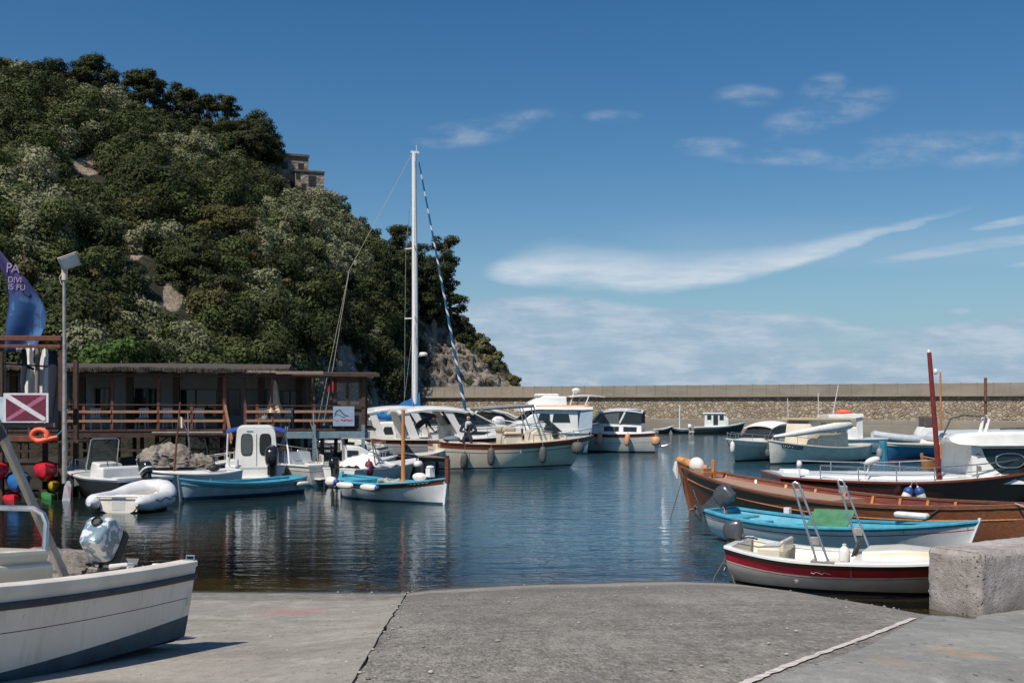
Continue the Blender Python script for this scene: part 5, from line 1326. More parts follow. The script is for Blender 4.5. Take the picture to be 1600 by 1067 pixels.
def outboard(par, loc, tilt=0.0, sc=1.0, m=None, yaw=0.0, long=.62, band=None, flat=False):
    """local x = boat's forward; tilt lifts the leg aft and leans the cowl forward"""
    m = m or M_black
    R3 = Euler((0, 0, yaw)).to_matrix() @ Euler((0, tilt, 0)).to_matrix(); L0 = Vector(loc)
    T = lambda p: L0+R3 @ (Vector(p)*sc)
    mb = MB(); rings = []
    pz = .35 if flat else .7
    for z, a, bb, xo in ([(.0, .16, .11, -.06), (.03, .21, .14, -.07), (.14, .25, .165, -.08), (.30, .245, .16, -.085), (.40, .225, .15, -.09), (.43, .205, .135, -.09), (.44, .18, .115, -.09)] if flat else [(.02, .13, .095, -.06), (.05, .20, .135, -.07), (.16, .235, .155, -.08), (.26, .24, .155, -.085), (.36, .225, .145, -.09), (.43, .185, .12, -.085), (.465, .11, .07, -.07)]):
        ring = []
        for k in range(20):
            q = 2*math.pi*k/20; cx, sy = math.cos(q), math.sin(q)
            ring.append(T((xo+a*math.copysign(abs(cx)**pz, cx)*(1-.25*flat*(cx > .3)*(z > .1)), bb*math.copysign(abs(sy)**pz, sy)*(1-.25*flat*max(0, cx)), z+(.03*cx if z > .3 else 0))))
        rings.append(ring)
    mb.loft(rings); cw = mb.build('outboard_motor', m, par, 40)
    mb = MB()
    mb.loft([[T((x, y, z)) for x, y in ((xa, -w), (xb, -w*.8), (xb, w*.8), (xa, w))] for z, xa, xb, w in [(.03, .03, -.22, .08), (-.1, .0, -.19, .06), (-long*.6, -.02, -.16, .035), (-long, -.01, -.2, .03)]])
    mb.box(T((-.1, 0, -long*.78)), (.34*sc, .17*sc, .015*sc), R3)
    mb.box(T((.06, 0, -.06)), (.10*sc, .2*sc, .26*sc), R3)
    mb.tube([T((.12, 0, -long-.0)), T((.05, 0, -long)), T((-.1, 0, -long)), T((-.24, 0, -long))], [.01*sc, .045*sc, .055*sc, .03*sc], 10)
    mb.prism([T((.02, -.008, -long)), T((-.14, -.008, -long)), T((-.13, -.008, -long-.2)), T((-.08, -.008, -long-.22))], R3 @ Vector((0, .016*sc, 0)))
    mb.build('motor_leg', M_greycowl if m is not M_black else M_black, cw, 40)
    mb = MB()
    for k in range(3):
        a = 2*math.pi*k/3; d = Vector((0, math.cos(a), math.sin(a))); e = Vector((0, -math.sin(a), math.cos(a)))
        mb.prism([T(Vector((-.2, 0, -long))+d*.03+e*.03), T(Vector((-.23, 0, -long))+d*.12+e*.07), T(Vector((-.24, 0, -long))+d*.13-e*.02), T(Vector((-.22, 0, -long))+d*.03-e*.03)], R3 @ Vector((.012*sc, 0, 0)))
    mb.build('propeller', M_tin, cw, 0)
    mb = MB(); mb.tube([T((.1, 0, .06)), T((.3, .02, .10)), T((.5, .03, .08))], [.025*sc, .018*sc, .02*sc], 7); mb.build('tiller', M_rub, cw)
    if band:
        mb = MB(); mb.loft([[T((-.08+(.25+.01*flat)*math.copysign(abs(math.cos(q))**pz, math.cos(q))*(1-.2*flat*(math.cos(q) > .3)), (.16+.012*flat)*math.copysign(abs(math.sin(q))**pz, math.sin(q)), z)) for q in [2*math.pi*k/20 for k in range(20)]] for z in ((.0, .11) if flat else (.15, .20))]); mb.build('cowl_band', band, cw, 40)
    return cw

FEND = 'fenders hanging from the moored boats'
def fender(label, top, L, r, m, drop=.25, tilt=0.0, group=FEND, cap=None):
    """hangs from a line: top = where the line is made fast"""
    t = thing('fender', label, 'fender', Vector(top), (tilt, tilt*.3, 0), group)
    mb = MB(); prof = [(.012, -drop), (.03, -drop-.02), (.035, -drop-.06)]
    for i in range(9):
        a = math.pi*i/8; e = math.sin(a)**.6 if 0 < i < 8 else 0; prof.append((max(.02, r*e), -drop-.08-(L-.12)*(1-math.cos(a))/2))
    mb.lathe(prof+[(.03, -drop-L), (.012, -drop-L-.03)], n=14); mb.build('body', m, t, 60)
    if cap:
        mb = MB(); mb.lathe([(.03, -drop-.03), (r*.55, -drop-.05), (r*1.02, -drop-.13), (r*1.03, -drop-.2)], n=14); mb.build('end_cap', cap, t)
    mb = MB(); mb.tube([(0, 0, .02), (0, 0, -drop-.02)], .009, 5); mb.build('line', M_rope, t)
    return t

def rope(label, pts, r=.012, m=None, cat='rope', nm='mooring_line', sag=0.0):
    P_ = [Vector(p) for p in pts]
    if len(P_) == 2 and sag:
        a, c = P_; P_ = [a+(c-a)*f-Vector((0, 0, sag*4*f*(1-f))) for f in np.linspace(0, 1, 12)]
    mb = MB(); mb.tube(P_, r, 6); o = mb.build(nm, m or M_rope); tag(o, label, cat, 'mooring lines'); return o

def person(label, J, E, hair=None, loc=(0, 0, 0), headR=None):
    """J: joint -> (pos, radius); E: list of (a, b, material). One skinned, continuous surface."""
    names = list(J); idx = {n: i for i, n in enumerate(names)}
    me = bpy.data.meshes.new('person'); me.from_pydata([J[n][0] for n in names], [(idx[a], idx[c]) for a, c, m in E], [])
    o = bpy.data.objects.new('person', me); COL.objects.link(o)
    sk = o.modifiers.new('skin', 'SKIN'); sb = o.modifiers.new('sub', 'SUBSURF'); sb.levels = 2; sb.render_levels = 2
    if not me.skin_vertices: me.skin_vertices.new()
    for i, n in enumerate(names):
        r = J[n][1]; me.skin_vertices[0].data[i].radius = (r, r) if not isinstance(r, tuple) else r
        me.skin_vertices[0].data[i].use_root = (n == 'pelvis')
    dg = bpy.context.evaluated_depsgraph_get(); m2 = bpy.data.meshes.new_from_object(o.evaluated_get(dg))
    bpy.data.objects.remove(o)
    mats = []
    for a, c, m in E:
        if m not in mats: mats.append(m)
    m2.materials.clear()
    for m in mats: m2.materials.append(m)
    for p in m2.polygons:
        best = None
        for a, c, m in E:
            A, B_ = Vector(J[a][0]), Vector(J[c][0]); d = B_-A; f = frac((p.center-A).dot(d)/max(1e-9, d.length_squared)); e = (p.center-A-d*f).length-.4*max(J[a][1] if not isinstance(J[a][1], tuple) else max(J[a][1]), .01)
            if best is None or e < best[0]: best = (e, mats.index(m))
        p.material_index = best[1]; p.use_smooth = True
    o = bpy.data.objects.new('person', m2); COL.objects.link(o); o.location = loc; tag(o, label, 'person')
    return o
# ================================================================== BEACHED BOAT
def strake(B, nm, m, d0, d1, t0, t1, sides=(1, -1), out=.006, n=18):
    mb = MB()
    for side in sides:
        a = []; c = []
        for i in range(n+1):
            t = t0+(t1-t0)*i/n
            a.append(B.pt(t, B.zr(t, ('s', d0)), side, out)); c.append(B.pt(t, B.zr(t, ('s', d1)), side, out))
        inn = [Vector((p.x, p.y-side*.02, p.z)) for p in a]; inc = [Vector((p.x, p.y-side*.02, p.z)) for p in c]
        mb.grid([a, c]); mb.grid([inn, a]); mb.grid([c, inc])
    return mb.build(nm, m, B.root, 50)
st_ = Vector((-3.429, 9.037)); dr_ = Vector((-.22, -.975))
B = Boat('beached_motorboat', 'weathered white motorboat with navy bottom hauled out on the slipway', 'boat', st_, st_+dr_*5.4, 1.76, (.705, .665, .80), keel=.0, sf=.965, p=(.22, .75), rake=.45, kb=.2, tilt=.092, z0=1.29, bulge=.35)
B.chine = (.10, .90)
B.hull([(M_navy, ('s', lambda t: .42+.21*t)), (M_oldhull, ('s', .276)), (M_rub, ('s', .27)), (M_oldhull, ('s', .10)), (M_offw, None)], nt=40, sub=5, ttop=.56)
B.rub(M_rubgrey, .105, .026); B.gun(M_offw, .13, .05, .012, stern=False)
B.inner(M_offw, .24, .02, .9, .05, caps=False); B.deck(M_offw, .66, .99, -.02, .06)
for y_ in (.66, -.66): mb = MB(); mb.box((.05, y_, .53), (.06, .34, .33)); mb.build('transom_corner', M_offw, B.root, 0, .01)
m, b, bs, oc, out = newmat('peeling_cowl_paint')
nz = b.noise(b.vmap(oc, loc=(3.3, 1.7, 5)), 9, 5, .6, .3)
b.lk(b.mix(b.ss(nz, .50, .53), (.15, .23, .29), (.60, .61, .62)), bs.inputs['Base Color']); bs.inputs['Roughness'].default_value = .22; bs.inputs['Coat Weight'].default_value = .6
OL, OT, OY, OS = Vector((-.02, .02, .72)), 1.0, .04, .74
outboard(B.root, OL, OT, OS, m, band=M_rub, yaw=OY, flat=True)
R3 = Euler((0, 0, OY)).to_matrix() @ Euler((0, OT, 0)).to_matrix()
mb = MB(); mb.lathe([(.0, 0), (.03, 0), (.046, .012), (.036, .02), (.03, .004)], c=OL+R3 @ (Vector((-.21, .0, .437))*OS), n=14, R=R3); mb.build('intake_ring', M_rub, [o for o in B.root.children if o.name.startswith('outboard')][0])
mb = MB(); mb.box((1.72, .24, .52), (.75, .5, .50)); mb.box((1.65, .24, .81), (.55, .45, .10)); mb.build('console', M_cream, B.root, 0, .03)
mb = MB(); mb.box((1.1, .50, .50), (.12, .22, .3)); mb.build('battery_box', M_rubgrey, B.root, 0, .015)
B.tubes('hoop_rail', [[(1.30, .37, .3), (1.30, .37, 1.04), (1.30, .34, 1.10), (1.30, .26, 1.14), (1.30, -.55, 1.14), (1.30, -.62, 1.08), (1.30, -.64, .3)]], M_chrome, .021, 8)
mb = MB(); mb.box((.02, .80, .725), (.06, .10, .02)); mb.tube([(.02, .77, .73), (.02, .77, .765), (.02, .84, .765), (.02, .84, .73)], .008, 6); mb.build('cleat', M_steelblue, B.root)
mb = MB(); mb.tube([(.62, .62, .69), (.7, .70, .72), (.82, .72, .73), (.9, .64, .72), (.8, .58, .70), (.72, .6, .71)], .016, 7); mb.build('rope_coil', M_canvas, B.root)
# leaning pole stands in the boat
t = thing('leaning_pole', 'long slanting grey metal pole with a bolted clamp standing in the beached boat', 'pole', (-3.30, 8.25, 1.78))
mb = MB(); mb.bar((0, 0, 0), (-.62, -1.25, 2.75), .055, .055); mb.build('shaft', M_tin, t, 0, .012)
mb = MB(); c_ = Vector((-.30, -.60, 1.33)); mb.bar(c_+Vector((-.02, -.02, -.07)), c_+Vector((-.075, -.13, .14)), .13, .11); mb.tube([c_+Vector((-.1, -.12, .02)), c_+Vector((.06, -.1, .05))], .02, 8); mb.build('clamp', M_rubgrey, t, 0, .01)

# ================================================================== BOATS BY THE WALL, RIGHT
B = Boat('red_striped_boat', 'cream open motorboat with a bold red stripe beside the rough concrete wall', 'boat', (4.22, 20.45), (8.2, 18.45), 2.06, (.70, .54, .70), full=3, keel=-.16, sf=.8, p=(.33, .8), ks=.0, rake=.55, kb=.05)
B.hull([(M_anti, ('w', .035)), (M_offw, ('s', .292)), (M_red, ('s', .28)), (M_offw, ('s', .25)), (M_red, ('s', .115)), (M_mahog_d, ('s', .045)), (M_white, None)], nt=40)  # dark maroon band is the shadow under the gunwale, painted on
B.gun(M_white, .15, .05, .022); B.rub(M_rub, .05, .02)
B.inner(M_cream, .12, .03, .62, .12); B.deck(M_white, .56, .995, .01, .07, nm='foredeck', lip=.3)
B.cabin([(2.35, .56, .50, .52, .72), (2.9, .55, .47, .55, .78), (3.6, .38, .30, .60, .76), (3.95, .2, .14, .62, .70)], M_cream, .06, 'coach_roof')
mb = MB(); mb.box((.62, .35, .38), (.42, .85, .5)); mb.build('seat_box', M_cream, B.root, 0, .04)
mb = MB(); mb.box((.86, .35, .66), (.08, .85, .22)); mb.build('seat_back', M_cream, B.root, 0, .03)
B.thwart(M_cream, .30, .38, .3); B.thwart(M_cream, .45, .40, .34)
mb = MB(); mb.lathe([(0, 0), (.10, 0), (.11, .16), (.08, .22), (.035, .26), (.04, .30), (0, .31)], (1.95, .1, .46), 14); mb.build('water_jug', M_plastic, B.root)
outboard(B.root, (-.02, .05, .72), .05, .8, M_greycowl)
def ladder_frame(B, t, side, hgt, back, inset, w=.20):
    p = B.pt(t, 1, side, -inset)
    mb = MB()
    for q in (0, 1):
        a = p+Vector((q*w, 0, .02)); e = a+Vector((back+q*-.10, 0, hgt)); mb.tube([a, e], .022, 8)
    f0 = p+Vector((back*.97+.05, 0, hgt*.93)); mb.tube([p+Vector((back, 0, hgt)), p+Vector((back+w*.5-.05, 0, hgt+.03)), p+Vector((back+w-.1, 0, hgt))], .02, 8)
    o = mb.build('ladder_frame', M_chrome, B.root)
    for f in (.28, .88): mb = MB(); c_ = p+Vector((back*f+w*.5-.05*f, 0, hgt*f)); mb.box(c_, (w*.8, .03, .14)); mb.build('mounting_plate', M_tin, o, 0, .006)
    mb = MB(); mb.box(p+Vector((w*.5, 0, .03)), (w+.2, .10, .02)); mb.build('foot_plate', M_tin, o, 0)
ladder_frame(B, .43, -1, 1.36, -.42, .02); ladder_frame(B, .53, 1, 1.30, -.40, .22)
mb = MB(); mb.box((2.2, -.05, .74), (.04, .5, .32), (0, .35, 0)); mb.build('dashboard', M_rubgrey, B.root, 0, .01)
B.tubes('tiller_bar', [[(.1, -.35, .72), (.55, -.55, .70), (.95, -.62, .74), (1.05, -.62, .84)]], M_chrome, .014)
mb = MB(); p = B.pt(.33, B.zr(.33, ('w', .18)), -1, .004); mb.lathe([(0, 0), (.03, 0), (.045, .008), (.03, .016), (0, .016)], p, 12, R=Euler((rad(90), 0, 0)).to_matrix()); mb.build('drain_fitting', M_chrome, B.root)
stq = [B.pt(.40+.012*i, B.zr(.4, ('s', .18+.02*math.sin(i*2.1))), -1, .008) for i in range(8)]
mb = MB(); mb.tube(stq, .006, 5); mb.build('script_mark', M_signwhite, B.root)
c0 = B.world((-.02, -.55, .5)); 
for i, off in enumerate((-.25, .28)):
    rope(['dark mooring chain from the red striped boat, slack one nearer the open water', 'dark mooring chain hanging straight down at the stern of the red striped boat'][i], [c0, c0+Vector((off*.6-.1, -.1, -.35)), c0+Vector((off*.8-.15, -.35, -.5)), c0+Vector((off-.05, -.6, -.62))], .017, M_dkrope, 'chain', 'mooring_chain')

B = Boat('white_rowing_boat', 'white wooden boat painted turquoise inside with thin red line along the hull', 'boat', (5.02, 26.5), (9.45, 22.0), 2.05, (.74, .60, .92), keel=-.18, sf=.55, p=(.36, .75), rake=.35, ks=.1)
B.hull([(M_anti, ('w', .02)), (M_white2, ('s', .185)), (M_red, ('s', .162)), (M_white2, ('s', .08)), (M_turq, None)], nt=40)
B.gun(M_turq, .12, .05, .025); B.inner(M_turq, .12, .03, .96, .07); B.deck(M_turq, .80, .97, -.02, .05, nm='foredeck')
for t_ in (.16, .34, .52, .68): B.thwart(M_turq, t_, .46, .28)
mb = MB(); mb.box((.5, 0, .58), (.7, 1.0, .05)); mb.build('stern_bench', M_turq, B.root, 0, .01)
panel(B.root, 'green_board', [(2.45, -.25, .40), (3.5, -.35, .44), (3.5, .25, .92), (2.45, .3, .88)], .03, M_green, .006)
B.stem(M_white2, .06, .07, .05)
outboard(B.root, (-.06, .1, .86), 1.0, 1.05, M_greycowl, yaw=.1)
B.tubes('fuel_hose', [[(.05, .1, .8), (.25, -.1, .75), (.4, -.3, .62), (.7, -.35, .55)]], M_wood, .014)
mb = MB(); mb.box((4.55, .72, .86), (.75, .22, .12)); mb.build('white_cushion', M_fendw, B.root, 0, .05)
mb = MB(); mb.box((2.1, -.3, .86), (.14, .12, .14)); mb.build('camera_box', M_plastic, B.root, 0, .01)

B = Boat('wooden_gozzo', 'long varnished wooden fishing boat with upswept bow and dusty foredeck', 'boat', (11.95, 25.0), (5.15, 33.2), 2.75, (.98, .80, 1.42), keel=-.4, sf=.12, p=(.20, .8), rake=.5, ks=.0, kb=-.1, bulge=.46)
B.hull([(M_anti, ('w', .05)), (M_teakhull, ('s', .335)), (M_wood, ('s', .315)), (M_teakhull, ('s', .02)), (M_mahog, None)], nt=46)
B.gun(M_teakhull, .09, .06, .03); B.rub(M_wood, .33, .018, .02, .97); B.rub(M_teakhull, .05, .03)
B.inner(M_mahog, .15, .03, .965, .05); B.deck(M_deckwood, .50, .955, -.13, .05, inset=.07, nm='foredeck', lip=.25)
B.deck(M_deckwood, .40, .52, -.25, .03, inset=.08, nm='step_deck', lip=.3); B.deck(M_deckwood, .04, .2, -.2, .03, inset=.08, nm='afterdeck', lip=.3)
for side in (1, -1):
    for i in range(9):
        t = .24+.08*i; mb = MB(); mb.bar(B.pt(t, 1, side, -.10)-Vector((0, 0, .03)), B.pt(t, .74, side, -.085), .07, .05); mb.build('frame_timber', M_wood, B.root, 0, .006)
B.thwart(M_wood, .33, .55, .25); B.thwart(M_wood, .24, .55, .25)
mb = MB(); mb.box((3.3, .75, .60), (2.6, .32, .05)); mb.box((3.3, -.75, .60), (2.6, .32, .05)); mb.build('side_bench', M_deckwood, B.root, 0, .01)
B.stem(M_teakhull, .22, .13, .14); B.sternpost(M_mahog, .42, .14, .16)
mb = MB(); zb = B.s_(.88); xb = B.x_(.88, 1); mb.box((xb, 0, zb+.08), (.09, .09, .7)); mb.box((xb, 0, zb+.05), (.08, 1.0, .08)); mb.build('bitts', M_wood, B.root, 0, .01)
mb = MB(); xb = B.x_(.94, 1); mb.ell((xb, 0, B.s_(.94)+.14), (.26, .2, .24)); mb.build('white_cover', M_canvas, B.root)
mb = MB(); mb.box((xb-.28, -.02, B.s_(.92)-.02), (.35, .5, .26)); mb.build('wooden_box', M_deckwood, B.root, 0, .01)
mb = MB(); e = B.pt(1, 1, 0); mb.tube([e+Vector((.08, 0, .16)), e+Vector((-.25, .06, .10)), e+Vector((-.6, .0, .0)), e+Vector((-.95, -.1, -.06))], [.10, .13, .14, .07], 9); mb.build('orange_cloth_roll', mat('faded_orange_cloth', (.45, .20, .06), .9, .45, 6, dirt=.4, dirtcol=(.4, .05, .03)), B.root)
mb = MB(); e = B.pt(1, 1, 0); mb.tube([e+Vector((.16, 0, .1)), e+Vector((.2, 0, -.15)), e+Vector((.14, 0, -.42))], [.06, .1, .03], 8); mb.build('bow_bumper', M_fendw, B.root)
e = B.world(B.pt(1, .8, 0))
rope('dark bow line of the wooden gozzo running steeply into the water', [e, Vector((e.x-.75, e.y-2.2, -.1))], .014, M_dkrope); rope('dark bow line of the wooden gozzo dropping beside its stem', [e+Vector((.2, -.1, -.2)), Vector((e.x+.25, e.y-2.4, -.1))], .014, M_dkrope)
q = B.world((.25, .3, 1.0)); rope('pale stern line of the wooden gozzo made fast toward the concrete wall', [q, Vector((12.4, 22.2, .75))], .02, M_rope, sag=.06)
rope('dark line looped over the quarter of the wooden gozzo', [B.world(B.pt(.16, 1, 1, .03)), B.world(B.pt(.2, .75, 1, .04)), B.world(B.pt(.25, .5, 1, .06))], .014, M_dkrope)

B = Boat('mahogany_cruiser', 'dark mahogany hulled motor cruiser with white hardtop cabin and red mast', 'boat', (7.9, 33.3), (17.7, 33.0), 3.4, (1.14, 1.0, 1.75), keel=-.5, sf=.85, p=(.3, .85), rake=.9)
B.hull([(M_anti, ('w', .04)), (M_wood, ('w', .07)), (M_mahog_d, None)], nt=40)
B.gun(M_mahog, .10, .06, .03); B.deck(M_white, 0.01, .98, .03, .08, inset=.11, lip=.2)
B.cabin([(.4, 1.30, 1.25, .95, 1.17), (5.2, 1.36, 1.28, .95, 1.15)], M_white, .08, 'coaming')
B.deck(M_cream, .05, .5, .035, .02, inset=.35, nm='side_deck')
n0_ = set(B.root.children)
cb = B.cabin([(5.35, 1.30, 1.16, 1.0, 2.12), (6.4, 1.30, 1.16, 1.0, 2.12), (8.4, 1.30, 1.16, 1.0, 2.12), (9.0, 1.0, .85, 1.2, 1.75)], M_white, .08)
for side in (1, -1): B.side_win(cb, [(5.75, .95), (5.86, .66), (6.06, .42), (6.35, .22), (6.8, .12), (8.1, .12), (8.1, .95)], side, M_glass, M_rub)
B.tubes('window_vent', [[B.side_pt(cb[1], cb[2], 6.45+.42*math.cos(a)*abs(math.cos(a))**-.3, .66+.2*math.sin(a), -1)+Vector((0, -.045, 0)) for a in [2*math.pi*k/24 for k in range(25)]]], M_chrome, .02)
for z in (.45, .8):
    mb = MB(); p = B.side_pt(cb[1], cb[2], 5.55, z, -1); mb.lathe([(0, 0), (.07, 0), (.06, .03), (0, .03)], p, 12, R=Euler((rad(90), 0, 0)).to_matrix()); mb.build('vent_fitting', M_tin, B.root)
B.cabin([(4.75, 1.22, 1.10, 2.24, 2.34), (4.95, 1.34, 1.26, 2.16, 2.46), (5.5, 1.42, 1.34, 2.12, 2.52), (7.2, 1.42, 1.34, 2.13, 2.55), (8.6, 1.3, 1.2, 2.16, 2.5), (8.9, 1.1, 1.0, 2.2, 2.4)], M_white, .13, 'hardtop')
B.tubes('roof_fitting', [[(5.75, -.8, 2.5), (5.85, -.8, 2.95), (5.95, -.8, 2.97)], [(5.9, -.8, 2.5), (6.02, -.8, 2.9)]], M_white, .05)
B.tubes('folded_frame', [[(4.6, -.9, 2.35), (4.85, -.9, 2.9), (5.2, -.9, 3.0), (5.9, -.9, 2.97)], [(6.3, -.9, 2.6), (7.5, -.9, 2.66), (8.3, -.9, 2.6)]], M_rubgrey, .025)
for o in set(B.root.children)-n0_: o.location = (.28, 0, -.06)
B.railing(M_chrome, .13, .86, .42, 3, .12, .018, 18)
B.tubes('mid_rail', [[B.pt(.13+.73*i/20, 1, -1, -.12)+Vector((0, 0, .22)) for i in range(21)]], M_chrome, .012)
B.tubes('mast', [[(4.62, -1.42, .95), (4.32, -1.42, 4.78)]], mat('red_mast_paint', (.17, .022, .016), .45, .2, 4), [.082, .062], 12)
mb = MB(); mb.lathe([(0, 0), (.05, 0), (.055, .04), (.03, .09), (0, .10)], (4.31, -1.42, 4.77), 10); mb.build('masthead_light', M_plastic, B.root)
mb = MB(); mb.ell((4.47, -1.52, 4.22), (.07, .06, .09)); mb.build('block', M_plastic, B.root)
mb = MB(); mb.box((7.2, -1.5, 1.42), (.2, .16, .36)); mb.build('bitt', M_mahog, B.root, 0, .02)
mb = MB(); mb.tube([(.55, -1.45, 1.1), (.55, -1.45, 1.45)], .03, 8); mb.ell((.55, -1.45, 1.52), (.08, .08, .11)); mb.build('stern_light', M_plastic, B.root)
mb = MB(); mb.tube([(2.45, -1.40, 1.05), (2.62, -1.40, 1.55)], .02, 7); mb.ell((2.68, -1.40, 1.62), (.24, .10, .11), R=Euler((0, -.35, 0)).to_matrix()); mb.build('searchlight', M_plastic, B.root)
mb = MB(); mb.box((.8, .3, 1.2), (.8, .7, .14)); mb.build('stern_cushion', M_plastic, B.root, 0, .05)
e = B.world(B.pt(.42, 1, -1, .05))
for i, dx_ in enumerate((-.16, .16)):
    fender('blue capped white fender of the pair on the mahogany cruiser, '+['one nearer the open harbour', 'one nearer the concrete wall'][i], e+Vector((dx_*.3, -.1, .05)), .72, .14, M_fendw, .14, 0, FEND, M_fendb).rotation_euler = (.1, -dx_*2.2, 0)

B = Boat('small_white_dinghy', 'small white open dinghy moored behind the mahogany cruiser', 'boat', (17.2, 41.0), (12.7, 40.0), 1.8, (.72, .66, .82), keel=-.15, sf=.8, rake=.4)
B.hull([(M_anti, ('w', .04)), (M_white, None)]); B.gun(M_white, .12, .05); B.inner(M_white, .2, .03, .9); B.deck(M_white, .68, .98, 0, .05, nm='foredeck')
mb = MB(); mb.box((1.9, 0, .62), (1.0, 1.2, .28)); mb.build('covered_seat', M_seatgrey, B.root, 0, .06); B.railing(M_chrome, .6, .96, .3, 4)
B = Boat('ochre_gozzo', 'small ochre wooden boat with raised bow and thin mast behind the cruiser rails', 'boat', (22.6, 52.2), (18.95, 50.3), 1.8, (.62, .52, .85), keel=-.2, sf=.15, rake=.2)
B.hull([(M_anti, ('w', .04)), (M_wood, ('s', .12)), (M_teakhull, None)]); B.gun(M_wood, .1, .05); B.inner(M_teakhull, .12); B.deck(M_wood, .72, .97, -.04, nm='foredeck'); B.stem(M_wood, .15, .1, .1)
for t_ in (.3, .5): B.thwart(M_wood, t_, .4)
B.tubes('mast', [[(2.85, 0, .1), (2.9, 0, 4.75)]], M_wood, [.06, .04], 8)

B = Boat('pilot_boat', 'heavy off white pilot style boat with beige wheelhouse and furled cover over its bow', 'boat', (20.9, 64.2), (13.75, 58.4), 2.9, (.92, .84, 1.32), keel=-.4, sf=.3, p=(.34, .95), rake=.25, kb=-.3)
B.hull([(M_anti, ('w', .10)), (M_offw, ('s', .03)), (M_rubgrey, None)], nt=40)
B.gun(M_cream, .14, .07, .04); B.deck(M_cream, .02, .99, -.02, .06, inset=.1)
cb = B.cabin([(3.3, 1.0, .92, .75, 2.36), (5.9, 1.0, .92, .8, 2.4), (6.45, .9, .84, .85, 2.38), (6.75, .82, .7, .85, 1.75)], M_cream, .06, 'wheelhouse')
B.cabin([(3.0, 1.1, 1.05, 2.37, 2.47), (6.7, 1.05, 1.0, 2.39, 2.50)], mat('ochre_trim', (.52, .42, .26), .5, .1, 3), .03, 'wheelhouse_roof')
for (a0, a1) in [(3.5, 4.4), (4.55, 5.1), (5.25, 5.8)]: B.side_win(cb, [(a0, .60), (a1, .60), (a1, .93), (a0, .93)], 1, M_cloudyglass, M_cream)
mb = MB(); mb.box((6.52, 0, 2.05), (.05, 1.3, .5)); mb.build('windscreen', M_cloudyglass, B.root, 0)
mb = MB(); mb.tube([(9.0, .2, 1.5), (8.0, .75, 1.62), (6.6, 1.2, 1.82), (5.0, 1.32, 1.98), (3.7, 1.28, 2.06), (3.3, 1.2, 1.98)], [.08, .15, .19, .25, .21, .10], 12); mb.v = [tuple(Vector(v)+Vector((0, .06, .12))*noise.noise(Vector(v)*2.3)+Vector((0, .02, .04))*noise.noise(Vector(v)*5)) for v in mb.v]; mb.build('furled_cover', M_canvas, B.root)
strake(B, 'name_board', M_rubgrey, .10, .28, .80, .93, (1,), .02)
mb = MB()
for i in range(11): p = B.pt(.81+.011*i, B.zr(.81+.011*i, ('s', .19+.05*(-1)**i)), 1, .035); q = B.pt(.814+.011*i, B.zr(.81+.011*i, ('s', .19-.04*(-1)**i)), 1, .035); mb.tube([p, q], .016, 5)
mb.build('name_script', M_signwhite, B.root)
B.railing(M_chrome, .55, .97, .4, 4, .1, .016, 12, sides=(1,)); B.tubes('aerial', [[(5, .2, 2.45), (5.0, .2, 3.9)]], M_plastic, .02)
e = B.world((.6, 1.25, .9)); fender('grey white sausage fender at the quarter of the pilot style boat', e, .75, .17, mat('pale_grey_fender', (.28,.28,.28), .6, .15, 5), .1)
B = Boat('canopy_motorboat', 'white motorboat with white canopy and raked screen beside the pilot style boat', 'boat', (17.3, 66.6), (12.0, 60.8), 2.5, (1.05, 1.02, 1.32), keel=-.3, sf=.85, p=(.3, .85), rake=.9)
B.hull([(M_anti, ('w', .08)), (M_grey, ('s', .28)), (M_white, None)]); B.gun(M_white, .2, .06); B.deck(M_white, .02, .99, 0, .07, inset=.05)  # grey sides: shade on a white hull, put into the colour
cb = B.cabin([(3.4, .95, .82, 1.0, 1.30), (5.2, .85, .7, 1.05, 1.3), (6.6, .5, .35, 1.1, 1.25)], M_white, .1, 'coach_roof')
panel(B.root, 'windscreen', [(4.9, -.85, 1.3), (4.9, .85, 1.3), (4.0, .75, 1.98), (4.0, -.75, 1.98)], .04, M_smoke); panel(B.root, 'side_screen', [(4.88, .9, 1.28), (2.6, 1.0, 1.28), (2.6, .85, 1.98), (4.0, .8, 1.98)], .04, M_smoke); panel(B.root, 'side_screen', [(4.88, -.9, 1.28), (2.6, -1.0, 1.28), (2.6, -.85, 1.98), (4.0, -.8, 1.98)], .04, M_smoke)
curved_canopy(B.root, 'canopy', M_canvas, 1.4, 4.4, 1.9, 1.98, .28, .06, .16); B.tubes('aerial', [[(1.9, .6, 2.1), (2.0, .6, 3.6)]], M_plastic, .02); B.railing(M_chrome, .6, .97, .4, 4)
e = B.world(B.pt(.97, 1, 1, .06)); fender('white fender at the bow of the canopy motorboat', e, .75, .14, M_fendw, .05); e = B.world(B.pt(.7, 1, 1, .08)); fender('black fender between the canopy motorboat and the pilot style boat', e, .6, .18, M_fend, .3)
B = Boat('lookout_motorboat', 'pale blue white motorboat with open pillar hardtop carrying an orange ring', 'boat', (24.6, 72.6), (18.2, 71.6), 2.4, (.98, .95, 1.3), keel=-.3, sf=.85, rake=.7)
B.hull([(M_anti, ('w', .08)), (M_white, None)]); B.gun(M_white, .18, .06); B.deck(M_white, .02, .99, 0, .05, inset=.05)
B.cabin([(2.1, .9, .85, .95, 1.75), (3.7, .85, .75, .95, 1.8), (4.4, .6, .5, 1.0, 1.4)], M_white, .12, 'cuddy'); B.cabin([(1.7, 1.0, .95, 2.42, 2.62), (2.5, 1.05, 1.0, 2.30, 2.62), (4.1, .95, .9, 2.36, 2.54)], M_white, .08, 'hardtop')
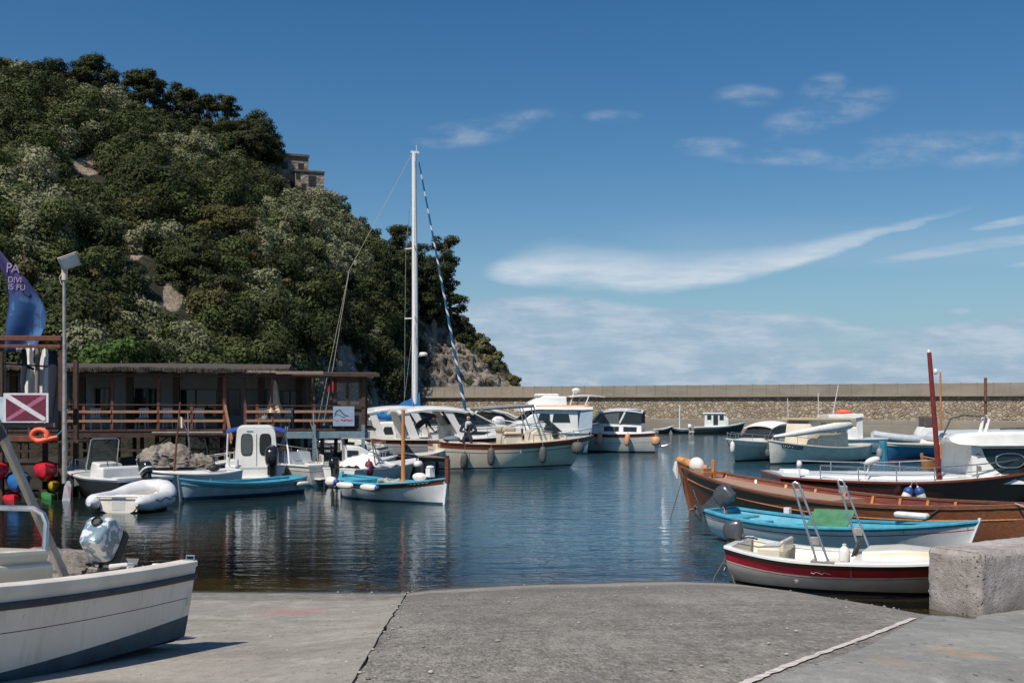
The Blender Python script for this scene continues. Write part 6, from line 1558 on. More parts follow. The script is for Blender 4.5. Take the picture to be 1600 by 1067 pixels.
for y in (-.85, .85):
    panel(B.root, 'pillar', [(1.7, y, 1.0), (2.1, y, 1.0), (2.15, y, 2.4), (1.75, y, 2.5)], .08, M_white); panel(B.root, 'pillar', [(3.5, y, 1.75), (3.65, y, 1.75), (3.9, y, 2.4), (3.75, y, 2.4)], .06, M_rubgrey)
panel(B.root, 'windscreen', [(3.9, -.75, 1.75), (3.9, .75, 1.75), (3.95, .75, 2.36), (3.95, -.75, 2.36)], .04, M_cloudyglass)
t = thing('life_raft_ring', 'orange life ring lying on the hardtop of the pale lookout motorboat', 'life ring', B.world((2.6, 0, 2.64))); mb = MB()
mb.tube([(.42*math.cos(a), .42*math.sin(a), .1) for a in [2*math.pi*k/20 for k in range(21)]], .11, 8); mb.build('ring', M_orange, t); mb = MB(); mb.ell((0, 0, .12), (.38, .38, .16)); mb.build('cover', M_orange, t)
B.tubes('aerial', [[(3.4, 0, 2.5), (3.0, 0, 4.5)]], M_plastic, .025)
B = Boat('blue_gozzo', 'bright blue wooden boat with thick stem and cream gunwale', 'boat', (29.2, 69.2), (21.7, 63.6), 2.5, (.98, .82, 1.0), keel=-.3, sf=.25, p=(.36, .9), rake=.1, kb=-.2)
B.hull([(M_red, ('w', .06)), (M_blue, ('s', .10)), (M_cream, None)]); B.gun(M_cream, .12, .08, .05); B.deck(M_cream, .04, .98, -.06, .05, inset=.1); B.stem(mat('stem_blue', (.05, .26, .40), .45, .15, 3), .10, .34, .26); B.rub(M_white2, .14, .03)
B.cabin([(1.5, .7, .62, .85, 1.15), (4.6, .7, .62, .85, 1.1)], M_canvas, .12, 'cover')
B = Boat('console_inflatable', 'grey tubed inflatable with white console and brown backed seat by the quay', 'inflatable boat', (31.0, 77.0), (25.4, 76.2), 2.2, (.6, .6, .95), keel=-.2, sf=.9, rake=.4)
B.hull([(M_white, None)]); B.inner(M_white, .3); mb = MB()
for sd in (1, -1): mb.tube([B.pt(.0, 1, sd, .05)-Vector((.5, 0, 0)), B.pt(.0, 1, sd, .1)]+[B.pt(i/14, 1, sd, .1*(1-i/14))+Vector((0, 0, .15)) for i in range(1, 15)], [.12]+[.3]*15, 10)
mb.build('tube', mat('pale_grey_hypalon', (.40, .44, .48), .6, .1, 4), B.root)
B.cabin([(1.2, .5, .45, .3, 1.6), (2.3, .5, .4, .3, 1.65), (2.6, .4, .3, .3, 1.2)], M_white, .1, 'console'); mb = MB(); mb.box((1.75, 0, 2.0), (.8, .9, .75)); mb.build('seat', mat('brown_seat', (.11, .085, .08), .7, .2, 4), B.root, 0, .08)
B = Boat('masted_gozzo', 'brown boat with bare wooden mast standing beyond the white hardtop of the cruiser', 'boat', (27.3, 63.0), (25.6, 58.6), 1.9, (.7, .6, .85), keel=-.2, sf=.2, rake=.2)
B.hull([(M_anti, ('w', .04)), (M_teakhull, None)]); B.gun(M_wood, .1, .05); B.inner(M_teakhull, .12)
for t_ in (.3, .55): B.thwart(M_wood, t_, .4)
B.tubes('mast', [[(2.6, 0, .1), (2.6, 0, 4.72)]], mat('brown_mast', (.16, .07, .035), .6, .3, 3), .08, 8); mb = MB(); mb.box((2.6, 0, 3.45), (.3, .12, .12)); mb.box((2.5, 0, 3.05), (.25, .1, .1)); mb.build('mast_cleat', M_dkwood, B.root, 0, .02)

# ================================================================== FAR QUAY
B = Boat('dark_cabin_boat', 'small black hulled boat with white wheelhouse under the breakwater', 'boat', (19.6, 117.2), (25.0, 116.6), 2.0, (.75, .8, 1.3), keel=-.3, sf=.85, rake=.5)
B.hull([(M_anti, ('s', .16)), (M_white, None)]); B.gun(M_white, .14, .06); B.deck(M_white, .02, .99, 0, .05)
cb = B.cabin([(1.1, .75, .7, .8, 2.2), (3.1, .75, .66, .85, 2.2), (3.6, .65, .55, .9, 1.7)], M_white, .06, 'wheelhouse'); B.cabin([(.9, .82, .8, 2.2, 2.3), (3.3, .8, .76, 2.2, 2.3)], M_white, .03, 'wheelhouse_roof')
for a0, a1, f0 in [(1.35, 1.8, .55), (2.0, 2.5, .1), (2.65, 3.1, .5)]: B.side_win(cb, [(a0, f0), (a1, f0), (a1, .92), (a0, .92)], -1, M_glass, M_white)
B.railing(M_chrome, .65, .97, .4, 3); panel(B.root, 'swim_platform', [(-.5, -.7, .25), (0, -.7, .25), (0, .7, .25), (-.5, .7, .25)], .06, M_white)
B = Boat('quay_dinghy', 'low pale dinghy tied under the breakwater, without a mast', 'boat', (15.4, 118.6), (17.6, 118.6), 1.2, (.5, .5, .95), keel=-.1, sf=.6, rake=.5); B.hull([(M_anti, ('s', .15)), (M_white2, None)]); B.gun(M_white2, .1); B.inner(M_white2, .2); B.thwart(M_white2, .4, .4)
B = Boat('quay_dinghy', 'little boat with thin white mast tied under the breakwater', 'boat', (19.3, 118.9), (17.2, 119.2), 1.3, (.5, .5, .8), keel=-.1, sf=.6, rake=.4); B.hull([(M_anti, ('s', .22)), (M_white2, None)]); B.gun(M_white2, .1); B.inner(M_white2, .2); B.tubes('mast', [[(1.0, 0, .2), (.95, 0, 3.1)]], M_alu, .06); outboard(B.root, (-.1, 0, .6), .2, .9, M_white)

# ================================================================== CRUISERS IN THE MIDDLE
dirc = Vector((.93, .36)); dirc.normalize()
def hardtop_cruiser(name, label, st, L, man=False):
    B = Boat(name, label, 'boat', st, Vector(st)+dirc*L, 3.2, (1.45, 1.40, 1.85), keel=-.5, sf=.88, p=(.3, .85), rake=1.1)
    B.hull([(M_anti, ('w', .08)), (M_white, ('s', .40)), (M_rubgrey, ('s', .38)), (M_white, ('s', .24)), (M_mahog, ('s', .015)), (M_white, None)], nt=38)
    B.gun(M_white, .16, .06, .03); B.inner(M_white, .85, .03, .44, .12); B.deck(M_white, .43, .99, 0, .1, inset=.05, nm='foredeck', lip=.5)
    cb = B.cabin([(4.1, 1.25, 1.12, 1.42, 2.15), (6.2, 1.2, 1.05, 1.45, 2.2), (7.8, .85, .6, 1.5, 2.0), (8.9, .4, .25, 1.6, 1.8)], M_white, .15, 'coach_roof')
    for sd in (1, -1): B.side_win(cb, [(4.7, .3), (5.6, .3), (6.0, .55), (5.0, .62)], sd, M_glass, M_white)
    panel(B.root, 'windscreen', [(6.25, -1.0, 2.2), (6.25, 1.0, 2.2), (4.7, .95, 2.98), (4.7, -.95, 2.98)], .05, M_smoke)
    for sd in (1, -1):
        panel(B.root, 'side_screen', [(6.1, sd*1.08, 2.18), (4.3, sd*1.15, 2.15), (3.9, sd*1.08, 2.9), (4.7, sd*1.0, 2.95)], .04, M_smoke)
        panel(B.root, 'raked_pillar', [(4.6, sd*1.2, 1.45), (4.25, sd*1.2, 1.45), (3.3, sd*1.12, 3.0), (3.75, sd*1.12, 3.0)], .09, M_white)
        panel(B.root, 'raked_pillar', [(1.5, sd*1.25, 1.45), (2.0, sd*1.25, 1.45), (1.35, sd*1.12, 3.0), (1.0, sd*1.12, 3.0)], .09, M_white)
        mb = MB(); mb.bar((6.25, sd*1.02, 2.2), (4.7, sd*.97, 2.98), .07, .07); mb.build('screen_frame', M_white, B.root, 0, .01)
    curved_canopy(B.root, 'hardtop', M_white, .9, 5.0, 2.5, 2.92, .26, .09, .2)
    mb = MB(); mb.box((.9, 0, 1.25), (.7, 2.2, .45)); mb.build('stern_seat', M_cream, B.root, 0, .06); mb = MB(); mb.box((3.9, .5, 1.5), (.6, .7, 1.2)); mb.build('helm_console', M_white, B.root, 0, .06)
    mb = MB(); mb.box((3.0, -.45, 1.3), (.5, .5, .9)); mb.build('helm_seat', M_white, B.root, 0, .08)
    B.railing(M_chrome, .5, .97, .5, 4, .1, .018, 16); panel(B.root, 'swim_platform', [(-.8, -1.2, .4), (0, -1.2, .4), (0, 1.2, .4), (-.8, 1.2, .4)], .1, M_white)
    return B
A_ = hardtop_cruiser('hardtop_cruiser', 'white hardtop cruiser showing its stern half beside the restaurant end, red pennant at its stern', (-9.3, 60.6), 9.0)
cbx = A_.cabin([(1.5, 1.3, 1.15, 1.4, 2.3), (2.6, 1.3, 1.15, 1.4, 2.3)], M_white, .2, 'cabin_side'); A_.side_win(cbx, [(1.75, .25), (2.45, .25), (2.35, .85), (1.95, .85)], -1, M_glass, M_white)
A_.tubes('flag_staff', [[(.2, -1.2, 1.5), (-.3, -1.2, 3.6), (-.62, -1.2, 4.5)]], M_dkwood, .03)
mb = MB(); mb.prism([(-.35, -1.2, 4.1), (-.62, -1.2, 4.6), (-1.05, -1.16, 4.45), (-1.25, -1.22, 3.95), (-.8, -1.2, 3.85)], (0, .02, 0)); mb.build('pennant', M_redcloth, A_.root, 0)
Bc = hardtop_cruiser('hardtop_cruiser', 'white hardtop cruiser with mahogany rail where a man bends over', (-7.15, 57.3), 10.0)
e = Bc.world(Bc.pt(.42, 1, -1, .10)); fender('long grey fender hanging slanted from the hardtop cruiser with the bending man', e, .95, .2, M_fend, .05, .25)

# bending man
ox_, oy_ = -5.12, 57.75; zf = .86
def J_(px, py, Y, r): return (P(px, py, Y), r)
J = {'pelvis': ((ox_, oy_, 1.78), .15), 'spine': ((ox_+.25, oy_-.03, 2.04), .155), 'chest': ((ox_+.48, oy_-.05, 2.20), .165), 'neck': ((ox_+.66, oy_-.06, 2.25), .06), 'headb': ((ox_+.76, oy_-.07, 2.27), .095), 'head': ((ox_+.90, oy_-.09, 2.22), .08),
     'lhip': ((ox_, oy_-.11, 1.70), .10), 'lknee': ((ox_+.12, oy_-.16, 1.30), .075), 'lank': ((ox_-.08, oy_-.15, .93), .045), 'ltoe': ((ox_+.12, oy_-.2, .88), .04),
     'rhip': ((ox_, oy_+.11, 1.70), .10), 'rknee': ((ox_+.1, oy_+.14, 1.30), .075), 'rank': ((ox_-.12, oy_+.14, .93), .045), 'rtoe': ((ox_+.08, oy_+.16, .88), .04),
     'lsh': ((ox_+.50, oy_-.24, 2.17), .07), 'lelb': ((ox_+.50, oy_-.30, 1.88), .048), 'lwr': ((ox_+.60, oy_-.30, 1.63), .034), 'lhand': ((ox_+.64, oy_-.29, 1.54), .036), 'lf': ((ox_+.67, oy_-.27, 1.47), .018),
     'rsh': ((ox_+.50, oy_+.14, 2.17), .07), 'relb': ((ox_+.62, oy_+.18, 1.88), .048), 'rwr': ((ox_+.80, oy_+.12, 1.68), .034), 'rhand': ((ox_+.86, oy_+.1, 1.60), .036), 'rf': ((ox_+.9, oy_+.08, 1.53), .018)}
E = [('pelvis', 'spine', M_navycloth), ('spine', 'chest', M_navycloth), ('chest', 'neck', M_navycloth), ('neck', 'headb', M_skin), ('headb', 'head', M_skin), ('pelvis', 'lhip', M_denim), ('lhip', 'lknee', M_denim), ('lknee', 'lank', M_denim), ('lank', 'ltoe', M_rub), ('pelvis', 'rhip', M_denim), ('rhip', 'rknee', M_denim), ('rknee', 'rank', M_denim), ('rank', 'rtoe', M_rub),
     ('chest', 'lsh', M_navycloth), ('lsh', 'lelb', M_navycloth), ('lelb', 'lwr', M_skin), ('lwr', 'lhand', M_skin), ('lhand', 'lf', M_skin), ('chest', 'rsh', M_navycloth), ('rsh', 'relb', M_navycloth), ('relb', 'rwr', M_skin), ('rwr', 'rhand', M_skin), ('rhand', 'rf', M_skin)]
K = 1.2; Q = (ox_, oy_, .88); J = {n: (tuple(Q[i]+(p[i]-Q[i])*K for i in range(3)), r*K) for n, (p, r) in J.items()}
pm = person('person in navy shirt and jeans bending over in the cockpit of a white cruiser', J, E)
mb = MB(); mb.ell((ox_+.80, oy_-.07, 2.32), (.15, .115, .10), R=Euler((0, .35, 0)).to_matrix()); mb.v = [tuple(Q[i]+(v[i]-Q[i])*K for i in range(3)) for v in mb.v]; mb.build('hair', M_hair, pm)
mb = MB(); mb.ell((ox_+.93, oy_-.1, 2.16), (.022, .02, .035)); mb.v = [tuple(Q[i]+(v[i]-Q[i])*K for i in range(3)) for v in mb.v]; mb.build('nose', M_skin, pm)

# cream open cruiser
B = Boat('cream_cruiser', 'cream open cruiser with dark mahogany rail, grey folded bimini and a seated passenger', 'boat', (-3.85, 53.6), Vector((-3.85, 53.6))+Vector((.95, .31))*8.5, 3.0, (1.42, 1.28, 1.66), keel=-.4, sf=.87, p=(.16, .85), rake=1.3)
B.hull([(M_grey, ('w', .10)), (M_anti, ('w', .17)), (M_cream, ('s', .44)), (M_rubgrey, ('s', .405)), (M_cream, ('s', .26)), (M_mahog, ('s', .015)), (M_cream, None)], nt=44)
B.gun(M_mahog, .16, .05, .03); B.inner(M_cream, .75, .04, .56, .14); B.deck(M_cream, .55, .99, .02, .1, inset=.05, nm='foredeck', lip=.5)
B.cabin([(4.9, .62, .55, .75, 1.85), (5.3, .62, .55, .75, 2.08), (6.0, .62, .52, .75, 2.05), (6.9, .55, .40, .8, 1.62)], M_cream, .12, 'console')
mb = MB(); mb.lathe([(0, 0), (.17, 0), (.19, .03), (.12, .035), (0, .02)], (6.15, -.60, 1.72), 14, R=Euler((rad(90), 0, 0)).to_matrix()); mb.build('porthole', M_glass, B.root)
panel(B.root, 'windscreen', [(6.55, -.55, 1.85), (6.55, .55, 1.85), (5.85, .5, 2.45), (5.85, -.5, 2.45)], .03, M_smoke); panel(B.root, 'side_screen', [(6.5, -.57, 1.85), (5.5, -.6, 1.98), (5.8, -.54, 2.42)], .03, M_smoke)
mb = MB(); mb.box((3.9, 0, 1.35), (.95, 1.5, 1.1)); mb.build('seat_module', M_cream, B.root, 0, .08); mb = MB(); mb.box((3.7, 0, 1.98), (.7, 1.4, .30)); mb.build('bolster', M_seat, B.root, 0, .1); mb = MB(); mb.box((3.8, -.78, 1.74), (.95, .04, .07)); mb.box((4.33, -.76, 1.9), (.1, .1, .3)); mb.build('wood_trim', M_mahog, B.root, 0, .01)
mb = MB(); mb.box((2.0, .2, 1.05), (1.6, 2.0, .55)); mb.box((.8, 0, 1.2), (.6, 2.2, .5)); mb.build('sun_pad', M_cream, B.root, 0, .08); mb = MB(); mb.ell((.75, -.6, 1.55), (.45, .35, .16)); mb.build('folded_cover', mat('blue_grey_cover', (.12, .17, .22), .8, .2, 6), B.root)
B.tubes('bimini_frame', [[(5.3, sd*.95, 1.4), (4.95, sd*.95, 2.4), (4.72, sd*.9, 3.2)] for sd in (1, -1)]+[[(5.6, sd*.95, 1.42), (5.15, sd*.95, 2.4), (4.86, sd*.9, 3.22)] for sd in (1, -1)]+[[(4.72, -.9, 3.2), (4.72, .9, 3.2)]], M_chrome, .032, 8)
B.tubes('bimini_roll', [[(4.9, sd*.92, 3.18), (3.6, sd*.95, 3.12), (2.2, sd*.95, 3.02)] for sd in (1, -1)]+[[(2.2, -.95, 3.02), (2.2, .95, 3.02)]], mat('grey_bimini', (.22, .225, .23), .8, .15, 5), [.08, .10, .06, .08, .10, .06, .08, .08][0], 8)
B.railing(M_chrome, .62, .98, .38, 4, .12, .018, 16); panel(B.root, 'swim_platform', [(-.9, -1.2, .45), (0, -1.2, .45), (0, 1.2, .45), (-.9, 1.2, .45)], .12, M_cream)
mb = MB(); mb.box((-.06, -.6, .95), (.14, .7, .75)); mb.build('stern_locker', M_cream, B.root, 0, .04)
for i, (t, L_, r_, lab, dp) in enumerate([(.16, .95, .2, 'grey fender slanting at the stern quarter of the cream cruiser', .35), (.34, 1.0, .19, 'upright grey fender below the seats of the cream cruiser', .05), (.66, .95, .19, 'grey teardrop fender under the foredeck of the cream cruiser', .1), (.85, .75, .33, 'round ball like dark grey fender at the bow of the cream cruiser', .05)]):
    e = B.world(B.pt(t, 1, -1, r_*.9)); fender(lab, e, L_, r_, M_fend, dp, .2 if i == 0 else .04)
w0 = B.world((1.75, .05, 0)); X_, Y_ = w0.x, w0.y; zs = 1.44
J = {'pelvis': ((X_, Y_, zs+.12), .15), 'spine': ((X_+.01, Y_+.03, zs+.36), .15), 'chest': ((X_+.02, Y_+.02, zs+.60), .17), 'neck': ((X_+.03, Y_, zs+.80), .06), 'headb': ((X_+.03, Y_-.02, zs+.92), .085), 'head': ((X_+.03, Y_-.02, zs+1.06), .08),
     'lkn': ((X_-.15, Y_-.42, zs+.12), .085), 'lan': ((X_-.16, Y_-.46, zs-.32), .05), 'lto': ((X_-.18, Y_-.6, zs-.40), .04), 'rkn': ((X_+.16, Y_-.42, zs+.12), .085), 'ran': ((X_+.17, Y_-.46, zs-.32), .05), 'rto': ((X_+.18, Y_-.6, zs-.40), .04),
     'lsh': ((X_-.20, Y_, zs+.66), .085), 'lel': ((X_-.32, Y_-.12, zs+.40), .065), 'lwr': ((X_-.12, Y_-.30, zs+.38), .04), 'lha': ((X_-.04, Y_-.33, zs+.40), .035), 'rsh': ((X_+.24, Y_, zs+.66), .085), 'rel': ((X_+.37, Y_-.10, zs+.40), .065), 'rwr': ((X_+.20, Y_-.30, zs+.36), .04), 'rha': ((X_+.10, Y_-.33, zs+.38), .035)}
E = [('pelvis', 'spine', M_navycloth), ('spine', 'chest', M_navycloth), ('chest', 'neck', M_navycloth), ('neck', 'headb', M_skin), ('headb', 'head', M_skin), ('pelvis', 'lkn', M_navycloth), ('lkn', 'lan', M_navycloth), ('lan', 'lto', M_rub), ('pelvis', 'rkn', M_navycloth), ('rkn', 'ran', M_navycloth), ('ran', 'rto', M_rub), ('chest', 'lsh', M_navycloth), ('lsh', 'lel', M_navycloth), ('lel', 'lwr', M_navycloth), ('lwr', 'lha', M_skin), ('chest', 'rsh', M_navycloth), ('rsh', 'rel', M_navycloth), ('rel', 'rwr', M_navycloth), ('rwr', 'rha', M_skin)]
K = 1.16; J = {n: (tuple((X_, Y_, zs-.1)[i]+(p[i]-(X_, Y_, zs-.1)[i])*K for i in range(3)), r*K) for n, (p, r) in J.items()}
ps = person('person in dark navy jacket and pale scarf seated at the stern of the cream cruiser', J, E)
mb = MB(); mb.ell((X_+.03, Y_+.03, zs+1.10), (.11, .12, .11)); mb.v = [tuple((X_, Y_, zs-.1)[i]+(v[i]-(X_, Y_, zs-.1)[i])*K for i in range(3)) for v in mb.v]; mb.build('hair', M_hair, ps)
mb = MB(); mb.ell((X_+.03, Y_-.02, zs+.72), (.15, .14, .12)); mb.tube([(X_-.05, Y_-.14, zs+.72), (X_-.08, Y_-.18, zs+.5)], [.06, .04], 8); mb.v = [tuple((X_, Y_, zs-.1)[i]+(v[i]-(X_, Y_, zs-.1)[i])*K for i in range(3)) for v in mb.v]; mb.build('scarf', M_scarf, ps)
mb = MB(); mb.ell((X_+.03, Y_-.115, zs+.99), (.018, .025, .025)); mb.v = [tuple((X_, Y_, zs-.1)[i]+(v[i]-(X_, Y_, zs-.1)[i])*K for i in range(3)) for v in mb.v]; mb.build('nose', M_skin, ps)

# grey cruiser with peach fenders
B = Boat('grey_cruiser', 'pale grey cabin cruiser with mahogany rail and peach coloured fenders', 'boat', (9.75, 73.4), (2.6, 75.2), 2.8, (1.36, 1.26, 1.62), keel=-.4, sf=.85, p=(.28, .85), rake=1.0)
B.hull([(M_mahog_d, ('w', .10)), (M_grey, ('s', .62)), (M_rubgrey, ('s', .60)), (M_grey, ('s', .26)), (M_mahog_d, ('s', .02)), (M_grey, None)], nt=38); B.gun(M_white, .18, .06); B.deck(M_white, .03, .99, .02, .1, inset=.06)
cb = B.cabin([(.9, 1.1, 1.0, 1.2, 1.95), (3.6, 1.15, 1.0, 1.25, 2.0), (4.9, .85, .6, 1.3, 1.75), (5.8, .5, .3, 1.4, 1.6)], M_white, .15, 'coach_roof'); B.side_win(cb, [(2.4, .3), (3.4, .3), (3.4, .85), (2.4, .85)], 1, M_glass, M_white); B.side_win(cb, [(1.2, .3), (2.1, .3), (2.1, .85), (1.2, .85)], 1, M_glass, M_white)
panel(B.root, 'windscreen', [(4.3, -.95, 1.95), (4.3, .95, 1.95), (3.55, .9, 2.85), (3.55, -.9, 2.85)], .05, M_glass)
for sd in (1, -1): panel(B.root, 'side_screen', [(4.2, sd*1.0, 1.98), (2.4, sd*1.05, 1.98), (2.4, sd*.95, 2.85), (3.5, sd*.92, 2.85)], .04, M_cloudyglass); panel(B.root, 'awning_side', [(2.3, sd*1.05, 1.98), (.9, sd*1.05, 1.9), (.9, sd*.98, 2.85), (2.3, sd*.95, 2.88)], .03, M_smoke); mb = MB(); mb.bar((4.35, sd*.98, 1.95), (3.55, sd*.93, 2.87), .08, .1); mb.bar((2.35, sd*1.06, 1.98), (1.9, sd*.98, 2.9), .07, .12); mb.build('screen_frame', M_white, B.root, 0, .01)
curved_canopy(B.root, 'hardtop', M_white, .8, 3.7, 2.15, 2.82, .16, .08, .14); B.railing(M_chrome, .42, .985, .5, 4, .12, .02, 18); B.tubes('swim_ladder', [[(-.05, .9, .8), (-.9, .9, .55), (-.05, .9, .35)], [(-.9, -.9, .55), (-.9, .9, .55)], [(-.05, -.9, .8), (-.9, -.9, .55), (-.05, -.9, .35)]], M_chrome, .03)
mb = MB(); mb.ell((1.5, .6, 2.1), (.22, .2, .3)); mb.build('helm_wheel_cover', M_plastic, B.root)
for t, dp, tl, lab in [(.87, .0, 1.1, 'peach fender lying almost level at the bow of the grey cruiser'), (.55, .0, .1, 'peach fender upright amidships on the grey cruiser'), (.27, .05, .1, 'peach fender upright below the aft cabin window of the grey cruiser')]:
    e = B.world(B.pt(t, 1, 1, .16)); f_ = fender(lab, e+Vector((0, -.1, .15)), .95, .19, M_fendo, dp); f_.rotation_euler = (.05, tl, 0)
e = B.world(B.pt(.015, 1, 1, .2)); fender('round peach ball fender at the stern corner of the grey cruiser', e+Vector((.2, -.1, -.1)), .75, .32, M_fendo, .05)

# flybridge cruiser
B = Boat('flybridge_cruiser', 'white flybridge cruiser with small peach trimmed upper deck behind the cream boat', 'boat', (6.3-1.6, 71.6), (-1.2, 70.4), 3.0, (1.4, 1.4, 1.85), keel=-.4, sf=.88, p=(.3, .85), rake=1.0)
B.hull([(M_anti, ('w', .1)), (M_white, None)]); B.gun(M_white, .18, .06); B.deck(M_white, .02, .99, .02, .08, inset=.05)
n0_ = set(B.root.children)
cb = B.cabin([(2.2, 1.25, 1.15, 1.4, 2.85), (4.8, 1.25, 1.12, 1.4, 2.9), (5.9, 1.1, .9, 1.45, 2.15), (6.6, .7, .5, 1.5, 1.75)], M_white, .15, 'saloon')
B.side_win(cb, [(2.7, .5), (3.9, .5), (3.8, .92), (2.8, .92)], 1, M_glass, M_white); B.side_win(cb, [(4.05, .5), (4.9, .5), (4.7, .92), (4.05, .92)], 1, M_glass, M_white)
panel(B.root, 'windscreen', [(5.85, -.95, 2.2), (5.85, .95, 2.2), (4.95, .98, 2.88), (4.95, -.98, 2.88)], .06, M_glass)
B.cabin([(1.2, 1.3, 1.22, 2.9, 3.08), (2.0, 1.35, 1.28, 2.88, 3.12), (4.8, 1.3, 1.2, 2.92, 3.10), (6.0, 1.0, .85, 2.78, 2.92)], M_white, .08, 'brow'); B.cabin([(1.5, 1.24, 1.2, 3.1, 3.2), (4.9, 1.15, 1.1, 3.08, 3.18)], M_fendo, .04, 'peach_trim')
B.cabin([(2.9, 1.05, .95, 3.18, 3.75), (4.3, .95, .8, 3.16, 3.8), (5.3, .7, .5, 3.05, 3.35)], M_white, .18, 'flybridge'); mb = MB(); mb.box((4.0, 0, 3.82), (1.4, 1.3, .22)); mb.build('flybridge_cover', M_canvas, B.root, 0, .1)
B.tubes('radar_arch', [[(1.7, sd*1.1, 3.1), (1.4, sd*1.0, 3.75), (1.6, 0, 3.8)] for sd in (1, -1)]+[[(2.6, .8, 3.2), (2.3, .8, 4.2)], [(2.0, 0, 3.8), (2.0, 0, 4.1)]], M_white, .05); mb = MB(); mb.ell((2.0, 0, 4.15), (.3, .3, .16)); mb.build('radar_dome', M_plastic, B.root); curved_canopy(B.root, 'flybridge_awning', M_canvas, .3, 2.6, 2.0, 3.75, .1, .05, .05)
B.railing(M_chrome, .45, .97, .5, 4, .1, .02, 14)
for sd in (1, -1): panel(B.root, 'aft_pillar', [(1.3, sd*1.25, 1.45), (2.2, sd*1.25, 1.45), (2.0, sd*1.2, 2.9), (1.2, sd*1.2, 2.9)], .09, mat('pale_blue_gelcoat', (.42, .50, .60), .4, .08, 3))

for o in set(B.root.children)-n0_:
    if o.name.split('.')[0] != 'guard_rail': o.location.x -= 1.5

# sport cruiser behind
B = Boat('sport_cruiser', 'low white sport cruiser with raked screen seen past the seated passenger', 'boat', (-5.0, 77.0), (3.4, 79.3), 3.0, (1.4, 1.35, 1.7), keel=-.4, sf=.9, p=(.3, .85), rake=1.2)
B.hull([(M_anti, ('w', .1)), (M_white, None)]); B.gun(M_white, .2, .06); B.deck(M_white, .02, .99, .02, .1, inset=.05); B.cabin([(3.6, 1.2, 1.0, 1.4, 1.95), (5.2, 1.0, .8, 1.45, 1.9), (7.3, .5, .3, 1.5, 1.7)], M_white, .2, 'coach_roof')
panel(B.root, 'windscreen', [(5.5, -1.0, 1.95), (5.5, 1.0, 1.95), (3.8, .9, 2.7), (3.8, -.9, 2.7)], .05, M_smoke)
for sd in (1, -1):
    mb = MB(); mb.tube([(6.0, sd*1.05, 1.9), (4.6, sd*1.05, 2.55), (3.2, sd*1.1, 2.85), (1.8, sd*1.1, 2.88)], [.07, .1, .11, .06], 8); mb.tube([(1.2, sd*1.2, 1.6), (2.4, sd*1.1, 2.8)], .07, 8); mb.build('arch', M_white, B.root); panel(B.root, 'side_screen', [(5.5, sd*1.02, 1.95), (2.5, sd*1.1, 1.9), (2.6, sd*1.05, 2.72), (4.2, sd*1.0, 2.58)], .04, M_smoke)
mb = MB(); mb.ell((3.9, -1.0, 2.0), (.55, .3, .4)); mb.build('covered_tender', M_plastic, B.root); B.railing(M_chrome, .5, .97, .5, 4)

# sailing yacht
B = Boat('sailing_yacht', 'sailing yacht with tall white mast, blue sail cover and blue striped furled jib', 'sailboat', (-11.55, 64.0), Vector((-11.55, 64.0))+dirc*9.8, 3.0, (1.05, 1.0, 1.35), keel=-.4, sf=.7, p=(.4, .9), rake=.9)
B.hull([(M_antiblue, ('w', .1)), (M_white, None)]); B.gun(M_white, .12, .05); B.deck(M_white, .01, .99, .02, .1, inset=.05); B.cabin([(3.2, .95, .8, 1.0, 1.5), (6.2, .8, .6, 1.0, 1.45), (7.4, .4, .25, 1.1, 1.3)], M_white, .12, 'coach_roof')
mx_ = 6.05; MT = 18.5
B.tubes('mast', [[(mx_, 0, 1.0), (mx_, 0, 10), (mx_-.05, 0, MT)]], M_alu, [.19, .18, .14], 12)
sp1, sp2 = H+(630-498)*66.5/F, H+(630-389)*66.5/F
for z, w in ((sp1, 1.15), (sp2, .95)): B.tubes('spreader', [[(mx_-.3, -w, z+.05), (mx_, 0, z), (mx_-.3, w, z+.05)]], M_alu, .045)
B.tubes('shroud', [[(mx_-.3, sd*1.35, 1.1), (mx_-.3, sd*1.15, sp1), (mx_-.3, sd*.95, sp2), (mx_, sd*.08, MT-.2)] for sd in (1, -1)]+[[(mx_-.6, sd*1.3, 1.1), (mx_-.02, sd*.1, sp1)] for sd in (1, -1)], M_tin, .015, 5)
B.tubes('backstay', [[(mx_-.15, 0, MT), (2.0, 0, 11.2)], [(2.0, 0, 11.2), (.1, -1.0, 1.1)], [(2.0, 0, 11.2), (.1, 1.0, 1.1)]], M_rope, .014, 5)
mb = MB(); mb.tube([(mx_-.12, 0, 2.4), (3.2, 0, 2.35)], .09, 8); mb.build('boom', M_alu, B.root)
mb = MB(); rows = []
for f in np.linspace(0, 1, 14):
    x = mx_+.28-2.9*f; zt = 2.75+(3.95-2.75)*max(0, 1-f*1.35)**1.1+.05*math.sin(f*22); w = .24-.1*f
    rows.append([(x, -w, 2.4), (x, -w*.9, 2.45+(zt-2.45)*.5), (x, -.07, zt), (x, .07, zt), (x, w*.9, 2.45+(zt-2.45)*.5), (x, w, 2.4), (x, 0, 2.25)])
mb.loft(rows); mb.build('sail_cover', M_sailblue, B.root, 60)
m, b, bs, oc, out = newmat('furled_jib_stripes')
sp = b.n('ShaderNodeSeparateXYZ'); b.lk(oc, sp.inputs[0])
ang_ = b.m('ARCTAN2', sp.outputs[1], b.m('SUBTRACT', b.m('ADD', sp.outputs[0], b.m('MULTIPLY', sp.outputs[2], .205)), 9.9))
k = b.ss(b.m('SINE', b.m('ADD', b.m('MULTIPLY', sp.outputs[2], 6.0), ang_)), .55, .75)
b.lk(b.mix(k, (.010, .085, .19), (.62, .64, .68)), bs.inputs['Base Color']); bs.inputs['Roughness'].default_value = .8
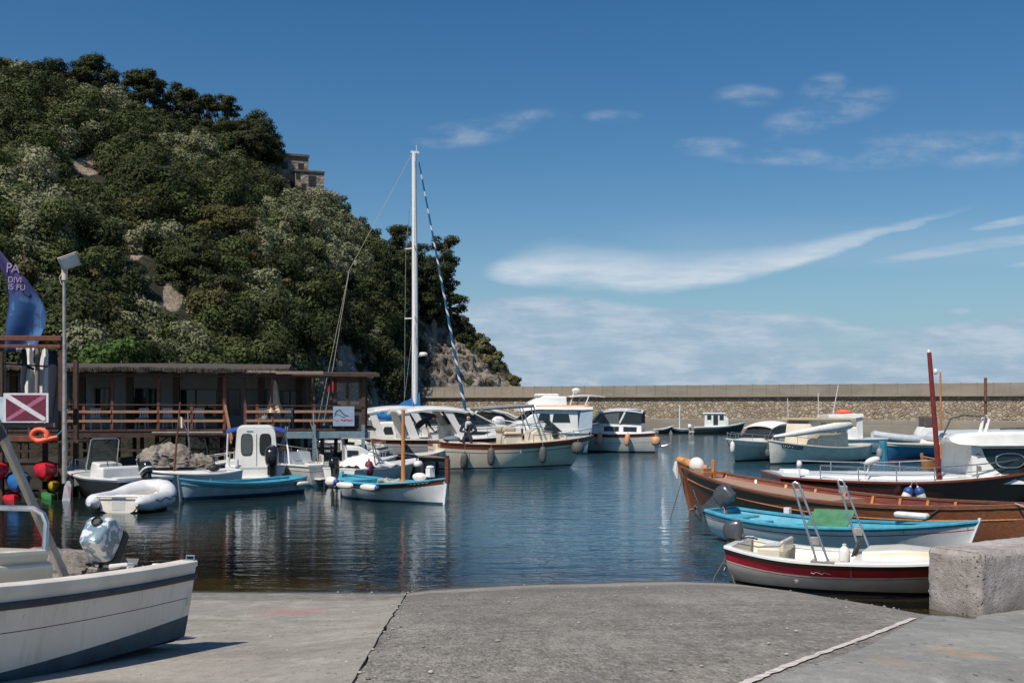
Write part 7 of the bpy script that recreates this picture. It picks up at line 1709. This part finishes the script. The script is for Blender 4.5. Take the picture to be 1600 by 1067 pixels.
B.tubes('furled_jib', [[(9.55, 0, 1.6), (9.1, 0, 3.8), (8.0, 0, 9.5), (mx_+.25, 0, MT-.5)]], m, [.07, .11, .078, .042], 10)
mb = MB(); mb.box((mx_, 0, MT+.05), (.5, .12, .14)); mb.tube([(mx_+.1, 0, MT), (mx_+.1, 0, MT+.5)], .02, 5); mb.build('masthead', M_alu, B.root, 0)
mb = MB(); mb.lathe([(0, 0), (.25, 0), (.27, .1), (.2, .2), (0, .22)], (mx_+.5, -.1, 6.2), 14); mb.tube([(mx_+.1, 0, 6.15), (mx_+.5, -.1, 6.2)], .04, 6); mb.build('radar_dome', M_plastic, B.root)
B.railing(M_chrome, .05, .95, .6, 3, .08, .016, 18)

# ================================================================== BOATS BY THE RESTAURANT
B = Boat('white_gozzo', 'white gozzo with turquoise gunwale, golden wooden mast and tall red stem post', 'boat', (-6.05, 38.9), (-2.12, 35.45), 1.95, (.76, .60, .86), keel=-.25, sf=.12, p=(.40, .85), rake=.15, kb=-.2)
B.hull([(M_antiblue, ('w', .06)), (M_white2, ('s', .185)), (M_rubgrey, ('s', .168)), (M_white2, ('s', .13)), (M_turq, None)], nt=42); B.gun(M_turq, .12, .05, .03); strake(B, 'bow_board', M_mahog, .005, .16, .56, .985); strake(B, 'bow_cap', M_mahog, -.0, .03, .5, .99, out=.035)
B.inner(M_turq, .12, .04, .95, .06); B.deck(M_white2, .58, .96, -.03, .05, inset=.06, nm='foredeck'); B.deck(M_turq, .05, .2, -.05, .03, inset=.07, nm='afterdeck')
for t_ in (.28, .45): B.thwart(M_turq, t_, .42)
B.stem(M_white2, -.1, .08, .08); B.sternpost(M_turq, .12); p = B.pt(1, 1, 0); mb = MB(); mb.box((p.x+.03, 0, p.z+.24), (.14, .12, .78)); mb.build('stem_post', M_mahog, B.root, 0, .012); B.tubes('mast', [[(3.15, 0, .2), (3.15, 0, 3.08)]], M_wood, [.075, .06], 10)
mb = MB(); mb.box((4.35, .1, 1.0), (.2, .24, .28)); mb.ell((4.35, .1, 1.18), (.14, .14, .06)); mb.build('mooring_light', M_plastic, B.root, 0, .03); mb = MB(); mb.ell((4.05, -.1, .86), (.28, .2, .14)); mb.build('white_bag', M_fendw, B.root)
mb = MB(); mb.tube([(2.0+1.0*i/10, -.1+.3*math.sin(i*1.7), .62+.06*math.sin(i*2.3)) for i in range(11)], .08, 8); mb.build('rope_heap', M_rope, B.root)
stq = [B.pt(.78+.012*i, B.zr(.8, ('s', .065+.025*(-1)**i)), -1, .03) for i in range(12)]
mb = MB(); mb.tube(stq, .006, 5); mb.build('name_script', M_signwhite, B.root)
for t, lab in [(.27, 'white sausage fender on the white gozzo, nearer its stern'), (.52, 'white sausage fender with blue end on the white gozzo, below the mast')]:
    e = B.world(B.pt(t, 1, -1, .12)); tt = thing('fender', lab, 'fender', e+Vector((0, -.03, -.12)), (0, 0, B.root.rotation_euler.z), FEND)
    mb = MB(); mb.ell((0, 0, 0), (.42, .115, .115), R=None, pw=.75); mb.build('body', M_fendw, tt); mb = MB(); mb.tube([(.3, 0, 0), (.3, .06, .14)], .012, 5); mb.tube([(-.3, 0, 0), (-.3, .06, .14)], .012, 5); mb.build('line', M_rope, tt)
    if t > .4: mb = MB(); mb.ell((.4, 0, 0), (.09, .10, .10)); mb.build('end_cap', M_fendb, tt)
e = B.world(B.pt(.02, 1, -1, .18)); tt = thing('buoy', 'white buoy with blue end at the stern of the white gozzo', 'buoy', e+Vector((-.1, -.1, -.22)), (0, 0, B.root.rotation_euler.z)); mb = MB(); mb.ell((-.1, 0, 0), (.27, .19, .19)); mb.build('float', M_fendw, tt); mb = MB(); mb.ell((.18, 0, 0), (.11, .12, .12)); mb.build('end_cap', M_fendb, tt)
e = Vector((-5.6, 42.6, 0)); fender('maroon covered fender standing on end under the jetty edge', e+Vector((0, 0, 1.25)), .75, .18, M_maroon, .12); fender('white ball fender with dark base under the jetty edge', Vector((-3.9, 45.2, 1.05)), .42, .2, M_fendw, .05)
B = Boat('pale_blue_rowboat', 'pale blue wooden rowing boat with turquoise inside in front of the cabin boat', 'boat', (-7.95, 40.7), (-11.25, 36.75), 1.75, (.58, .50, .76), keel=-.2, sf=.5, p=(.36, .85), rake=.1, kb=-.15)
B.hull([(M_antiblue, ('w', .12)), (M_paleblue, ('s', .17)), (M_turq, ('s', .09)), (M_paleblue, None)], nt=40); B.gun(M_turq, .1, .05, .03); B.rub(M_steelblue, .18, .02); B.inner(M_turq, .1, .03, .96); B.stem(M_steelblue, .12, .08, .08); B.deck(M_turq, .8, .97, -.03, .03, inset=.05, nm='foredeck')
for t_ in (.2, .42, .62): B.thwart(M_turq, t_, .36)
e = B.world(B.pt(.08, 1, 1, .1)); tt = thing('fender', 'small white fender lying along the stern of the pale blue rowing boat', 'fender', e+Vector((0, -.03, -.2)), (0, 0, B.root.rotation_euler.z), FEND); mb = MB(); mb.ell((0, 0, 0), (.3, .09, .09), pw=.75); mb.build('body', M_fendw, tt)

B = Boat('cabin_boat', 'white cabin boat with two rear windows, black outboard and blue canvas top', 'boat', (-9.95, 42.2), (-10.95, 46.9), 2.35, (.82, .85, 1.15), keel=-.3, sf=.92, p=(.28, .85), rake=.7)
B.hull([(M_anti, ('w', .05)), (M_white, None)]); B.gun(M_white, .2, .06); B.inner(M_white, .45, .03, .32, .14); B.deck(M_white, .3, .98, .02, .08, inset=.05, nm='foredeck', lip=.4)
cb = B.cabin([(1.05, .86, .74, .5, 2.36), (1.3, .88, .76, .5, 2.44), (2.6, .85, .72, .6, 2.42), (3.1, .8, .62, .7, 1.6), (4.0, .5, .3, .9, 1.25)], M_white, .28, 'cabin', n=8)
for y in (-.36, .36):
    pts = []
    for k in range(24):
        a = 2*math.pi*k/24; pts.append((1.035, y+.21*math.copysign(abs(math.cos(a))**.5, math.cos(a)), 1.66+.40*math.copysign(abs(math.sin(a))**.5, math.sin(a))))
    c_ = sum((Vector(p) for p in pts), Vector())/24; mb = MB(); mb.prism([c_+(Vector(p)-c_)*1.1 for p in pts], (.03, 0, 0)); wf = mb.build('rear_window', M_rub, B.root, 0); mb = MB(); mb.prism([Vector(p)-Vector((.012, 0, 0)) for p in pts], (.03, 0, 0)); mb.build('pane', M_cloudyglass if y > 0 else M_glass, wf, 0)
mb = MB(); mb.box((1.03, 0, 1.3), (.03, .02, 1.6)); mb.box((1.03, .25, 2.22), (.03, .25, .03)); mb.build('door_joint', M_grey, B.root, 0)
for sd in (1, -1): B.side_win(cb, [(1.5, .5), (2.5, .5), (2.6, .9), (1.5, .9)], sd, M_glass, M_rub)
curved_canopy(B.root, 'canvas_top', M_bluecanvas, 1.35, 2.9, 2.35, 2.28, .12, .05, .16); B.tubes('canvas_post', [[(2.0, -1.12, 2.2), (1.5, -1.25, 1.4), (1.2, -1.3, .85)], [(2.0, 1.12, 2.2), (2.0, 1.18, .9)]], M_plastic, .035)
mb = MB(); mb.box((-.15, -.25, .42), (.55, 1.6, .07)); mb.build('bathing_platform', M_white, B.root, 0, .02); mb = MB(); mb.cabin = None; mb.box((.45, .75, .7), (.7, .4, .45)); mb.box((.5, -.8, .68), (.8, .3, .4)); mb.build('stern_locker', M_white, B.root, 0, .06)
outboard(B.root, (-.12, -.62, .85), .06, 1.7, M_black); B.railing(M_chrome, .55, .97, .4, 4)
mb = MB(); mb.tube([(-.02, .7, .85), (-.02, .7, 1.12)], .07, 10); mb.tube([(.4, 1.05, .85), (.4, 1.05, 1.2)], .07, 10); mb.build('rod_holder', M_plastic, B.root)
B = Boat('cuddy_boat', 'small white cuddy boat showing its square transom and a slanting navy flash', 'boat', (-7.45, 43.55), (-10.7, 46.3), 1.9, (.82, .84, 1.15), keel=-.2, sf=.94, p=(.24, .8), rake=.6)
B.hull([(M_turq, ('w', .10)), (M_grey, ('s', .24)), (M_rubgrey, ('s', .215)), (M_white, None)]); B.gun(M_white, .14, .06); B.inner(M_white, .35, .05, .5, .12); B.deck(M_white, .45, .98, .02, .06, nm='foredeck', lip=.3)
B.cabin([(1.7, .68, .6, .8, 1.32), (2.8, .62, .5, .85, 1.3), (3.5, .3, .2, 1.0, 1.15)], M_white, .1, 'cuddy'); mb = MB(); mb.prism([B.pt(.05, .35, 1, .012), B.pt(.05, .25, 1, .012), B.pt(.35, .6, 1, .012), B.pt(.42, .74, 1, .012)], (0, -.02, 0)); mb.build('navy_flash', M_fendb, B.root, 0)
B.railing(M_chrome, .42, .97, .55, 4, .1, .018, 14); mb = MB(); mb.box((-.2, 0, .30), (.4, 1.2, .06)); mb.build('bathing_platform', M_white, B.root, 0, .02); B.tubes('swim_ladder', [[(-.05, .15, .95), (-.08, .15, -.2)], [(-.05, -.62, .95), (-.08, -.62, -.2)], [(-.06, .15, .9), (-.06, -.62, .9)]], M_chrome, .025); B.tubes('bow_ladder', [[(2.3, .55, .9), (1.9, .4, 2.35)], [(2.5, .5, .9), (2.1, .35, 2.35)], [(2.2, .5, 1.3), (2.42, .46, 1.3)], [(2.05, .46, 1.8), (2.27, .42, 1.8)]], M_tin, .025)
B = Boat('tarpaulin_boat', 'small boat heaped with a crumpled white cover between the cuddy boat and the jetty', 'boat', (-6.75, 42.4), (-4.1, 46.2), 1.9, (.75, .72, .95), keel=-.2, sf=.9, p=(.28, .8), rake=.5)
B.hull([(M_anti, ('w', .05)), (M_white, None)]); B.gun(M_white, .12, .06); B.inner(M_white, .3); B.deck(M_white, .6, .98, .02, .06, nm='foredeck')
mb = MB(); rows = []
for i in range(22):
    f = i/21; t = .1+.5*f; row = []
    for k in range(15):
        g = k/7-1; p = B.pt(t, 1, 1); row.append((p.x, g*(B.b(t)+.03), p.z+.03+(1-abs(g)**2.2)*(.42*math.sin(f*3.1)+.08)+.14*noise.noise(Vector((p.x*2.4, g*2.5, 3)))+.06*noise.noise(Vector((p.x*6, g*6, 1)))))
    rows.append(row)
mb.grid(rows); o = mb.build('crumpled_cover', M_canvas, B.root, 35); o.modifiers.new('t', 'SOLIDIFY').thickness = .02
outboard(B.root, (-.1, .1, .75), .1, .95, M_black); B.tubes('frame_hoop', [[(1.2, -.85, .75), (1.0, -.8, 1.9), (1.0, .8, 1.9), (1.2, .85, .75)], [(1.5, -.85, .75), (1.02, -.8, 1.9)]], M_tin, .03); mb = MB(); mb.ell((1.6, -.4, 1.25), (.28, .26, .22)); mb.build('white_buoy', M_fendw, B.root)
B = Boat('white_dinghy', 'white open boat with flat decked bow tied ahead of the pale grey boulder', 'boat', (-10.5, 41.3), (-13.1, 39.3), 1.8, (.80, .72, .86), keel=-.2, sf=.75, p=(.3, .8), rake=.3)
B.hull([(M_red, ('w', .05)), (M_white2, None)]); B.gun(M_white2, .12, .06); B.inner(M_white2, .3, .03, .6); B.deck(M_white2, .45, .98, .02, .05, nm='foredeck', lip=.3); B.thwart(M_white2, .25, .55, .3); mb = MB(); mb.ell((1.1, .62, .92), (.22, .18, .14)); mb.build('black_bag', M_rub, B.root)
t = thing('flag_staff', 'thin red brown staff with a small green white red flag on the white open boat', 'flagpole', B.world((2.3, .1, .85))); mb = MB(); mb.tube([(-.12, 0, -.2), (.12, 0, 2.5)], [.045, .03], 8); mb.build('staff', M_redwood, t)
for i, mm in enumerate((M_green, M_plastic, M_redcloth)): mb = MB(); mb.prism([(.1+.05*i, -.02, 1.55), (.15+.05*i, -.02, 1.55), (.15+.05*i-.01, -.02, 1.95-.03*i), (.1+.05*i-.01, -.02, 2.0-.03*i)], (0, .012, 0)); mb.build('flag', mm, t, 0)
# console motorboat and inflatable tender
B = Boat('console_motorboat', 'white console motorboat with tall clear screen and dark outboard beside the kayak rack', 'boat', (-12.15, 36.1), (-16.0, 39.5), 2.2, (.82, .80, 1.08), keel=-.25, sf=.92, p=(.28, .85), rake=.7)
B.hull([(M_anti, ('s', .10)), (M_white, None)]); B.gun(M_white, .2, .06); B.inner(M_white, .3, .04, .66, .14); B.deck(M_white, .62, .98, .02, .06, nm='foredeck', lip=.4)
mb = MB(); mb.box((1.7, 0, .72), (.5, 1.5, .85)); mb.build('bench_seat', M_white, B.root, 0, .06); mb = MB(); mb.box((.55, 0, .6), (.6, 1.6, .5)); mb.build('stern_seat', M_white, B.root, 0, .06)
B.cabin([(2.3, .48, .42, .3, 1.22), (2.9, .48, .4, .3, 1.28), (3.2, .4, .3, .3, .9)], M_white, .08, 'console'); panel(B.root, 'windscreen', [(2.95, -.55, 1.1), (2.95, .55, 1.1), (2.7, .5, 2.05), (2.7, -.5, 2.05)], .02, M_clear)
B.tubes('screen_frame', [[(2.95, -.56, .5), (2.95, -.56, 1.1), (2.7, -.52, 2.02), (2.7, -.44, 2.08), (2.7, .44, 2.08), (2.7, .52, 2.02), (2.95, .56, 1.1), (2.95, .56, .5)]], M_chrome, .024, 8); B.tubes('steering_wheel', [[(2.2+.07*math.sin(a), .18*math.cos(a), 1.22+.17*math.sin(a)) for a in [2*math.pi*k/18 for k in range(19)]]], M_rub, .018); B.railing(M_chrome, .86, .97, .22, 3, .08, .02, 6)
outboard(B.root, (-.12, .05, .86), .55, 1.12, M_black, band=M_grey)
B = Boat('inflatable_tender', 'small white inflatable tender with fat tubes, stern toward the slipway', 'inflatable boat', (-11.85, 32.75), (-11.6, 35.7), 1.5, (.42, .42, .62), keel=-.08, sf=.92, p=(.3, .7), rake=.35)
M_hyp = mat('white_hypalon', (.62, .63, .65), .5, .08, 3, dirt=.25); B.hull([(M_offw, None)]); B.inner(M_offw, .12, .1, .9, .05); mb = MB(); pts = []; rs = []
for i in range(25):
    f = i/24; sd = 1 if f < .5 else -1; g = f*2 if f < .5 else (1-f)*2
    tt = -.14+1.12*min(1, g*1.03); wv = B.b(max(0, min(1, tt)))+.12 if tt < .92 else (B.b(.92)+.12)*max(0, (1-(tt-.92)/.08))
    pts.append((tt*(B.L-.1), sd*wv*(1-.10*(g < .12)), .30+.28*smst(.5, 1, tt))); rs.append(.06 if i in (0, 24) else (.19 if i in (1, 23) else .255))
mb.tube(pts, rs, 14); mb.build('tube', M_hyp, B.root, 60); mb = MB(); mb.box((.05, 0, .28), (.05, 1.15, .48)); mb.build('transom', M_offw, B.root, 0, .01); mb = MB(); mb.box((.02, 0, .30), (.05, .42, .46)); mb.build('motor_pad', M_grey, B.root, 0, .01); mb = MB(); mb.tube([(-.06, -.72, .50), (-.06, .72, .50)], .025, 8); mb.build('cross_bar', M_plastic, B.root); B.thwart(M_offw, .5, .42, .22); B.tubes('grab_line', [[(x, -(B.b(frac(x/B.L))+.12+.25), .36+.05*math.sin(x*9)) for x in np.linspace(.2, 2.3, 20)]], M_rub, .014)

B = Boat('white_runabout', 'white runabout with grey cushion lying past the tarpaulin covered boat at the jetty', 'boat', (-6.9, 51.0), (-3.2, 52.6), 1.8, (.80, .78, 1.05), keel=-.2, sf=.9, rake=.5)
B.hull([(M_anti, ('w', .05)), (M_white, None)]); B.gun(M_white, .14, .06); B.inner(M_white, .3, .03, .6); B.deck(M_white, .5, .98, .02, .06, nm='foredeck', lip=.3); panel(B.root, 'windscreen', [(2.2, -.6, .95), (2.2, .6, .95), (1.9, .55, 1.35), (1.9, -.55, 1.35)], .03, M_smoke); mb = MB(); mb.box((.6, 0, .7), (.6, 1.4, .3)); mb.build('cushion', M_seatgrey, B.root, 0, .06); outboard(B.root, (-.1, 0, .85), .1, 1.1, M_greycowl)
B = Boat('moored_skiff', 'low white skiff with open bow lying in front of the restaurant stilts', 'boat', (-11.9, 43.6), (-14.6, 43.0), 1.5, (.62, .56, .80), keel=-.15, sf=.8, rake=.35)
B.hull([(M_anti, ('w', .04)), (M_white2, ('s', .1)), (M_blue, None)]); B.gun(M_white2, .1, .05); B.inner(M_white2, .2); B.thwart(M_wood, .3, .4); B.thwart(M_wood, .6, .42)

def small_boat(label, st, bw, beam, hull, cab=True, arch=True, motor=True, seat=M_seatgrey):
    B = Boat('small_motorboat', label, 'boat', st, bw, beam, (.80, .78, 1.08), keel=-.2, sf=.9, rake=.55)
    B.hull([(M_anti, ('w', .05)), (hull, ('s', .12)), (M_white, None)]); B.gun(M_white, .14, .06); B.inner(M_white, .3, .03, .55, .12); B.deck(M_white, .5, .98, .02, .07, nm='foredeck', lip=.4); L = B.L
    if cab:
        cb = B.cabin([(L*.42, .68, .58, .75, 1.55), (L*.58, .66, .52, .8, 1.5), (L*.72, .4, .25, .9, 1.2)], M_white, .1, 'cuddy')
        for sd in (1, -1): B.side_win(cb, [(L*.44, .45), (L*.56, .45), (L*.56, .85), (L*.44, .85)], sd, M_glass, M_grey)
    panel(B.root, 'windscreen', [(L*.45, -.6, 1.2), (L*.45, .6, 1.2), (L*.40, .55, 1.85), (L*.40, -.55, 1.85)], .03, M_smoke)
    if arch: B.tubes('roll_bar', [[(.5, -.75, .8), (.42, -.7, 1.9), (.42, .7, 1.9), (.5, .75, .8)], [(.42, .3, 1.9), (.40, .3, 3.0)], [(.42, -.4, 1.9), (.2, -.5, 2.6)]], M_chrome, .025)
    mb = MB(); mb.box((.9, 0, .62), (.5, 1.2, .5)); mb.build('seat', seat, B.root, 0, .06); mb = MB(); mb.box((.72, 0, .98), (.12, 1.1, .35)); mb.build('seat_back', M_cream, B.root, 0, .04)
    B.railing(M_chrome, .55, .96, .32, 3, .1, .016, 12)
    if motor: outboard(B.root, (-.1, 0, .85), .15, 1.15, M_greycowl)
    return B
small_boat('white cuddy motorboat with roll bar lying alongside the restaurant stilts beside the steel column', (-8.7, 45.5), (-4.9, 46.5), 1.9, M_white)
small_boat('small white motorboat with blue hull side half hidden behind the cabin boat', (-13.7, 44.6), (-11.2, 45.4), 1.6, M_blue, cab=False)
small_boat('white motorboat with grey screen under the stern of the hardtop cruisers', (-9.9, 56.6), (-6.4, 55.9), 1.9, M_white, arch=True)
